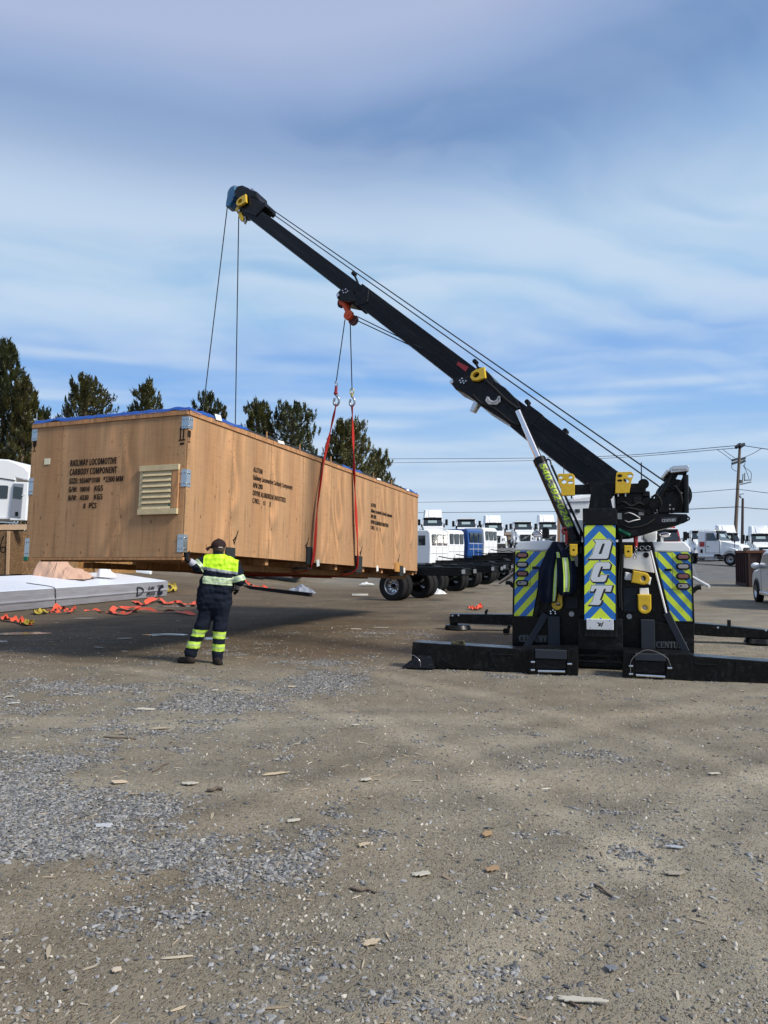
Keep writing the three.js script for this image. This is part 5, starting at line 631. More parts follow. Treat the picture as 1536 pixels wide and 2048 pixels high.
// ---------------------------------------------------------------- highway tractors drawn up facing us on the terrace
{
  function tractor(label, o2 = {}) { // local: front bumper at z = 0, looking along +z
    const paint = o2.paint ?? M.whiteFar, o = thing('tractor_truck', label, 'truck', [0, 0, 0], 0, 'highway tractors parked facing the yard');
    part('hood', [hexa([[-1.0, 0.62, -0.15], [1.0, 0.62, -0.15], [0.98, 0.62, 0.02], [-0.98, 0.62, 0.02]], [[-0.86, 1.7, -0.25], [0.86, 1.7, -0.25], [0.8, 1.55, -0.08], [-0.8, 1.55, -0.08]]), hexa([[-1.05, 0.9, -1.75], [1.05, 0.9, -1.75], [1.0, 0.9, -0.15], [-1.0, 0.9, -0.15]], [[-0.98, 2.05, -1.75], [0.98, 2.05, -1.75], [0.86, 1.7, -0.25], [-0.86, 1.7, -0.25]])], paint, o);
    for (const s of [-1, 1]) { part('fender', [ext([[-0.16, 0.35], [-0.1, 0.95], [-0.35, 1.35], [-0.85, 1.5], [-1.3, 1.35], [-1.6, 0.85], [-1.45, 0.85], [-1.2, 1.15], [-0.85, 1.24], [-0.5, 1.12], [-0.32, 0.8], [-0.3, 0.35]], 0.36, 0.03).rotateY(-Math.PI / 2).translate(s > 0 ? 1.22 : -0.88, 0, 0)], paint, o); part('headlight', [hexa([[s * 0.86 - 0.14, 0.98, -0.2], [s * 0.86 + 0.3 * s * 0.4 + 0.14, 0.98, -0.3], [s * 0.86 + 0.14, 0.98, -0.06], [s * 0.86 - 0.14, 0.98, 0.02]], [[s * 0.86 - 0.12, 1.25, -0.25], [s * 0.86 + 0.14, 1.34, -0.32], [s * 0.86 + 0.12, 1.3, -0.1], [s * 0.86 - 0.12, 1.2, -0.03]])], M.glass, o); }
    const gr = part('grille', [ext([[-0.52, 0.78], [0.52, 0.78], [0.58, 1.5], [-0.58, 1.5]], 0.05, 0.01).translate(0, 0, 0.0)], std(0.012, 0.013, 0.014, 0.5), o); part('grille_bar', [bar(V(-0.4, 0.95, 0.06), V(0.42, 1.4, 0.06), 0.02, 0.035)], M.alum, gr); part('grille_emblem', new THREE.TorusGeometry(0.09, 0.02, 8, 20).translate(0, 1.17, 0.06), M.alum, gr);
    for (let i = 0; i < 6; i++) part('grille_slat', B(1.0, 0.012, 0.02, 0, 0.84 + i * 0.12, 0.05), M.satin, gr);
    part('bumper', [hexa([[-1.16, 0.28, -0.3], [1.16, 0.28, -0.3], [1.05, 0.28, 0.08], [-1.05, 0.28, 0.08]], [[-1.16, 0.66, -0.3], [1.16, 0.66, -0.3], [1.08, 0.66, 0.1], [-1.08, 0.66, 0.1]])], o2.bumper ?? std(0.03, 0.032, 0.034, 0.6), o);
    const cab = part('cab', [hexa([[-1.12, 0.95, -3.6], [1.12, 0.95, -3.6], [1.1, 0.95, -1.7], [-1.1, 0.95, -1.7]], [[-1.12, 2.05, -3.6], [1.12, 2.05, -3.6], [1.08, 2.05, -1.7], [-1.08, 2.05, -1.7]]), hexa([[-1.12, 2.05, -3.6], [1.12, 2.05, -3.6], [1.08, 2.05, -1.7], [-1.08, 2.05, -1.7]], [[-1.06, 2.9, -3.6], [1.06, 2.9, -3.6], [0.98, 2.9, -2.2], [-0.98, 2.9, -2.2]]), hexa([[-1.02, 2.9, -3.6], [1.02, 2.9, -3.6], [0.96, 2.9, -2.15], [-0.96, 2.9, -2.15]], [[-0.95, 3.02, -3.5], [0.95, 3.02, -3.5], [0.88, 3.0, -2.3], [-0.88, 3.0, -2.3]])], paint, o);
    part('windscreen', [hexa([[-0.98, 2.1, -1.78], [0.98, 2.1, -1.78], [0.97, 2.1, -1.69], [-0.97, 2.1, -1.69]], [[-0.9, 2.82, -2.2], [0.9, 2.82, -2.2], [0.9, 2.82, -2.12], [-0.9, 2.82, -2.12]])], M.glass, o);
    part('sun_visor', [B(1.86, 0.16, 0.05, 0, 2.88, -2.06, -0.5)], M.black, o); part('windscreen_patch', [hexa([[-0.5, 2.4, -1.93], [0.42, 2.4, -1.93], [0.42, 2.4, -1.86], [-0.5, 2.4, -1.86]], [[-0.48, 2.66, -2.09], [0.4, 2.66, -2.09], [0.4, 2.66, -2.02], [-0.48, 2.66, -2.02]])], phys(0.3, 0.38, 0.38, 0.2), o);  // a paler grey-green patch laid on the windscreen
    for (const s of [-1, 1]) { part('side_window', hexa([[s * 1.1 - 0.01, 2.08, -2.9], [s * 1.1 + 0.01, 2.08, -2.9], [s * 1.09 + 0.01, 2.08, -1.95], [s * 1.09 - 0.01, 2.08, -1.95]], [[s * 1.06 - 0.012, 2.75, -2.9], [s * 1.06 + 0.012, 2.75, -2.9], [s * 1.02 + 0.012, 2.75, -2.3], [s * 1.02 - 0.012, 2.75, -2.3]]), M.glass, o); const mi = part('side_mirror', [B(0.26, 0.62, 0.16, s * 1.38, 2.45, -1.75, 0, 0, 0, 0.04)], M.black, o); part('mirror_arm', rod(V(s * 1.08, 2.2, -1.85), V(s * 1.3, 2.35, -1.75), 0.03), M.black, mi); part('hood_mirror', [rod(V(s * 0.95, 1.5, -0.6), V(s * 1.08, 2.0, -0.5), 0.022), B(0.16, 0.3, 0.08, s * 1.1, 2.05, -0.5, 0, 0, 0, 0.03)], M.black, o); }
    for (const x of [-0.6, -0.3, 0, 0.3, 0.6]) part('marker_lamp', new THREE.SphereGeometry(0.05, 8, 6).scale(1, 0.7, 1).translate(x, 3.03, -2.35), std(0.5, 0.3, 0.08, 0.4), o);
    if (o2.fairing !== false) part('roof_fairing', [hexa([[-0.98, 2.98, -3.7], [0.98, 2.98, -3.7], [0.8, 3.0, -2.35], [-0.8, 3.0, -2.35]], [[-0.9, 3.85, -3.7], [0.9, 3.85, -3.7], [0.72, 3.72, -2.95], [-0.72, 3.72, -2.95]]), hexa([[-0.45, 3.0, -2.9], [0.45, 3.0, -2.9], [0.36, 3.0, -2.25], [-0.36, 3.0, -2.25]], [[-0.45, 3.75, -2.9], [0.45, 3.75, -2.9], [0.4, 3.66, -2.85], [-0.4, 3.66, -2.85]])], paint, o);
    if (o2.band) part('roof_band', B(1.8, 0.1, 0.06, 0, 2.97, -2.22, -0.3), M.whiteFar, o);
    for (const s of [-1, 1]) { const q = wheel(o, s * 1.02, 0.52, -0.9, 1); q.rotation.set(0, 0, s > 0 ? -Math.PI / 2 : Math.PI / 2); for (const z of [-5.2, -6.5]) { const w = wheel(o, s * 1.0, 0.52, z, 1); w.rotation.set(0, 0, s > 0 ? -Math.PI / 2 : Math.PI / 2); } part('fuel_tank', rod(V(s * 0.9, 0.75, -2.2), V(s * 0.9, 0.75, -3.6), 0.3, 0.3, 20), M.alum, o); }
    part('frame_rail', [B(0.1, 0.28, 6.5, -0.42, 0.9, -3.8), B(0.1, 0.28, 6.5, 0.42, 0.9, -3.8)], M.black, o);
    return o;
  }
  const A = tractor('white tractor truck with raised roof, first of the row, right beside the crate');
  const A0 = tractor('white tractor truck without a roof fairing, second of the row, above the blue cab', { fairing: false }), R0 = tractor('red tractor truck whose red roof shows behind the tow truck’s right fender', { paint: M.red, band: true });
  const put = (o, px, d, py, turn, label) => { const p = P(px, py, d); o.position.set(p.x, p.y, p.z); o.rotation.y = turn; if (label) o.userData = { label, category: 'truck', group: 'highway tractors parked facing the yard' }; return o; };
  const copy = (o, label) => { const c = o.clone(); c.name = numbered('tractor_truck'); scene.add(c); c.userData = { label, category: 'truck', group: 'highway tractors parked facing the yard' }; return c; };
  const yaw = -0.06;
  put(A, 866, 73, 1093, yaw); put(A0, 935, 76, 1094, yaw);
  put(copy(A, 'white tractor truck with raised roof and slanted-bar grille, third of the row'), 990.5, 78, 1100, yaw); put(copy(A0, 'white low-roofed tractor truck just left of the tow truck’s left fender'), 1051, 80, 1097, yaw);
  put(copy(A, 'white tractor truck half hidden behind the tow truck’s lift cylinder'), 1102, 80, 1097, yaw); put(copy(A0, 'white tractor truck glimpsed between the lift cylinder and the mast'), 1150, 80, 1097, yaw);
  put(R0, 1337, 52, 1141, -0.25);
  put(copy(A0, 'white low-roofed tractor truck with black grille, right of the tow truck'), 1411, 73, 1120, -0.28); put(copy(A, 'white tractor truck with raised roof, in front of the utility pole'), 1466, 74, 1124, -0.25); put(copy(A, 'white tractor truck with raised roof at the right edge, over the brown container'), 1531, 76, 1124, -0.3);
  // a day-cab truck in front of them, seen from its side
  const S = tractor('white truck with red door mark, standing sideways in front of the pole', { fairing: false }); put(S, 1494, 62, 1131, 0.72); for (const g of [B(0.012, 1.7, 0.02, -1.13, 1.9, -2.95), B(0.012, 1.0, 0.02, -1.125, 1.5, -1.75), B(0.012, 0.02, 1.2, -1.128, 1.05, -2.35)]) part('door_seam', g, M.slate, S); part('door_handle', B(0.03, 0.05, 0.16, -1.14, 1.6, -2.75), M.black, S); part('side_vent', B(0.02, 0.3, 0.2, -1.14, 1.2, -3.3), M.black, S); part('step_board', B(0.2, 0.08, 1.2, -1.1, 0.5, -2.4), M.alum, S); part('door_mark', B(0.02, 0.42, 0.42, -1.135, 1.8, -3.25), M.red, S);
  put(copy(A0, 'white truck cab glimpsed over the tow truck’s right fender'), 1293, 62, 1118, 0.3);
}
// ---------------------------------------------------------------- sleeper tractor with an open door on the left bank
{
  const d = 35, k = d / FOC, c = P(-2, 1050, d), o = thing('sleeper_truck', 'white sleeper truck with domed roof and open grey-lined door at the left edge', 'truck', [c.x, c.y - 1.0, -d]);
  const q = (px, py, dd = 0) => { const p = P(px, py, d - dd); return [p.x - o.position.x, p.y - o.position.y]; };
  part('cab', [ext([[-90, 1038], [29, 1038], [29, 966], [31, 956], [58, 962], [59, 945], [50, 934], [34, 926], [16, 919], [0, 918], [-40, 920], [-90, 930]].map((p) => q(...p)), 2.3, 0.06).translate(0, 0, -2.3)], M.whiteFar, o);
  part('door', [ext([q(22, 1040), q(53, 1041), q(58, 965), q(30, 964)], 0.1, 0.02).translate(0, 0, 0.0)], M.whiteFar, o);
  const dr = part('door_lining', [ext([q(22, 1034), q(44, 1036), q(50, 968), q(30, 967)], 0.06, 0.02).translate(0, 0, 0.08)], std(0.22, 0.24, 0.28, 0.6), o);
  part('door_window', [ext([q(30, 996), q(46, 998), q(49, 976), q(31, 973)], 0.02).translate(0, 0, 0.145)], M.glass, dr); part('door_handle', [ext([q(34, 1032), q(39.5, 1032), q(39.5, 1024), q(34, 1024)], 0.02).translate(0, 0, 0.145)], M.black, dr); part('grab_bar', [rod(V(...q(48, 992), 0.17), V(...q(52, 988), 0.17), 0.03)], M.white, dr);
  part('side_window', [ext([q(-22, 997), q(15, 997), q(17, 973), q(15, 971), q(-22, 970)], 0.03, 0.01).translate(0, 0, 0.0)], M.glass, o); part('roof_seam', [bar(V(...q(-40, 950), 0.02), V(...q(31, 961), 0.02), 0.03, 0.04)], M.black, o);
  part('step', [bar(V(...q(-20, 1043), 0.1), V(...q(36, 1046), 0.1), 0.3, 0.07)], M.alum, o); part('frame_rail', [B(7, 0.3, 0.5, -1.2, 0.75, -1.0)], M.black, o); for (const x of [-2.6, 1.4]) wheel(o, x, 0.52, -0.1, 1);
}
// ---------------------------------------------------------------- container, car, poles, wires, far building
{
  const c = onGround(1497, 1174), o = thing('waste_container', 'dark brown ribbed steel roll-off container behind the silver car', 'container', c.toArray(), -0.24), rust = std(0.045, 0.02, 0.018, 0.75, 0.1, { map: tiled(GRIME, 2) }), rim = std(0.14, 0.06, 0.035, 0.7);
  const Wd = 2.3, Ln = 6, Ht = 1.62; // end face to the left-front, long side to the right
  const R = [[-0.5, 0, 0.1]]; o.rotation.y = -0.24;
  part('side_wall', [B(Ln, Ht, 0.05, Ln / 2, Ht / 2 + 0.08, 0), B(Ln, Ht, 0.05, Ln / 2, Ht / 2 + 0.08, -Wd)], rust, o); part('end_wall', [B(0.05, Ht, Wd, 0, Ht / 2 + 0.08, -Wd / 2), B(0.05, Ht, Wd, Ln, Ht / 2 + 0.08, -Wd / 2)], rust, o);
  for (let i = 0; i <= 10; i++) part('rib', B(0.1, Ht, 0.09, 0.05 + i * (Ln - 0.1) / 10, Ht / 2 + 0.08, 0.06), rust, o); for (let i = 0; i <= 5; i++) part('rib', B(0.08, Ht, 0.08, -0.06, Ht / 2 + 0.08, -0.06 - i * (Wd - 0.12) / 5), rust, o);
  part('top_rim', [B(Ln + 0.2, 0.12, 0.14, Ln / 2, Ht + 0.1, 0.05), B(0.14, 0.12, Wd + 0.1, -0.05, Ht + 0.1, -Wd / 2), B(Ln + 0.2, 0.12, 0.14, Ln / 2, Ht + 0.1, -Wd)], rim, o); part('bottom_rail', [B(Ln, 0.14, 0.16, Ln / 2, 0.1, 0.03), B(0.16, 0.14, Wd, -0.03, 0.1, -Wd / 2)], rust, o); part('floor', B(Ln, 0.05, Wd, Ln / 2, 0.14, -Wd / 2), rust, o); part('sheet', B(Ln * 0.8, 0.06, 0.9, Ln * 0.55, Ht + 0.16, -0.5, 0.06), M.white, o);
}
{
  const s = onGround(1518, 1204), o = thing('silver_car', 'silver car cut off by the right edge of the picture', 'car', [s.x + 0.752, s.y, s.z + 0.424], -1.85), silver = phys(0.5, 0.53, 0.58, 0.3, { clearcoat: 1, clearcoatRoughness: 0.08, metalness: 0.35 });
  // local: nose towards -x, near flank at z = 0.9
  const prof = [[-0.95, 0.42], [-0.98, 0.75], [-0.9, 0.98], [-0.62, 1.08], [0.1, 1.16], [0.85, 1.66], [1.2, 1.74], [2.6, 1.74], [3.35, 1.6], [3.7, 1.1], [3.75, 0.45], [3.3, 0.36], [0.35, 0.34]];
  part('body', [ext(prof, 1.8, 0.08).translate(0, 0, -0.9)], silver, o); part('side_window', [ext([[0.55, 1.16], [1.0, 1.6], [1.9, 1.64], [1.9, 1.16]], 0.03).translate(0, 0, 0.885), ext([[1.98, 1.16], [1.98, 1.64], [2.7, 1.64], [3.2, 1.2]], 0.03).translate(0, 0, 0.885)], M.glass, o); part('windscreen', hexa([[0.08, 1.17, -0.75], [0.12, 1.17, -0.75], [0.12, 1.17, 0.75], [0.08, 1.17, 0.75]], [[0.8, 1.66, -0.68], [0.84, 1.66, -0.68], [0.84, 1.66, 0.68], [0.8, 1.66, 0.68]]), M.glass, o);
  part('wing_mirror', new THREE.SphereGeometry(0.14, 14, 10).scale(0.8, 0.75, 1).translate(0.35, 1.24, 1.02), M.white, o); part('headlight', B(0.3, 0.18, 0.4, -0.78, 0.85, 0.68, 0, 0, 0.2, 0.05), M.clearLens, o); part('bumper', B(0.25, 0.25, 1.7, -0.95, 0.5, 0, 0, 0, 0, 0.06), silver, o); part('sill', B(2.2, 0.12, 0.1, 1.4, 0.34, 0.88, 0, 0, 0, 0.03), M.alum, o); part('door_handle', B(0.2, 0.05, 0.04, 1.6, 1.02, 0.92, 0, 0, 0, 0.015), silver, o); part('door_seam', [B(0.012, 0.8, 0.02, 0.55, 0.8, 0.895), B(0.012, 0.85, 0.02, 1.95, 0.8, 0.895)], M.black, o);
  part('arch', [new THREE.TorusGeometry(0.41, 0.05, 8, 24, Math.PI).translate(-0.2, 0.38, 0.88), new THREE.TorusGeometry(0.41, 0.05, 8, 24, Math.PI).translate(2.85, 0.38, 0.88)], M.black, o);
  for (const x of [-0.2, 2.85]) for (const z of [0.84, -0.84]) { const q = wheel(o, x, 0.37, z, z); q.scale.set(0.71, 0.8, 0.71); }
}
{
  const wood = std(0.16, 0.125, 0.1, 0.85), d = 92, top = P(1481, 889, d), bot = P(1470, 1075, d), o = thing('utility_pole', 'tall leaning wooden utility pole with two sets of cross arms and switchgear', 'utility pole', [bot.x, bot.y - 1.5, bot.z]), L = (p) => p.clone().sub(o.position), PL = (x, y, dd = 0) => L(P(x, y, d - dd));
  part('pole', rod(V(-0.1, 0, 0), PL(1480, 888), 0.25, 0.15, 16), wood, o);
  part('cross_arm', [bar(PL(1472, 895, 0.4), PL(1480.5, 888.5, -0.4), 0.3, 0.36), bar(PL(1480, 893.5, 0.4), PL(1488, 888.5, -0.4), 0.3, 0.36)], M.slate, o); part('cross_arm', [bar(PL(1464, 921, 0.3), PL(1478, 917, 0), 0.22, 0.28), bar(PL(1464, 927.5, 0.3), PL(1478, 923, 0), 0.22, 0.28), bar(PL(1478, 920, 0), PL(1490, 916, -0.3), 0.22, 0.28), bar(PL(1478, 927, 0), PL(1490, 921.5, -0.3), 0.22, 0.28)], M.slate, o);
  part('transformer_bank', [rod(PL(1481, 966), PL(1481, 960), 0.28, 0.28, 14), bar(PL(1481, 969), PL(1502, 964), 0.2, 0.14), bar(PL(1490, 960.5), PL(1502, 960), 0.2, 0.12), rod(PL(1485, 966), PL(1486, 948), 0.06), rod(PL(1489, 962), PL(1489.5, 946), 0.06)], std(0.1, 0.11, 0.11, 0.6), o);
  part('street_lamp_arm', [rod(PL(1476, 989), PL(1487.5, 987.5), 0.06), rod(PL(1479, 991), PL(1482, 996), 0.12)], M.steel, o);
  const j = []; for (const [a, b, c2] of [[[1434, 899], [1450, 910], [1464, 921]], [[1446, 899], [1456, 907], [1470, 916]], [[1464, 926], [1464, 937], [1473, 943]], [[1490, 926], [1489, 934], [1497, 940]], [[1497, 940], [1502, 945], [1502, 960]], [[1486, 930], [1492, 941], [1498, 958]], [[1524, 896], [1508, 906], [1490, 914]]]) j.push(tube([PL(...a), PL(...b), PL(...c2)], 0.035, 10, 5)); part('jumper_wire', j, M.wire, o);
  const d2 = 84, b2 = P(1483.5, 1075, d2), o2 = thing('utility_pole', 'shorter dark bare pole standing just right of the leaning one', 'utility pole', [b2.x, b2.y - 1.5, b2.z]); part('pole', rod(V(0, 0, 0), P(1485.5, 996.5, d2).sub(o2.position), 0.17, 0.13, 14), std(0.09, 0.065, 0.06, 0.85), o2);
  // overhead lines, sagging from the tall pole past both edges
  const wires = [['uppermost overhead line, from the pole top away to the left', [1476, 891, 92], [1200, 913, 118], [700, 918, 170], 0.045], ['second overhead line, a little below the uppermost one', [1474, 896, 92], [1200, 917, 118], [700, 927, 170], 0.04], ['third overhead line, running level above the parked tractors’ roofs', [1473, 978, 92], [1240, 996, 110], [760, 1006, 150], 0.035], ['lowest overhead line, just above the white tractors on the left', [1471, 1014, 92], [1330, 1020, 100], [760, 1026, 150], 0.045], ['overhead line from the pole top off to the right edge', [1485, 891, 92], [1540, 899, 84], [1700, 915, 66], 0.045], ['overhead line at mid height off to the right edge', [1473, 978, 92], [1536, 986, 84], [1700, 1000, 66], 0.035], ['wavy lowest overhead line off to the right edge', [1471, 1013, 92], [1510, 1017, 87], [1600, 1020, 72], 0.045]];
  for (const [label, a, b, c, r] of wires) { const o3 = new THREE.Mesh(tube([P(...a), P(...b), P(...c)], r, 40, 5), M.wire); o3.name = numbered('power_line'); scene.add(o3); tag(o3, label, 'power line', null); }
  // a long low building far behind, and a wire fence on the terrace edge
  const bd = 120, f = P(800, 1075, bd), bl = thing('low_building', 'long low tan building far behind the white tractors', 'building', [P(890, 1090, bd).x, P(890, 1092, bd).y, -bd]); part('wall', B(22, 1.7, 8, 0, 0.85, 0), std(0.3, 0.22, 0.14, 0.85), bl); part('roof', hexa([[-11.3, 1.7, -4.2], [11.3, 1.7, -4.2], [11.3, 1.7, 4.2], [-11.3, 1.7, 4.2]], [[-11.3, 2.3, -0.2], [11.3, 2.3, -0.2], [11.3, 2.3, 0.2], [-11.3, 2.3, 0.2]]), std(0.2, 0.16, 0.12, 0.8), bl);
  for (let i = 0; i < 6; i++) part('window', B(1.2, 0.7, 0.1, -9 + i * 3.6, 1.0, 4.0), M.glass, bl);
  const fn = thing('wire_fence', 'thin wire fence with slim posts behind the white tractors', 'fence', [P(840, 1080, 96).x, P(840, 1085, 96).y - 0.6, -96]); for (let i = 0; i < 9; i++) part('post', rod(V(i * 2.6, 0, 0), V(i * 2.6, 2.4, 0), 0.05), M.steel, fn); part('rail', [rod(V(0, 2.3, 0), V(21, 2.3, 0), 0.03), rod(V(0, 1.2, 0), V(21, 1.2, 0), 0.02)], M.steel, fn);
}
// ---------------------------------------------------------------- pines beyond the crate
{
  const bark = std(0.11, 0.085, 0.065, 0.9);
  const needle = [[0.25, 0.26, 0.125], [0.21, 0.235, 0.135], [0.28, 0.275, 0.14]].map((c) => new THREE.MeshPhysicalMaterial({ color: new THREE.Color().setRGB(...c), roughness: 0.85, vertexColors: true, side: THREE.DoubleSide, transmission: 0 }));
  function pine(px, pyTop, pyBot, halfPx, d, seed, label, o2 = {}) {
    const r = rng(seed), top = P(px, pyTop, d), y0 = gBase(top.x, d), h = top.y - y0, base = o2.base ?? 0.12, R = halfPx / FOC * d, o = thing('pine_tree', label, 'tree', [top.x, y0, -d]);
    const lean = (t) => V(o2.lean ? o2.lean * R * t * t : 0, h * t, 0);
    part('trunk', tube([lean(0), lean(0.3), lean(0.65), lean(0.96)], 0.16, 20, 8), bark, o);
    const pos = [], nor = [], col = [], limbs = [];
    const tuft = (c, dir, s, tone) => { // a shoot: a spindle of short blades standing off a twig
      const n = 7; for (let i = 0; i < n; i++) {
        const t = i / n, a = r() * 6.3, p = c.clone().addScaledVector(dir, s * (t - 0.3)), side = V(Math.cos(a), 0.5 * Math.sin(a) + 0.25, Math.sin(a)).normalize(), e = p.clone().addScaledVector(side, s * (0.42 - 0.2 * t)).addScaledVector(dir, s * 0.35), w = V(-side.z, 0.2 * (r() - 0.5), side.x).multiplyScalar(s * 0.15);
        const q = [p.clone().sub(w), p.clone().add(w), e]; const nn = side.clone().multiplyScalar(0.7).addScaledVector(dir, 0.3).add(V(0, 0.35, 0)).normalize(); for (const z of q) { pos.push(z.x, z.y, z.z); nor.push(nn.x, nn.y, nn.z); const k = tone * (0.75 + 0.5 * r()); col.push(k, k, k * 0.95); }
      }
    };
    const n = o2.limbs ?? 64, ts = o2.tuft ?? 0.5;
    for (let i = 0; i < n; i++) {
      const t = lerp(base, 0.99, Math.pow((i + r()) / n, 0.9)), prof = o2.round ? Math.sqrt(Math.max(0.02, 1 - Math.pow((t - base) / (1 - base), 2.2))) * lerp(0.75, 1, smooth(base, base + 0.3, t)) : Math.pow(1 - t, 0.72) * 1.22 + 0.05, a = i * 2.4 + r() * 0.9, ln = R * prof * (0.62 + 0.5 * r()), up = lerp(0.15, 0.95, t) * (0.6 + 0.7 * r());
      const s = lean(t), e = s.clone().add(V(Math.cos(a) * ln, ln * up * 0.75, Math.sin(a) * ln)), m = s.clone().lerp(e, 0.55).add(V(0, -0.09 * ln, 0));
      limbs.push(tube([s, m, e], 0.035, 5, 4));
      const cv = new THREE.CatmullRomCurve3([s, m, e]), cnt = Math.max(5, Math.round(ln / ts * (o2.dense ?? 7) * 0.66));
      for (let k = 0; k < cnt; k++) { const f = 0.25 + 0.78 * Math.pow(r(), 0.75), p = cv.getPoint(Math.min(1, f)), sp = ln * 0.3 * (0.4 + 0.7 * (1 - Math.abs(f - 0.6))), q = p.clone().add(V((r() - 0.5) * 2 * sp, (r() - 0.35) * sp * 0.9, (r() - 0.5) * 2 * sp)), dir = e.clone().sub(s).normalize().multiplyScalar(0.6).add(V((r() - 0.5) * 0.7, 0.75 + 0.5 * t, (r() - 0.5) * 0.7)).normalize(), depth = clamp(q.clone().sub(lean(clamp(q.y / h))).setY(0).length() / (R * prof + 0.01)); tuft(q, dir, ts * (0.7 + 0.7 * r()), 0.9 + 0.2 * r()); }
      if (t > 0.55) for (let k = 0; k < 3; k++) tuft(e.clone().add(V((r() - 0.5) * 0.3, 0.2 * r(), (r() - 0.5) * 0.3)), V((r() - 0.5) * 0.25, 1, (r() - 0.5) * 0.25).normalize(), ts * (1.1 + 0.6 * r()), 1);
    }
    for (let k = 0; k < 8; k++) tuft(lean(0.97).add(V(0, -0.12 * k, 0)), V((r() - 0.5) * 0.3, 1, (r() - 0.5) * 0.3), ts * 1.5, 1);
    const g = new THREE.BufferGeometry(); g.setAttribute('position', new THREE.Float32BufferAttribute(pos, 3)); g.setAttribute('normal', new THREE.Float32BufferAttribute(nor, 3)); g.setAttribute('color', new THREE.Float32BufferAttribute(col, 3));
    const c = new THREE.Mesh(g, needle[seed % 3]); c.name = 'crown'; c.castShadow = c.receiveShadow = true; o.add(c); part('limbs', limbs, bark, o); return o;
  }
  pine(10, 694, 940, 78, 62, 1, 'tall dense pine filling the left edge above the white sleeper truck', { limbs: 130, dense: 9, tuft: 0.62, base: 0.06 });
  pine(48, 768, 940, 42, 60, 14, 'bushy pine leaning out to the right of the tall pine at the left edge', { limbs: 80, dense: 8, round: true, tuft: 0.6, base: 0.1 });
  pine(172, 764, 830, 58, 66, 2, 'round-headed pine with upright shoots behind the left part of the crate', { round: true, limbs: 100, dense: 7, base: 0.3 });
  pine(294, 773, 825, 78, 68, 3, 'dark pointed spruce behind the blue tarpaulin of the crate', { limbs: 90, dense: 7, base: 0.25 });
  pine(414, 794, 840, 46, 70, 4, 'low pine top showing between the two left hoist cables', { round: true, limbs: 70, dense: 6, base: 0.3 });
  pine(448, 818, 850, 16, 72, 5, 'tiny pointed pine tip to the left of the second hoist cable', { limbs: 40, dense: 6, base: 0.3, tuft: 0.4 });
  pine(516, 814, 880, 42, 70, 6, 'pine with spiky top, left one of the pair behind the crate’s middle', { limbs: 90, dense: 7, round: true, base: 0.3 });
  pine(584, 822, 900, 68, 70, 7, 'open-branched pine, right one of the pair behind the crate’s middle', { limbs: 90, dense: 5.5, round: true, base: 0.3 });
  pine(696, 853, 960, 58, 72, 8, 'broad pine seen behind the two red slings', { limbs: 110, dense: 7, round: true, base: 0.25 });
  pine(752, 912, 970, 34, 74, 9, 'small low pine right of the slings, at the end of the tree line', { limbs: 60, dense: 6, round: true, base: 0.3, lean: 0.2 });
  pine(88, 828, 860, 30, 66, 10, 'low pine tip just above the crate’s left top corner', { limbs: 40, dense: 6, round: true, base: 0.3 });
}
// ---------------------------------------------------------------- things lying in the yard on the left
const osb = (() => { const r = rng(61), n = 512, b = octaves(n, [[6, 0.5], [40, 0.5]], 71), col = new Float32Array(n * n); for (let i = 0; i < n * n; i++) col[i] = 0.62 + 0.2 * (b(i % n, Math.floor(i / n)) - 0.5); for (let q = 0; q < 5200; q++) { const cx = r() * n, cy = r() * n, a = 3 + 9 * r(), w = 1.5 + 3 * r(), th = r() * 3.14, v = 0.42 + 0.5 * r(), R = Math.ceil(a); for (let dy = -R; dy <= R; dy++) for (let dx = -R; dx <= R; dx++) { const u = dx * Math.cos(th) + dy * Math.sin(th), t = -dx * Math.sin(th) + dy * Math.cos(th); if (Math.abs(u) < a && Math.abs(t) < w) col[((Math.floor(cy + dy) + n) % n) * n + (Math.floor(cx + dx) + n) % n] = v; } } return dataTex(n, n, (i, j) => { const v = col[j * n + i]; return [255 * v, 255 * v * 0.83, 255 * v * 0.65]; }, true); })();
const osbMat = std(0.62, 0.58, 0.53, 0.85, 0, { map: osb, bumpMap: osb, bumpScale: 0.003 }), osbWarm = std(0.9, 0.72, 0.45, 0.85, 0, { map: osb }), deal = std(0.5, 0.33, 0.2, 0.75, 0, { map: tiled(GRIME, 2) });
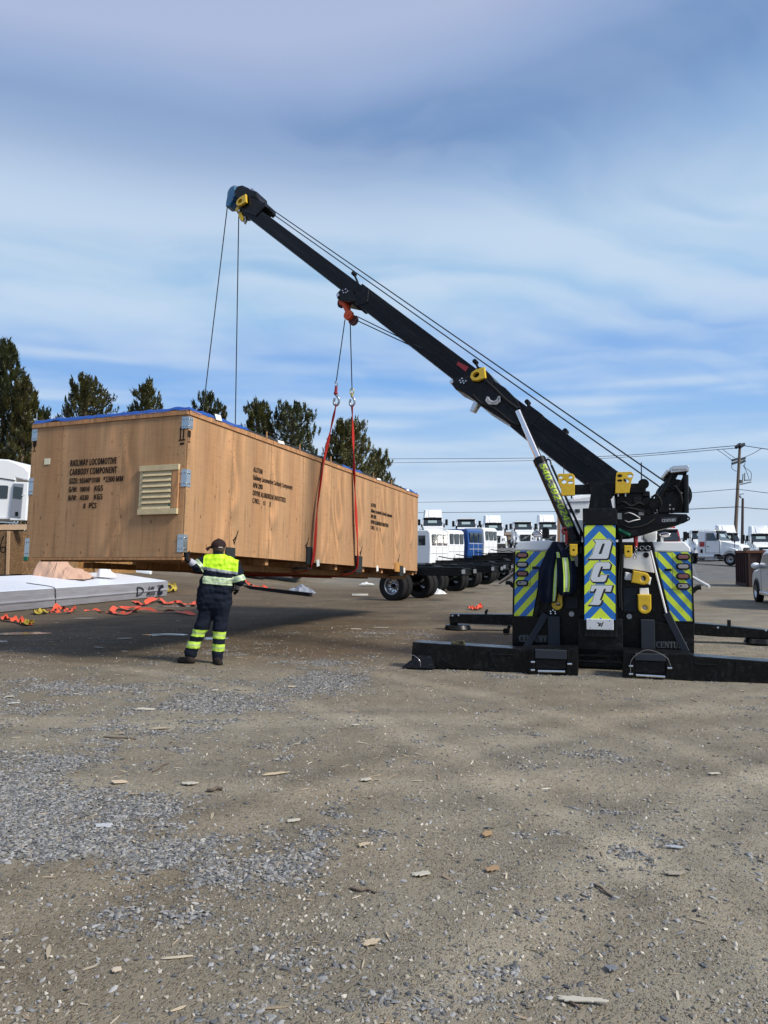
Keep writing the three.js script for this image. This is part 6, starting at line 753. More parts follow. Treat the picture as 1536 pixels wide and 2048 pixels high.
{
  // white wrapped flat bundle, long axis running away, tipped up on the bank
  const nr = onGround(332, 1193), nl = onGround(-30, 1229), ax = nr.clone().sub(nl).normalize(), out = V(-0.92, 0.108, -0.39).normalize(), wdt = 3.0, hgt = 0.6, len = nr.distanceTo(nl) + 1.5, u2 = out.clone().cross(ax).normalize(); if (u2.y < 0) u2.negate();
  const shadedSideFilm = phys(0.27, 0.27, 0.3, 0.5, { clearcoat: 0.3, clearcoatRoughness: 0.3, bumpMap: tiled(BUMP, 2), bumpScale: 0.012 }), film = phys(0.68, 0.71, 0.77, 0.5, { clearcoat: 0.3, clearcoatRoughness: 0.3, bumpMap: tiled(BUMP, 2), bumpScale: 0.01 });  // same white film all round; the shade on the sides is put into their colour
  const o = thing('wrapped_bundle', 'long low white plastic-wrapped bundle lying on the ground behind the rigger', 'wrapped load', nr.toArray());
  const at = (s, w, h) => ax.clone().multiplyScalar(-s).addScaledVector(out, w).addScaledVector(u2, h);
  const crease = (a, b, c) => 0.02 * noise.noise(a * 1.3, b * 1.3, c) + 0.012 * noise.noise(a * 4, b * 4, c + 3);
  part('wrapping', [
    surface((u, v) => at(u * len, v * wdt, hgt + 0.3 * crease(u * len, v * wdt, 1) - 0.03 * smooth(0.03, 0, Math.min(v, 1 - v))).toArray(), 90, 40)], film, o);
  part('shaded_side_wrapping', [surface((u, v) => { const s = u * len, c = crease(s, v * 0.5, 5) + 0.03 * Math.exp(-Math.pow((v - 0.42) / 0.05, 2)); return at(s, -0.015 - c - 0.02 * Math.sin(v * 3.1), 0.03 + (hgt - 0.032) * v).toArray(); }, 140, 24),
    surface((u, v) => at(-0.01 - crease(u * 3, v, 8), u * wdt, 0.03 + (hgt - 0.03) * v).toArray(), 40, 12), surface((u, v) => at(u * len, wdt, 0.02 + (hgt - 0.03) * v).toArray(), 10, 2), surface((u, v) => at(len, u * wdt, 0.02 + (hgt - 0.03) * v).toArray(), 10, 2)], shadedSideFilm, o);
  const sx = at(0, 0, 0), strapS = (() => { const g = onGround(62, 1214); return nr.distanceTo(g); })();
  part('strap', [tube([at(strapS, 1.2, hgt + 0.012), at(strapS, 0.03, hgt + 0.012), at(strapS + 0.02, -0.045, hgt - 0.03), at(strapS - 0.05, -0.045, 0.25), at(strapS - 0.08, -0.04, 0.03)], 0.012, 30)], M.black, o);
  part('bearer', [0.8, 3.2, 5.6, 8.0].map((s) => bar(at(s, 0.05, -0.02), at(s, wdt - 0.05, -0.02), 0.1, 0.08, u2)), deal, o);
  // marker scrawl near the right end of the near side
  const t = canvasTex(360, 150, (x) => { x.clearRect(0, 0, 360, 150); x.strokeStyle = x.fillStyle = 'rgba(30,32,44,0.8)'; x.lineWidth = 9; x.beginPath(); x.moveTo(34, 28); x.lineTo(40, 122); x.moveTo(26, 28); x.bezierCurveTo(120, 26, 128, 110, 34, 122); x.stroke(); x.font = 'bold 54px sans-serif'; x.save(); x.translate(150, 70); x.rotate(0.05); x.fillText('LH', 6, -6); x.fillText('R23', 0, 58); x.restore(); x.lineWidth = 10; for (let i = 0; i < 4; i++) { x.beginPath(); x.ellipse(306, 78, 26 - i * 5, 56 - i * 7, 0.1, 0.4, 5.6); x.stroke(); } x.lineWidth = 8; x.beginPath(); x.moveTo(262, 20); x.lineTo(338, 50); x.moveTo(266, 132); x.lineTo(330, 122); x.stroke(); });
  const g = surface((u, v) => at(2.15 - u * 1.95, -0.075, 0.06 + 0.48 * v).toArray(), 4, 2); part('marker_writing', g, std(1, 1, 1, 0.7, 0, { map: t, transparent: true, alphaTest: 0.02 }), o);
}
{
  // particle-board crates behind, with a loose board on top
  const boxAt = (px0, px1, d, yTop, yBot, depth, name, label, mat) => { const a = P(px0, 1140, d), b = P(px1, 1140, d), w = b.x - a.x, h = yTop - yBot, o = thing(name, label, 'crate', [(a.x + b.x) / 2, yBot, -d - depth / 2]); part('side_panel', metres(B(w, h, 0.03, 0, h / 2, depth / 2)), mat, o); part('side_panel', metres(B(0.03, h, depth - 0.06, w / 2 - 0.02, h / 2, 0)), mat, o); part('side_panel', metres(B(0.03, h, depth - 0.06, -w / 2 + 0.02, h / 2, 0)), mat, o); part('side_panel', metres(B(w, h, 0.03, 0, h / 2, -depth / 2 + 0.03)), mat, o); part('lid', metres(B(w - 0.02, 0.03, depth - 0.02, 0, h - 0.02, 0)), mat, o); return [o, w, h, depth]; };
  const yAt = (py, d) => P(768, py, d).y;
  const [o1, w1, h1, d1] = boxAt(-90, 19, 27.6, yAt(1062, 27.6), yAt(1149, 27.6), 2, 'board_crate', 'weathered grey-brown particle-board crate marked 6 at the left edge', std(0.36, 0.33, 0.3, 0.85, 0, { map: osb }));
  { const t = canvasTex(128, 220, (x) => { x.clearRect(0, 0, 128, 220); x.strokeStyle = 'rgba(25,25,22,0.85)'; x.lineWidth = 11; x.beginPath(); x.moveTo(70, 14); x.bezierCurveTo(40, 70, 30, 130, 34, 165); x.bezierCurveTo(40, 205, 92, 205, 92, 165); x.bezierCurveTo(90, 130, 50, 130, 36, 160); x.stroke(); }); const g = new THREE.PlaneGeometry(0.42, 0.75).translate(P(7, 1090, 27.6).x - o1.position.x, yAt(1089, 27.6) - o1.position.y, d1 / 2 + 0.019); part('painted_number', g, std(1, 1, 1, 0.8, 0, { map: t, transparent: true, alphaTest: 0.02 }), o1); part('corner_batten', metres(B(0.1, h1, 0.05, w1 / 2 - 0.05, h1 / 2, d1 / 2 + 0.042)), deal, o1); }
  const [o2, w2, h2, d2] = boxAt(21, 140, 28.6, yAt(1063, 28.6), yAt(1149, 28.6), 2.2, 'board_crate', 'speckled particle-board crate beside the one marked 6, behind the white bundle', osbMat); part('base_runner', B(w2, 0.06, 0.08, 0, -0.03, d2 / 2 - 0.05), M.black, o2);
  const pl = thing('plank', 'pale pine plank lying on top of the particle-board crates at the left edge', 'plank', P(-10, 1055, 27.9).toArray()); part('timber', metres(B(2.6, 0.2, 0.3, 0, 0, 0, 0, 0.02, 0.012)), std(0.6, 0.42, 0.28, 0.7, 0, { map: tiled(GRIME, 2) }), pl);
  const [o3, w3, h3, d3] = boxAt(140, 272, 29.4, yAt(1085, 29.4), yAt(1146, 29.4), 2, 'board_crate', 'yellowish particle-board crate with a cut corner, just behind the heap of white plastic', osbWarm); part('corner_batten', metres(B(0.08, h3, 0.05, -w3 * 0.1, h3 / 2, d3 / 2 + 0.042)), deal, o3);
  // tan tarpaulin heap and white plastic heap on the bundle's far side
  const heap = (px0, px1, pyTop, pyBot, d, mat, name, label, cat, seed, sharp, peak = 1.3) => { const a = P(px0, pyBot, d), b = P(px1, pyBot, d), o = thing(name, label, cat, [(a.x + b.x) / 2, a.y, -d]), w = b.x - a.x, h = P(px0, pyTop, d).y - a.y; part('folded_sheet', surface((u, v) => { const x = (u - 0.5) * w, z = (v - 0.5) * w * 0.6, r = Math.hypot((u - 0.5) * 2, (v - 0.5) * 2), e = Math.pow(clamp(1.1 - Math.pow(clamp(r + 0.22 * noise.noise(x * 1.7 + seed, z * 1.7, 1.1)), 1.25) * 1.1), 0.8), fold = (q, k) => 1 - Math.abs(noise.noise(q[0], q[1], seed + k)) * 2.6, f = 0.62 + 0.3 * fold([x * 1.1 / sharp + 0.5 * z, z * 0.6 / sharp], 1) + 0.2 * fold([x * 2.6 / sharp - z, z * 1.5 / sharp], 3) + 0.1 * fold([x * 6 / sharp, z * 5 / sharp + x], 6); return [x + 0.1 * noise.noise(x * 4, z * 4, seed + 7), h * e * clamp(f, 0.1, 1.3) * (peak - 0.7 * peak * (u - 0.15)) - 0.04 + 0.02 * f, z + 0.1 * noise.noise(x * 5, z * 5, seed + 11)]; }, 110, 70), mat, o); return o; };
  heap(62, 182, 1117, 1156, 26.0, std(0.48, 0.31, 0.23, 0.7), 'tarpaulin_heap', 'crumpled tan tarpaulin heaped against the particle-board crates', 'tarpaulin', 3, 0.9, 1.55);
  heap(190, 232, 1132, 1152, 27.0, std(0.72, 0.72, 0.72, 0.5), 'plastic_heap', 'white plastic sheeting crumpled at the far corner of the white bundle', 'plastic sheet', 7, 0.7);
  heap(848, 898, 1177, 1188, 30.2, std(0.75, 0.75, 0.75, 0.5), 'plastic_heap', 'white plastic sheeting lying by the tyres of the bare truck chassis', 'plastic sheet', 9, 0.6);
  heap(574, 634, 1170, 1186, 31.0, std(0.2, 0.22, 0.27, 0.6), 'plastic_heap', 'small blue-grey and white rag heap on the dirt beneath the hanging crate', 'rags', 12, 0.6);
  heap(718, 748, 1163.5, 1168, 37.0, std(0.6, 0.6, 0.58, 0.6), 'plastic_heap', 'scrap of white sheeting far off, left of the chrome-wheeled tyres', 'plastic sheet', 14, 0.6);
}
{
  // loose orange straps and yellow ropes, each a crumpled ribbon along the ground
  const strapMat = std(0.72, 0.085, 0.03, 0.65), yel = std(0.45, 0.34, 0.05, 0.7);
  const ribbon = (pts, w, lift, mat, name, label, cat, seed, n = 90) => { const cv = new THREE.CatmullRomCurve3(pts.map((p) => onGround(p[0], p[1])), false, 'centripetal'), c0 = cv.getPoint(0.5), o = thing(name, label, cat, c0.toArray()); part('webbing', surface((u, v) => { const q = cv.getPoint(v), t = cv.getTangent(v), s = V(-t.z, 0, t.x).normalize(), tw = 1.5 * noise.noise(v * 7, seed, 1.2), k = (u - 0.5) * w, h = lift * (0.15 + 0.85 * smooth(-0.1, 0.5, noise.noise(v * 8, seed + 3, 2))); return [q.x + s.x * Math.cos(tw) * k - c0.x, gy(q.x, -q.z) - c0.y + 0.018 + h + Math.abs(Math.sin(tw) * k) + Math.sin(tw) * k * 0.9 * 0 + (Math.sin(tw) * k + Math.abs(Math.sin(tw)) * w / 2), q.z + s.z * Math.cos(tw) * k - c0.z]; }, 4, n), mat, o); return o; };
  const T = 'orange webbing strap ';
  ribbon([[268, 1204], [290, 1212], [318, 1202], [335, 1210], [352, 1206], [378, 1214], [392, 1206]], 0.16, 0.07, strapMat, 'loose_strap', T + 'bunched in folds, the further of two running to the rigger', 'strap', 1);
  ribbon([[240, 1218], [226, 1228], [250, 1231], [276, 1222], [243, 1219], [300, 1227], [340, 1226], [388, 1232]], 0.16, 0.06, strapMat, 'loose_strap', T + 'looped over itself, the nearer of two running to the rigger', 'strap', 2);
  ribbon([[168, 1224], [190, 1222], [210, 1227], [228, 1226]], 0.07, 0.02, strapMat, 'loose_strap', 'thin end of an orange strap, left of the looped one', 'strap', 3, 40);
  ribbon([[98, 1226], [118, 1222], [146, 1223], [130, 1228], [100, 1228]], 0.15, 0.07, strapMat, 'loose_strap', T + 'folded double in front of the white bundle', 'strap', 4, 50);
  ribbon([[-12, 1238], [16, 1243], [40, 1247], [58, 1252]], 0.16, 0.06, strapMat, 'loose_strap', T + 'reaching in from the left edge, with a yellow end', 'strap', 5, 40);
  ribbon([[386, 1160], [396, 1168], [404, 1162], [392, 1158]], 0.22, 0.1, strapMat, 'loose_strap', T + 'in a knot just left of the rigger’s hip, further back', 'strap', 6, 40);
  ribbon([[474, 1168], [490, 1172], [502, 1176], [520, 1177], [548, 1178]], 0.12, 0.07, strapMat, 'loose_strap', T + 'lying by the dark beam to the right of the rigger', 'strap', 7, 40);
  ribbon([[938, 1218], [950, 1221], [962, 1217], [945, 1219]], 0.14, 0.05, strapMat, 'loose_strap', T + 'scrap on open ground behind the left outrigger', 'strap', 8, 40);
  ribbon([[68, 1228], [80, 1225], [92, 1228], [78, 1230], [70, 1227]], 0.14, 0.06, yel, 'rope_bundle', 'small yellow strap bundle by the near edge of the white bundle', 'rope', 9, 40);
  ribbon([[326, 1186], [338, 1183], [350, 1187], [338, 1189], [328, 1186]], 0.2, 0.07, yel, 'rope_bundle', 'yellow strap bundle off the right end of the white bundle', 'rope', 10, 40);
  ribbon([[44, 1249], [54, 1252], [64, 1250], [52, 1253]], 0.12, 0.05, yel, 'rope_bundle', 'yellow strap end on the mud near the left edge', 'rope', 11, 30);
  // dark beam lying behind the rigger
  const a = onGround(622, 1193), b = onGround(276, 1150), o = thing('steel_beam', 'long dark steel beam lying on the ground beneath the hanging crate', 'beam', a.toArray()); part('beam_web', bar(V(0, 0.07, 0), b.clone().sub(a).add(V(0, 0.07, 0)), 0.1, 0.1), M.rubber, o); for (const y of [0.125, 0.012]) part('flange', bar(V(0, y, 0), b.clone().sub(a).add(V(0, y, 0)), 0.16, 0.018), M.rubber, o);
  const bd = onGround(262, 1146), pk = thing('plastic_tube', 'white plastic pipe end showing past the yellowish particle-board crate', 'pipe', P(290, 1143, 29).toArray()); part('pipe', rod(V(-0.34, 0.05, -0.1), V(0.26, -0.03, 0.1), 0.09, 0.08, 14), M.white, pk);
  const wb = onGround(720, 1192), w0 = thing('timber_offcut', 'pale flat timber offcut lying left of the chrome-wheeled tyres', 'timber', wb.toArray()); part('timber', B(0.62, 0.06, 0.18, 0, 0.05, 0, 0, 0.1, 0), std(0.62, 0.6, 0.55, 0.8), w0);
}
{
  // puddles: thin sheets of still water with soft outlines
  const water = phys(0.12, 0.1, 0.08, 0.12, { clearcoat: 0.6, clearcoatRoughness: 0.1 });
  for (const [px, py, rx, rz, ry] of [[40, 1268, 0.5, 0.26, 0.1], [330, 1270, 0.42, 0.16, 0], [412, 1278, 0.34, 0.2, 0], [364, 1213, 0.7, 0.18, 0.2], [170, 1237, 0.28, 0.12, 0]]) { const c = onGround(px, py), s = new THREE.Shape(), N = 48; for (let i = 0; i <= N; i++) { const a = i / N * Math.PI * 2, r = 1 + 0.4 * noise.noise(Math.cos(a) * 1.5 + px, Math.sin(a) * 1.5, py) + 0.16 * noise.noise(Math.cos(a) * 5, Math.sin(a) * 5 + px, 1), x = Math.cos(a) * rx * r, y = Math.sin(a) * rz * r; i ? s.lineTo(x, y) : s.moveTo(x, y); } const g = new THREE.ShapeGeometry(s, 8).rotateX(-Math.PI / 2).rotateY(ry); let top = -9; for (let i = 0; i < N; i++) { const a = i / N * 6.28; for (const k of [0.3, 0.6]) top = Math.max(top, gy(c.x + Math.cos(a) * rx * k, -(c.z + Math.sin(a) * rz * k))); } g.translate(c.x, top + 0.006, c.z); const o = new THREE.Mesh(g, water); o.name = numbered('puddle'); o.receiveShadow = true; scene.add(o); tag(o, null, null, null, 'structure'); }
}
// ---------------------------------------------------------------- gravel, chips and litter on the ground
{
  const r = rng(1234), inst = (name, label, geos, mats, n, place) => { const per = geos.map(() => []); for (let i = 0, tries = 0; i < n && tries < n * 30; tries++) { const q = place(r); if (q) { per[Math.floor(r() * geos.length)].push(q); i++; } } const root = new THREE.Group(); root.name = name; scene.add(root); tag(root, label, null, null, 'stuff'); per.forEach((l, k) => { const m = new THREE.InstancedMesh(geos[k], mats, l.length), e = new THREE.Matrix4(), qq = new THREE.Quaternion(); l.forEach((q, i) => { qq.setFromEuler(new THREE.Euler(q.rx, q.ry, q.rz)); e.compose(V(q.x, q.y, q.z), qq, V(q.sx, q.sy, q.sz)); m.setMatrixAt(i, e); m.setColorAt(i, new THREE.Color().setRGB(...q.c)); }); m.name = name + '_piece'; m.castShadow = m.receiveShadow = true; m.userData.kind = 'stuff'; root.add(m); }); };
  const stoneG = [1, 2, 3, 4].map((s) => { const q = rng(s * 91), g = new THREE.IcosahedronGeometry(1, 0), p = g.attributes.position, m = new Map(); for (let i = 0; i < p.count; i++) { const k = [p.getX(i), p.getY(i), p.getZ(i)].map((x) => x.toFixed(3)).join(); if (!m.has(k)) m.set(k, 0.65 + 0.5 * q()); const f = m.get(k); p.setXYZ(i, p.getX(i) * f, p.getY(i) * f, p.getZ(i) * f); } g.computeVertexNormals(); return g; });
  const white = new THREE.MeshStandardMaterial({ roughness: 0.85 });
  const area = () => { const d = 2.2 + 14 * Math.pow(r(), 1.7), x = (r() - 0.5) * 2 * (d * 0.56 + 0.25); return [x, d]; };
  const pick = (l) => l[Math.floor(r() * l.length)];
  const slateC = [[0.1, 0.103, 0.108], [0.14, 0.143, 0.148], [0.18, 0.182, 0.186], [0.25, 0.25, 0.25], [0.07, 0.073, 0.08], [0.28, 0.275, 0.265], [0.22, 0.195, 0.16], [0.16, 0.15, 0.135]], dirtC = [[0.3, 0.27, 0.22], [0.2, 0.18, 0.15], [0.42, 0.39, 0.34], [0.14, 0.13, 0.12], [0.26, 0.25, 0.25], [0.34, 0.31, 0.26]], chipC = [[0.4, 0.33, 0.23], [0.48, 0.41, 0.31], [0.32, 0.25, 0.17], [0.5, 0.45, 0.37], [0.25, 0.19, 0.13]];
  const sc = (c) => { const v = 0.75 + 0.5 * r(); return c.map((x) => x * v); };
  inst('slate_gravel', 'grey slate gravel spread in patches over the dirt', stoneG, white, 120000, () => { const [x, d] = area(), g = gravelAt(x, d); if (r() > g * 0.9 * smooth(2.4, 4.2, d) + 0.006) return null; const s = 0.0032 + 0.0115 * Math.pow(r(), 3.4); return { x, y: gy(x, d) + s * 0.2, z: -d, rx: (r() - 0.5) * 0.8, ry: r() * 6.3, rz: (r() - 0.5) * 0.8, sx: s * (1 + r()), sy: s * (0.3 + 0.4 * r()), sz: s, c: sc(pick(slateC)) }; });
  inst('dirt_pebbles', 'small stones and clods loose on the dirt', stoneG, white, 46000, () => { const [x, d] = area(); if (fbm(x * 1.3, d * 1.3, 5, 3) < (r() - 0.6) * 0.6) return null; const s = 0.0022 + 0.009 * Math.pow(r(), 5.5); return { x, y: gy(x, d) + s * 0.25, z: -d, rx: r(), ry: r() * 6.3, rz: r(), sx: s * (1 + 0.7 * r()), sy: s * (0.5 + 0.4 * r()), sz: s, c: sc(pick(dirtC)) }; });
  const chipG = [1, 2, 3].map((s) => { const q = rng(s * 17), pts = [[-1, -0.3 * q()], [-0.4, -0.5 - 0.4 * q()], [0.5, -0.5 - 0.3 * q()], [1, -0.1], [0.7, 0.5 * q() + 0.2], [-0.1, 0.6 + 0.3 * q()], [-0.8, 0.35]]; return ext(pts, 0.25).rotateX(-Math.PI / 2); });
  inst('wood_chips', 'small wood chips and splinters littering the yard', chipG, white, 2000, () => { const d = 2.3 + 26 * Math.pow(r(), 1.5), x = (r() - 0.5) * 2 * (d * 0.56 + 0.25); if (r() > 0.18 + 0.82 * smooth(2.6, 5.5, d) * smooth(1.4, -0.6, x - 0.1 * d + 0.6)) return null; const s = 0.008 + 0.026 * Math.pow(r(), 2.2); return { x, y: gy(x, d) + 0.003, z: -d, rx: (r() - 0.5) * 0.35, ry: r() * 6.3, rz: (r() - 0.5) * 0.35, sx: s * (1 + 1.2 * r()), sy: s * 0.5, sz: s * (0.14 + 0.35 * r()), c: sc(pick(chipC)) }; });
  // the larger pieces, one by one
  const chipMat = std(0.45, 0.37, 0.26, 0.8, 0, { bumpMap: tiled(BUMP, 3), bumpScale: 0.006 }), paleMat = std(0.46, 0.43, 0.36, 0.8), darkMat = std(0.13, 0.1, 0.08, 0.85);
  const flake = (px, py, w, l, turn, mat, label, group, cat = 'wood chip', seed = 1) => { const c = onGround(px, py), o = thing(cat === 'stone' ? 'flat_stone' : cat === 'paper' ? 'paper_scrap' : cat === 'stick' ? 'stick' : 'wood_chip', label, cat, [c.x, c.y + 0.004, c.z], turn, group), q = rng(seed + Math.floor(px)), N = 22, pts = []; for (let i = 0; i < N; i++) { const a = i / N * Math.PI * 2, k = 0.62 + 0.55 * q(); pts.push([Math.sign(Math.cos(a)) * Math.pow(Math.abs(Math.cos(a)), 0.7) * l / 2.5 * k, Math.sin(a) * w / 2.5 * k]); } const g = ext(pts, 0.007, 0.002).rotateX(-Math.PI / 2).rotateZ((q() - 0.5) * 0.16).rotateX((q() - 0.5) * 0.2); g.translate(0, 0.006, 0); part('body_piece', g, mat, o); return o; };
  flake(289, 1420, 0.1, 0.26, 0.15, paleMat, 'large pale wood sliver on the grey gravel below the rigger');
  flake(318, 1459, 0.05, 0.3, -0.05, chipMat, 'long thin tan splinter next to a dark stone on the grey gravel');
  flake(238, 1567, 0.09, 0.16, 0.3, std(0.5, 0.4, 0.3, 0.8), 'torn pinkish bark flake on bare dirt in the left foreground');
  flake(378, 1570, 0.11, 0.16, -0.3, paleMat, 'broken pale chip in two curls, left of centre in the foreground'); flake(550, 1550, 0.06, 0.24, 0.3, chipMat, 'long tan wood splinter pointing right on the bare dirt in the middle');
  flake(587, 1645, 0.05, 0.1, 0.2, paleMat, 'white curled paper-like shred in the centre of the foreground', null, 'paper'); flake(843, 1752, 0.075, 0.12, 0.1, paleMat, 'rounded pale flat stone in the middle of the foreground', null, 'stone'); flake(727, 1693, 0.05, 0.1, 0.5, chipMat, 'small tan chip just left of the rounded pale stone');
  flake(976, 1671, 0.07, 0.13, 1.2, std(0.33, 0.22, 0.12, 0.8), 'curled brown leaf right of centre on the dirt', null, 'leaf'); flake(1162, 2006, 0.045, 0.25, -0.25, paleMat, 'long split wood shard at the bottom of the picture, right of centre'); flake(1349, 1751, 0.06, 0.14, -0.2, std(0.3, 0.27, 0.22, 0.85), 'weathered grey-brown bark piece in the right foreground'); flake(1350, 1698, 0.04, 0.14, -0.05, std(0.32, 0.34, 0.38, 0.7), 'slim bluish slate sliver in the right foreground', null, 'stone'); flake(1428, 1550, 0.05, 0.14, 0.15, paleMat, 'pale folded chip on bare dirt under the right stabiliser beam');
  flake(1222, 1942, 0.06, 0.07, 0.4, std(0.16, 0.17, 0.19, 0.7), 'dark slate pebble in the lower right foreground', null, 'stone'); flake(985, 1742, 0.06, 0.12, 0.7, std(0.3, 0.2, 0.12, 0.8), 'ragged brown leaf below the curled one', null, 'leaf'); flake(207, 1655, 0.08, 0.14, 0.0, std(0.42, 0.43, 0.45, 0.7), 'square grey stone chip at the left among dark gravel', null, 'stone'); flake(742, 1890, 0.045, 0.1, 0.3, chipMat, 'tan chip low in the picture, left of centre'); flake(233, 1945, 0.04, 0.05, 0.3, std(0.45, 0.38, 0.3, 0.8), 'small tan stone at the lower left', null, 'stone'); flake(430, 1272 + 110, 0.07, 0.1, 0.2, paleMat, 'blocky pale chip right on the gravel under the rigger’s boots'); flake(20, 1395, 0.08, 0.15, 0, paleMat, 'pale chip at the left edge, nearest the puddle'); flake(28, 1408, 0.1, 0.17, 0.3, std(0.5, 0.5, 0.48, 0.8), 'grey-white slab chip at the left edge of the gravel', null, 'stone'); flake(583, 1375, 0.08, 0.12, 0.1, chipMat, 'orange-tan chip on the lone gravel patch in the middle'); flake(710, 1452, 0.05, 0.1, 0.1, paleMat, 'pale chip right of the lone gravel patch'); flake(731, 1562, 0.09, 0.11, 1, paleMat, 'upright pale chip near the centre of the picture'); flake(664, 1257, 0.3, 0.02, 0, paleMat, 'pale board end on the dirt in the shade'); flake(762, 1256, 0.12, 0.4, 0.35, paleMat, 'bright pale board scrap on the dirt between rigger and tow truck'); flake(712, 1259, 0.1, 0.32, 0.1, std(0.5, 0.45, 0.36, 0.8), 'buff board scrap left of the bright one between rigger and tow truck'); flake(335, 1271, 0.2, 0.9, 0, paleMat, 'long white sheet of board on the wet mud left of the rigger'); flake(250, 1278, 0.14, 0.36, 0.2, paleMat, 'pale board scrap on mud, further left than the long white one'); flake(197, 1296, 0.1, 0.26, -0.3, paleMat, 'white chip on mud at the lower left of the board scraps'); flake(5, 1284, 0.18, 0.2, 0.3, paleMat, 'white folded paper on the mud at the very left edge', null, 'paper');
  const stick = (px, py, qx, qy, rad, label) => { const a = onGround(px, py), b = onGround(qx, qy), m = a.clone().lerp(b, 0.5), o = thing('stick', label, 'stick', m.toArray()), v = (p, h) => p.clone().sub(m).setY(gy(p.x, -p.z) - m.y + h); part('twig', tube([v(a, rad), v(a.clone().lerp(b, 0.35).add(V(0.01, 0, 0.02)), rad + 0.006), v(a.clone().lerp(b, 0.7).add(V(-0.01, 0, -0.015)), rad + 0.004), v(b, rad)], rad, 20, 5), darkMat, o); };
  stick(305, 1545, 338, 1528, 0.006, 'thin dark twig slanting on the dirt in the left foreground'); stick(1186, 1770, 1226, 1796, 0.006, 'thin dark twig among gravel in the right foreground'); stick(208, 1475, 272, 1480, 0.007, 'long dark stick lying across the grey gravel'); stick(700, 1778, 752, 1788, 0.006, 'forked brown twig low in the middle of the picture'); stick(414, 1584, 444, 1581, 0.012, 'short thick dark twig left of centre'); stick(1125, 1998, 1160, 2020, 0.005, 'thin straw by the long split shard at the bottom');
}
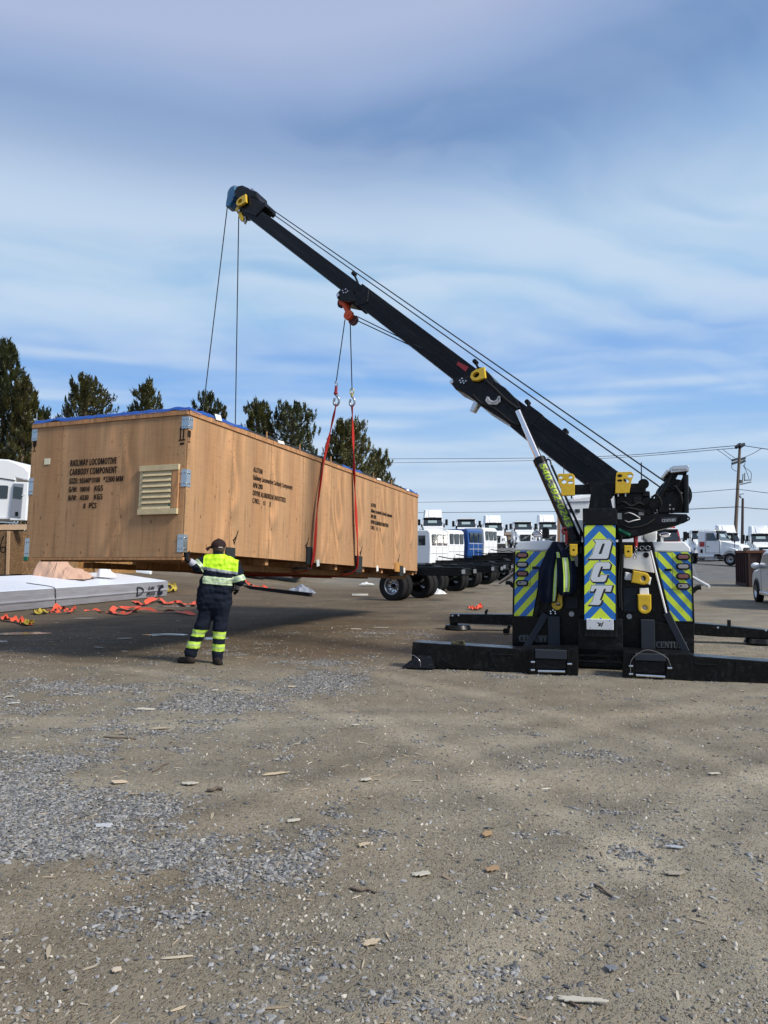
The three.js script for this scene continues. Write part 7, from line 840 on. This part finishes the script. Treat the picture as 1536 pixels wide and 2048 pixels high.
// ---------------------------------------------------------------- the rigger: back to us, left arm up steadying the crate's corner
{
  const D = 11.1, foot = onGround(408, 1324), base = V(P(420, 1322, D).x, gy(P(420, 1322, D).x, D), -D);
  const who = thing('person', 'rigger in brown cap and navy lime-banded workwear, back turned, steadying the crate’s corner', 'person', base.toArray());
  // pixel + distance towards us (metres) -> local joint
  const J = (px, py, toward = 0) => { const p = P(px, py, D - toward); return p.sub(base); };
  const sm = (a, b, k) => { const h = clamp(0.5 + 0.5 * (b - a) / k); return lerp(b, a, h) - k * h * (1 - h); };
  function capsule(p, a, b, ra, rb, sq = 1) { const dx = b.x - a.x, dy = b.y - a.y, dz = b.z - a.z, px = p[0] - a.x, py = p[1] - a.y, pz = p[2] - a.z, t = clamp((px * dx + py * dy + pz * dz) / (dx * dx + dy * dy + dz * dz + 1e-9)), ex = px - dx * t, ey = py - dy * t, ez = (pz - dz * t) * sq; return Math.sqrt(ex * ex + ey * ey + ez * ez) - lerp(ra, rb, t); }
  // meshes a field of capsules; the box is a cube round c with half size s
  function mc(bones, c, s, res, k, warp) {
    const m = new MarchingCubes(res, new THREE.MeshStandardMaterial(), false, false, 400000), n = m.size, hf = n / 2, f = m.field; m.isolation = 0;
    const boxes = bones.map((b) => { const r = Math.max(b[2], b[3]) + 0.09; return [Math.min(b[0].x, b[1].x) - r, Math.max(b[0].x, b[1].x) + r, Math.min(b[0].y, b[1].y) - r, Math.max(b[0].y, b[1].y) + r, Math.min(b[0].z, b[1].z) - r, Math.max(b[0].z, b[1].z) + r]; });
    for (let z = 0; z < n; z++) for (let y = 0; y < n; y++) for (let x = 0; x < n; x++) {
      const p = [c.x + (x - hf) / hf * s, c.y + (y - hf) / hf * s, c.z + (z - hf) / hf * s]; let d = 0.2;
      for (let i = 0; i < bones.length; i++) { const q = boxes[i]; if (p[0] < q[0] || p[0] > q[1] || p[1] < q[2] || p[1] > q[3] || p[2] < q[4] || p[2] > q[5]) continue; const b = bones[i]; d = sm(d, capsule(p, b[0], b[1], b[2], b[3], b[4] ?? 1), b[5] ?? k); }
      if (warp && d < 0.06) d += warp(p);
      f[x + y * n + z * n * n] = -d;
    }
    m.update(); const cnt = m.count ?? m.geometry.drawRange.count, pos = new Float32Array(cnt * 3), nor = new Float32Array(cnt * 3);
    for (let i = 0; i < cnt; i++) { for (let q = 0; q < 3; q++) { pos[i * 3 + q] = [c.x, c.y, c.z][q] + m.positionArray[i * 3 + q] * s; nor[i * 3 + q] = m.normalArray[i * 3 + q]; } const l = Math.hypot(nor[i * 3], nor[i * 3 + 1], nor[i * 3 + 2]) || 1; nor[i * 3] /= l; nor[i * 3 + 1] /= l; nor[i * 3 + 2] /= l; }
    const g = new THREE.BufferGeometry(); g.setAttribute('position', new THREE.BufferAttribute(pos, 3)); g.setAttribute('normal', new THREE.BufferAttribute(nor, 3));
    // make sure that the normals look outwards
    const a = V(), b = V(), e = V(); let vote = 0; for (let i = 0; i < Math.min(cnt, 3000); i += 3) { a.fromArray(pos, i * 3); b.fromArray(pos, i * 3 + 3).sub(a); e.fromArray(pos, i * 3 + 6).sub(a); vote += b.cross(e).dot(a.fromArray(nor, i * 3)); }
    if (vote < 0) for (let i = 0; i < nor.length; i++) nor[i] *= -1;
    return g;
  }
  // triangles of g sorted into named cloths by where their middle lies
  function sort(g, pick) { const p = g.attributes.position.array, q = g.attributes.normal.array, out = {}; for (let i = 0; i < p.length; i += 9) { const k = pick((p[i] + p[i + 3] + p[i + 6]) / 3, (p[i + 1] + p[i + 4] + p[i + 7]) / 3, (p[i + 2] + p[i + 5] + p[i + 8]) / 3), o = (out[k] ??= [[], []]); for (let z = 0; z < 9; z++) { o[0].push(p[i + z]); o[1].push(q[i + z]); } } const r = {}; for (const k in out) { const b = new THREE.BufferGeometry(); b.setAttribute('position', new THREE.Float32BufferAttribute(out[k][0], 3)); b.setAttribute('normal', new THREE.Float32BufferAttribute(out[k][1], 3)); r[k] = b; } return r; }
  const hipL = J(417, 1212, -0.02), hipR = J(444, 1212, 0.0), kneeL = J(401, 1259, -0.05), kneeR = J(440, 1262, -0.03), ankL = J(381, 1309, 0.02), ankR = J(436, 1315, 0.05);
  const chest = J(442, 1135), belly = J(431, 1180), pelvis = J(429, 1207), neckB = J(437, 1113), headC = J(437, 1094, -0.02);
  const shL = J(412, 1122, 0.0), shR = J(470, 1130, 0.0), elL = J(396, 1134, 0.06), wrL = J(374, 1118, 0.16), elR = J(479, 1160, 0.02), wrR = J(474, 1178, -0.26);
  const skin = std(0.36, 0.2, 0.14, 0.6), navy = std(0.008, 0.0115, 0.022, 0.88, 0, { bumpMap: tiled(BUMP, 3), bumpScale: 0.006 }), lime = std(0.5, 0.82, 0.012, 0.6), tape = std(0.34, 0.4, 0.32, 0.4), tapeGrey = std(0.3, 0.31, 0.34, 0.4), greySleeve = std(0.4, 0.41, 0.48, 0.8), brown = std(0.028, 0.016, 0.016, 0.8), glove = std(0.012, 0.012, 0.015, 0.8), boot = std(0.022, 0.017, 0.014, 0.7);
  // the body itself
  const face = J(430, 1099, -0.1);
  const body = part('body', mc([[headC, headC.clone().add(V(-0.012, -0.055, -0.03)), 0.088, 0.07], [neckB, headC, 0.06, 0.058], [J(437, 1132), belly, 0.1, 0.12], [shL, elL, 0.05, 0.042], [elL, wrL, 0.043, 0.031], [shR, elR, 0.05, 0.042], [elR, wrR, 0.042, 0.03], [shL, shR, 0.06, 0.06], [belly, pelvis, 0.13, 0.13], [hipL, kneeL, 0.08, 0.06], [hipR, kneeR, 0.08, 0.06], [kneeL, ankL.clone().lerp(kneeL, 0.15), 0.055, 0.04], [kneeR, ankR.clone().lerp(kneeR, 0.15), 0.055, 0.04], [headC.clone().add(V(-0.05, -0.03, -0.075)), headC.clone().add(V(-0.062, -0.05, -0.1)), 0.017, 0.02], [headC.clone().add(V(0.088, -0.02, 0.0)), headC.clone().add(V(0.09, -0.05, 0.0)), 0.016, 0.012], [headC.clone().add(V(-0.02, -0.105, -0.07)), headC.clone().add(V(-0.03, -0.1, -0.085)), 0.03, 0.025]], V(0, 0.95, -0.05), 1.0, 150, 0.03), skin, who);
  part('eye', [new THREE.SphereGeometry(0.011, 10, 8).translate(headC.x - 0.075, headC.y - 0.005, headC.z - 0.06), new THREE.SphereGeometry(0.011, 10, 8).translate(headC.x - 0.02, headC.y - 0.005, headC.z - 0.092)], std(0.6, 0.58, 0.55, 0.3), body);
  part('hair', new THREE.SphereGeometry(1, 20, 12, 0, Math.PI * 2, Math.PI * 0.46, Math.PI * 0.26).scale(0.094, 0.105, 0.1).translate(headC.x + 0.008, headC.y - 0.005, headC.z + 0.012), std(0.08, 0.06, 0.05, 0.8), body);
  part('face_mask', new THREE.SphereGeometry(0.058, 14, 10).scale(0.8, 0.9, 0.75).translate(headC.x - 0.058, headC.y - 0.062, headC.z - 0.062), std(0.62, 0.62, 0.62, 0.8), body);
  // shirt: loose, belly wide, hem below the waist, short bell sleeves
  const wr = (p) => 0.02 * noise.noise(p[0] * 7, p[1] * 15, p[2] * 7) + 0.009 * noise.noise(p[0] * 22, p[1] * 12 + 4, p[2] * 22);
  const hem = J(427, 1211), hemL = J(412, 1207), hemR = J(444, 1207);
  const mid = (a, b, t) => a.clone().lerp(b, t);
  const shirtG = mc([[J(421, 1124), J(457, 1126), 0.105, 0.1, 1.05, 0.09], [J(428, 1140), J(452, 1142), 0.145, 0.14, 1.05, 0.09], [J(421, 1165), J(448, 1166), 0.15, 0.15, 0.95, 0.1], [J(415, 1188), J(443, 1188), 0.15, 0.15, 0.95, 0.1], [hemL, hemR, 0.14, 0.14, 0.95, 0.09], [neckB.clone().add(V(0, 0.025, 0)), J(438, 1124), 0.083, 0.09, 1, 0.06], [shL, mid(shL, elL, 0.95), 0.085, 0.09, 1, 0.06], [shR, mid(shR, elR, 1.0), 0.085, 0.092, 1, 0.05], [J(410, 1124), J(394, 1131, 0.05), 0.08, 0.08, 1, 0.05]], V(0, 1.15, -0.03), 0.72, 140, 0.06, wr);
  // measured lines: how high a pixel row is on the wearer
  const yOf = (py) => J(435, py).y, slope = (x) => (x - J(435, 1150).x);
  const sortShirt = sort(shirtG, (x, y, z) => {
    const sx = slope(x), back = z > -0.12;
    const aL = shL.clone().sub(elL).normalize(), q = V(x, y, z), tl2 = q.clone().sub(elL).dot(aL), onL = x < J(410, 1130).x, onR = x > J(467, 1140).x && y < yOf(1149);
    if (onL) { if (tl2 < 0.075 && tl2 > -0.02) return tl2 < 0.06 && tl2 > 0.0 ? (Math.abs(tl2 - 0.03) < 0.012 ? 'tape' : 'lime2') : 'navy'; return 'navy'; }
    if (onR) { const v = y - yOf(1157) - 0.25 * (x - J(478, 1157).x); if (Math.abs(v) < 0.045) return Math.abs(v) < 0.02 ? 'tape' : 'lime2'; return 'navy'; }
    const yk = yOf(1137) - 0.16 * sx; // yoke's lower edge
    if (x > J(409, 1130).x && x < J(478, 1130).x) { if (y > yk && y < yOf(1107)) return 'yoke'; if (y > yk - 0.04 && y <= yk) return 'tapeGrey'; }
    const yb = yOf(1160.5) - 0.09 * sx; if (Math.abs(y - yb) < 0.054) return Math.abs(y - yb) > 0.018 && Math.abs(y - yb) < 0.04 ? 'tape' : 'lime2';
    return 'navy';
  });
  const pale = std(0.48, 0.6, 0.34, 0.5);
  const shirt = part('shirt', sortShirt.navy, navy, who);
  if (sortShirt.yoke) part('yoke', sortShirt.yoke, lime, shirt); if (sortShirt.tape) part('reflective_band', sortShirt.tape, tape, shirt); if (sortShirt.lime2) part('reflective_band', sortShirt.lime2, pale, shirt); if (sortShirt.tapeGrey) part('reflective_band', sortShirt.tapeGrey, tapeGrey, shirt);
  part('collar', [new THREE.TorusGeometry(0.068, 0.022, 10, 24).rotateX(Math.PI / 2 - 0.15).translate(neckB.x, neckB.y + 0.035, neckB.z)], navy, shirt);
  // trousers
  const trG = mc([[J(414, 1208), J(444, 1208), 0.125, 0.13, 0.9, 0.06], [hipL, J(405, 1250), 0.125, 0.105, 0.95, 0.05], [J(405, 1250), J(388, 1288), 0.102, 0.087, 0.95, 0.04], [J(388, 1288), J(381, 1306), 0.087, 0.092, 0.95, 0.03], [hipR, J(440, 1255), 0.12, 0.1, 0.95, 0.05], [J(440, 1255), J(437, 1292), 0.098, 0.085, 0.95, 0.04], [J(437, 1292), J(435, 1313), 0.083, 0.085, 0.95, 0.03]], V(0, 0.55, 0), 0.62, 130, 0.05, (p) => 0.6 * wr(p));
  const sortTr = sort(trG, (x, y) => { const left = x < J(421.5, 1260).x; const c = left ? [1264.5 + 0.0, 1289] : [1269.5, 1294.5]; for (const q of c) { const yc = yOf(q) - (left ? 0.1 : 0.08) * (x - J(left ? 392 : 439, 1270).x), v = Math.abs(y - yc); if (v < 0.052) return v < 0.014 ? 'tape' : 'lime'; } return 'navy'; });
  const tr = part('trousers', sortTr.navy, navy, who); part('reflective_band', sortTr.lime, std(0.5, 0.74, 0.08, 0.5), tr); if (sortTr.tape) part('reflective_band', sortTr.tape, std(0.4, 0.5, 0.2, 0.4), tr);
  // grey under-sleeve, boots, cap, gloves
  part('sleeve', [rod(mid(elL, wrL, -0.05), mid(elL, wrL, 0.78), 0.062, 0.046, 18), new THREE.SphereGeometry(0.062, 16, 10).translate(...mid(elL, wrL, -0.05).toArray())], greySleeve, who);
  part('sleeve', [rod(elR.clone().add(V(0, 0.02, 0)), mid(elR, wrR, 0.8), 0.06, 0.045, 18), new THREE.SphereGeometry(0.062, 16, 10).translate(elR.x, elR.y, elR.z)], greySleeve, who);
  const bootAt = (a, dir, y0) => { const f = V(a.x, 0, a.z), t = V(dir[0], 0, dir[1]).normalize(), w = mc([[V(f.x, 0.06, f.z), V(f.x, 0.15, f.z), 0.054, 0.054], [V(f.x, 0.05, f.z), f.clone().addScaledVector(t, 0.17).setY(0.045), 0.056, 0.047], [f.clone().addScaledVector(t, -0.05).setY(0.045), V(f.x, 0.09, f.z), 0.047, 0.05]], f.clone().addScaledVector(t, 0.06).setY(0.1), 0.26, 60, 0.03, (p) => Math.max(0, 0.012 - p[1])); return w.translate(0, y0, 0); };
  part('boot', bootAt(J(379, 1316, 0.02), [-0.8, -0.35], -0.01), boot, who); part('boot', bootAt(J(434, 1320, 0.03), [0.25, 0.5], -0.02), boot, who);
  const capG = surface((u, v) => { const a = u * Math.PI * 2, e = v * 1.62, s = Math.sin(e), r = 0.112; return [headC.x + 0.004 + Math.cos(a) * s * r * 1.02, headC.y + 0.012 + Math.cos(e) * 0.112 * (1 - 0.06 * s), headC.z + 0.006 + Math.sin(a) * s * r * 1.08]; }, 40, 16);
  const cap = part('cap', capG, brown, who); part('cap_button', new THREE.SphereGeometry(0.01, 8, 6).translate(headC.x + 0.004, headC.y + 0.126, headC.z + 0.006), brown, cap);
  const peak = (v, u, t) => { const a = (u - 0.5) * 2.1, A = a - 1.15, r = lerp(0.098, 0.1 + 0.095 * Math.cos(a * 0.72), v); return [headC.x + Math.sin(A) * r, headC.y + 0.02 + t - 0.03 * v - 0.045 * v * a * a, headC.z - Math.cos(A) * r]; };
  part('cap_peak', [surface((u, v) => peak(v, u, 0.006), 20, 8), surface((u, v) => peak(v, u, -0.006), 20, 8), surface((u, v) => peak(1, u, (v - 0.5) * 0.012), 20, 1)], brown, cap);
  part('cap_strap', B(0.06, 0.016, 0.006, headC.x + 0.055, headC.y - 0.005, headC.z + 0.108, 0, 0.4, 0), std(0.4, 0.36, 0.34, 0.5), cap);
  // gloved hands: palm, four fingers closing over the crate's bottom edge, thumb from the side of the palm
  const hand = (w, dirU, dirP, curl, name) => { // dirU: along the fingers, dirP: palm normal
    const u = dirU.clone().normalize(), p = dirP.clone().addScaledVector(u, -dirP.dot(u)).normalize(), s = u.clone().cross(p), at = (a, b, c) => w.clone().addScaledVector(u, a).addScaledVector(s, b).addScaledVector(p, c), bones = [[at(-0.03, 0, 0), at(0.015, 0, 0), 0.036, 0.036], [at(0.02, -0.026, 0), at(0.095, -0.032, 0.004), 0.021, 0.02], [at(0.02, 0, 0), at(0.1, 0, 0), 0.022, 0.02], [at(0.02, 0.026, 0), at(0.09, 0.032, 0.004), 0.021, 0.019]];
    const len = [0.066, 0.078, 0.073, 0.056];
    for (let i = 0; i < 4; i++) { let q = at(0.098 - 0.006 * Math.abs(i - 1.2), (i - 1.5) * 0.0235, 0.002), ang = 0.25; for (let k = 0; k < 3; k++) { const l = len[i] * [0.46, 0.31, 0.25][k]; ang += curl * [0.45, 0.75, 0.6][k]; const e = q.clone().addScaledVector(u, Math.cos(ang) * l).addScaledVector(p, Math.sin(ang) * l).addScaledVector(s, (i - 1.5) * 0.003); bones.push([q, e, 0.0115 - 0.0008 * k, 0.0108 - 0.0008 * k, 1, 0.006]); q = e; } }
    const t0 = at(0.03, -0.036, 0.008), t1 = at(0.065, -0.066, 0.022), t2 = at(0.095, -0.07, 0.045); bones.push([t0, t1, 0.015, 0.013, 1, 0.01], [t1, t2, 0.0125, 0.011, 1, 0.006]);
    return part(name, mc(bones, at(0.07, -0.01, 0.01), 0.16, 104, 0.012), glove, who);
  };
  const hl = J(366, 1113, -0.28); hand(mid(elL, wrL, 0.97), V(-0.55, 0.8, -0.1), V(0.1, 0.15, -1), 0.7, 'glove'); hand(wrR.clone(), V(-0.15, -0.15, -1), V(-1, 0, 0.1), 1.0, 'glove');
}
renderer.setSize(768, 1024);
renderer.render(scene, camera);
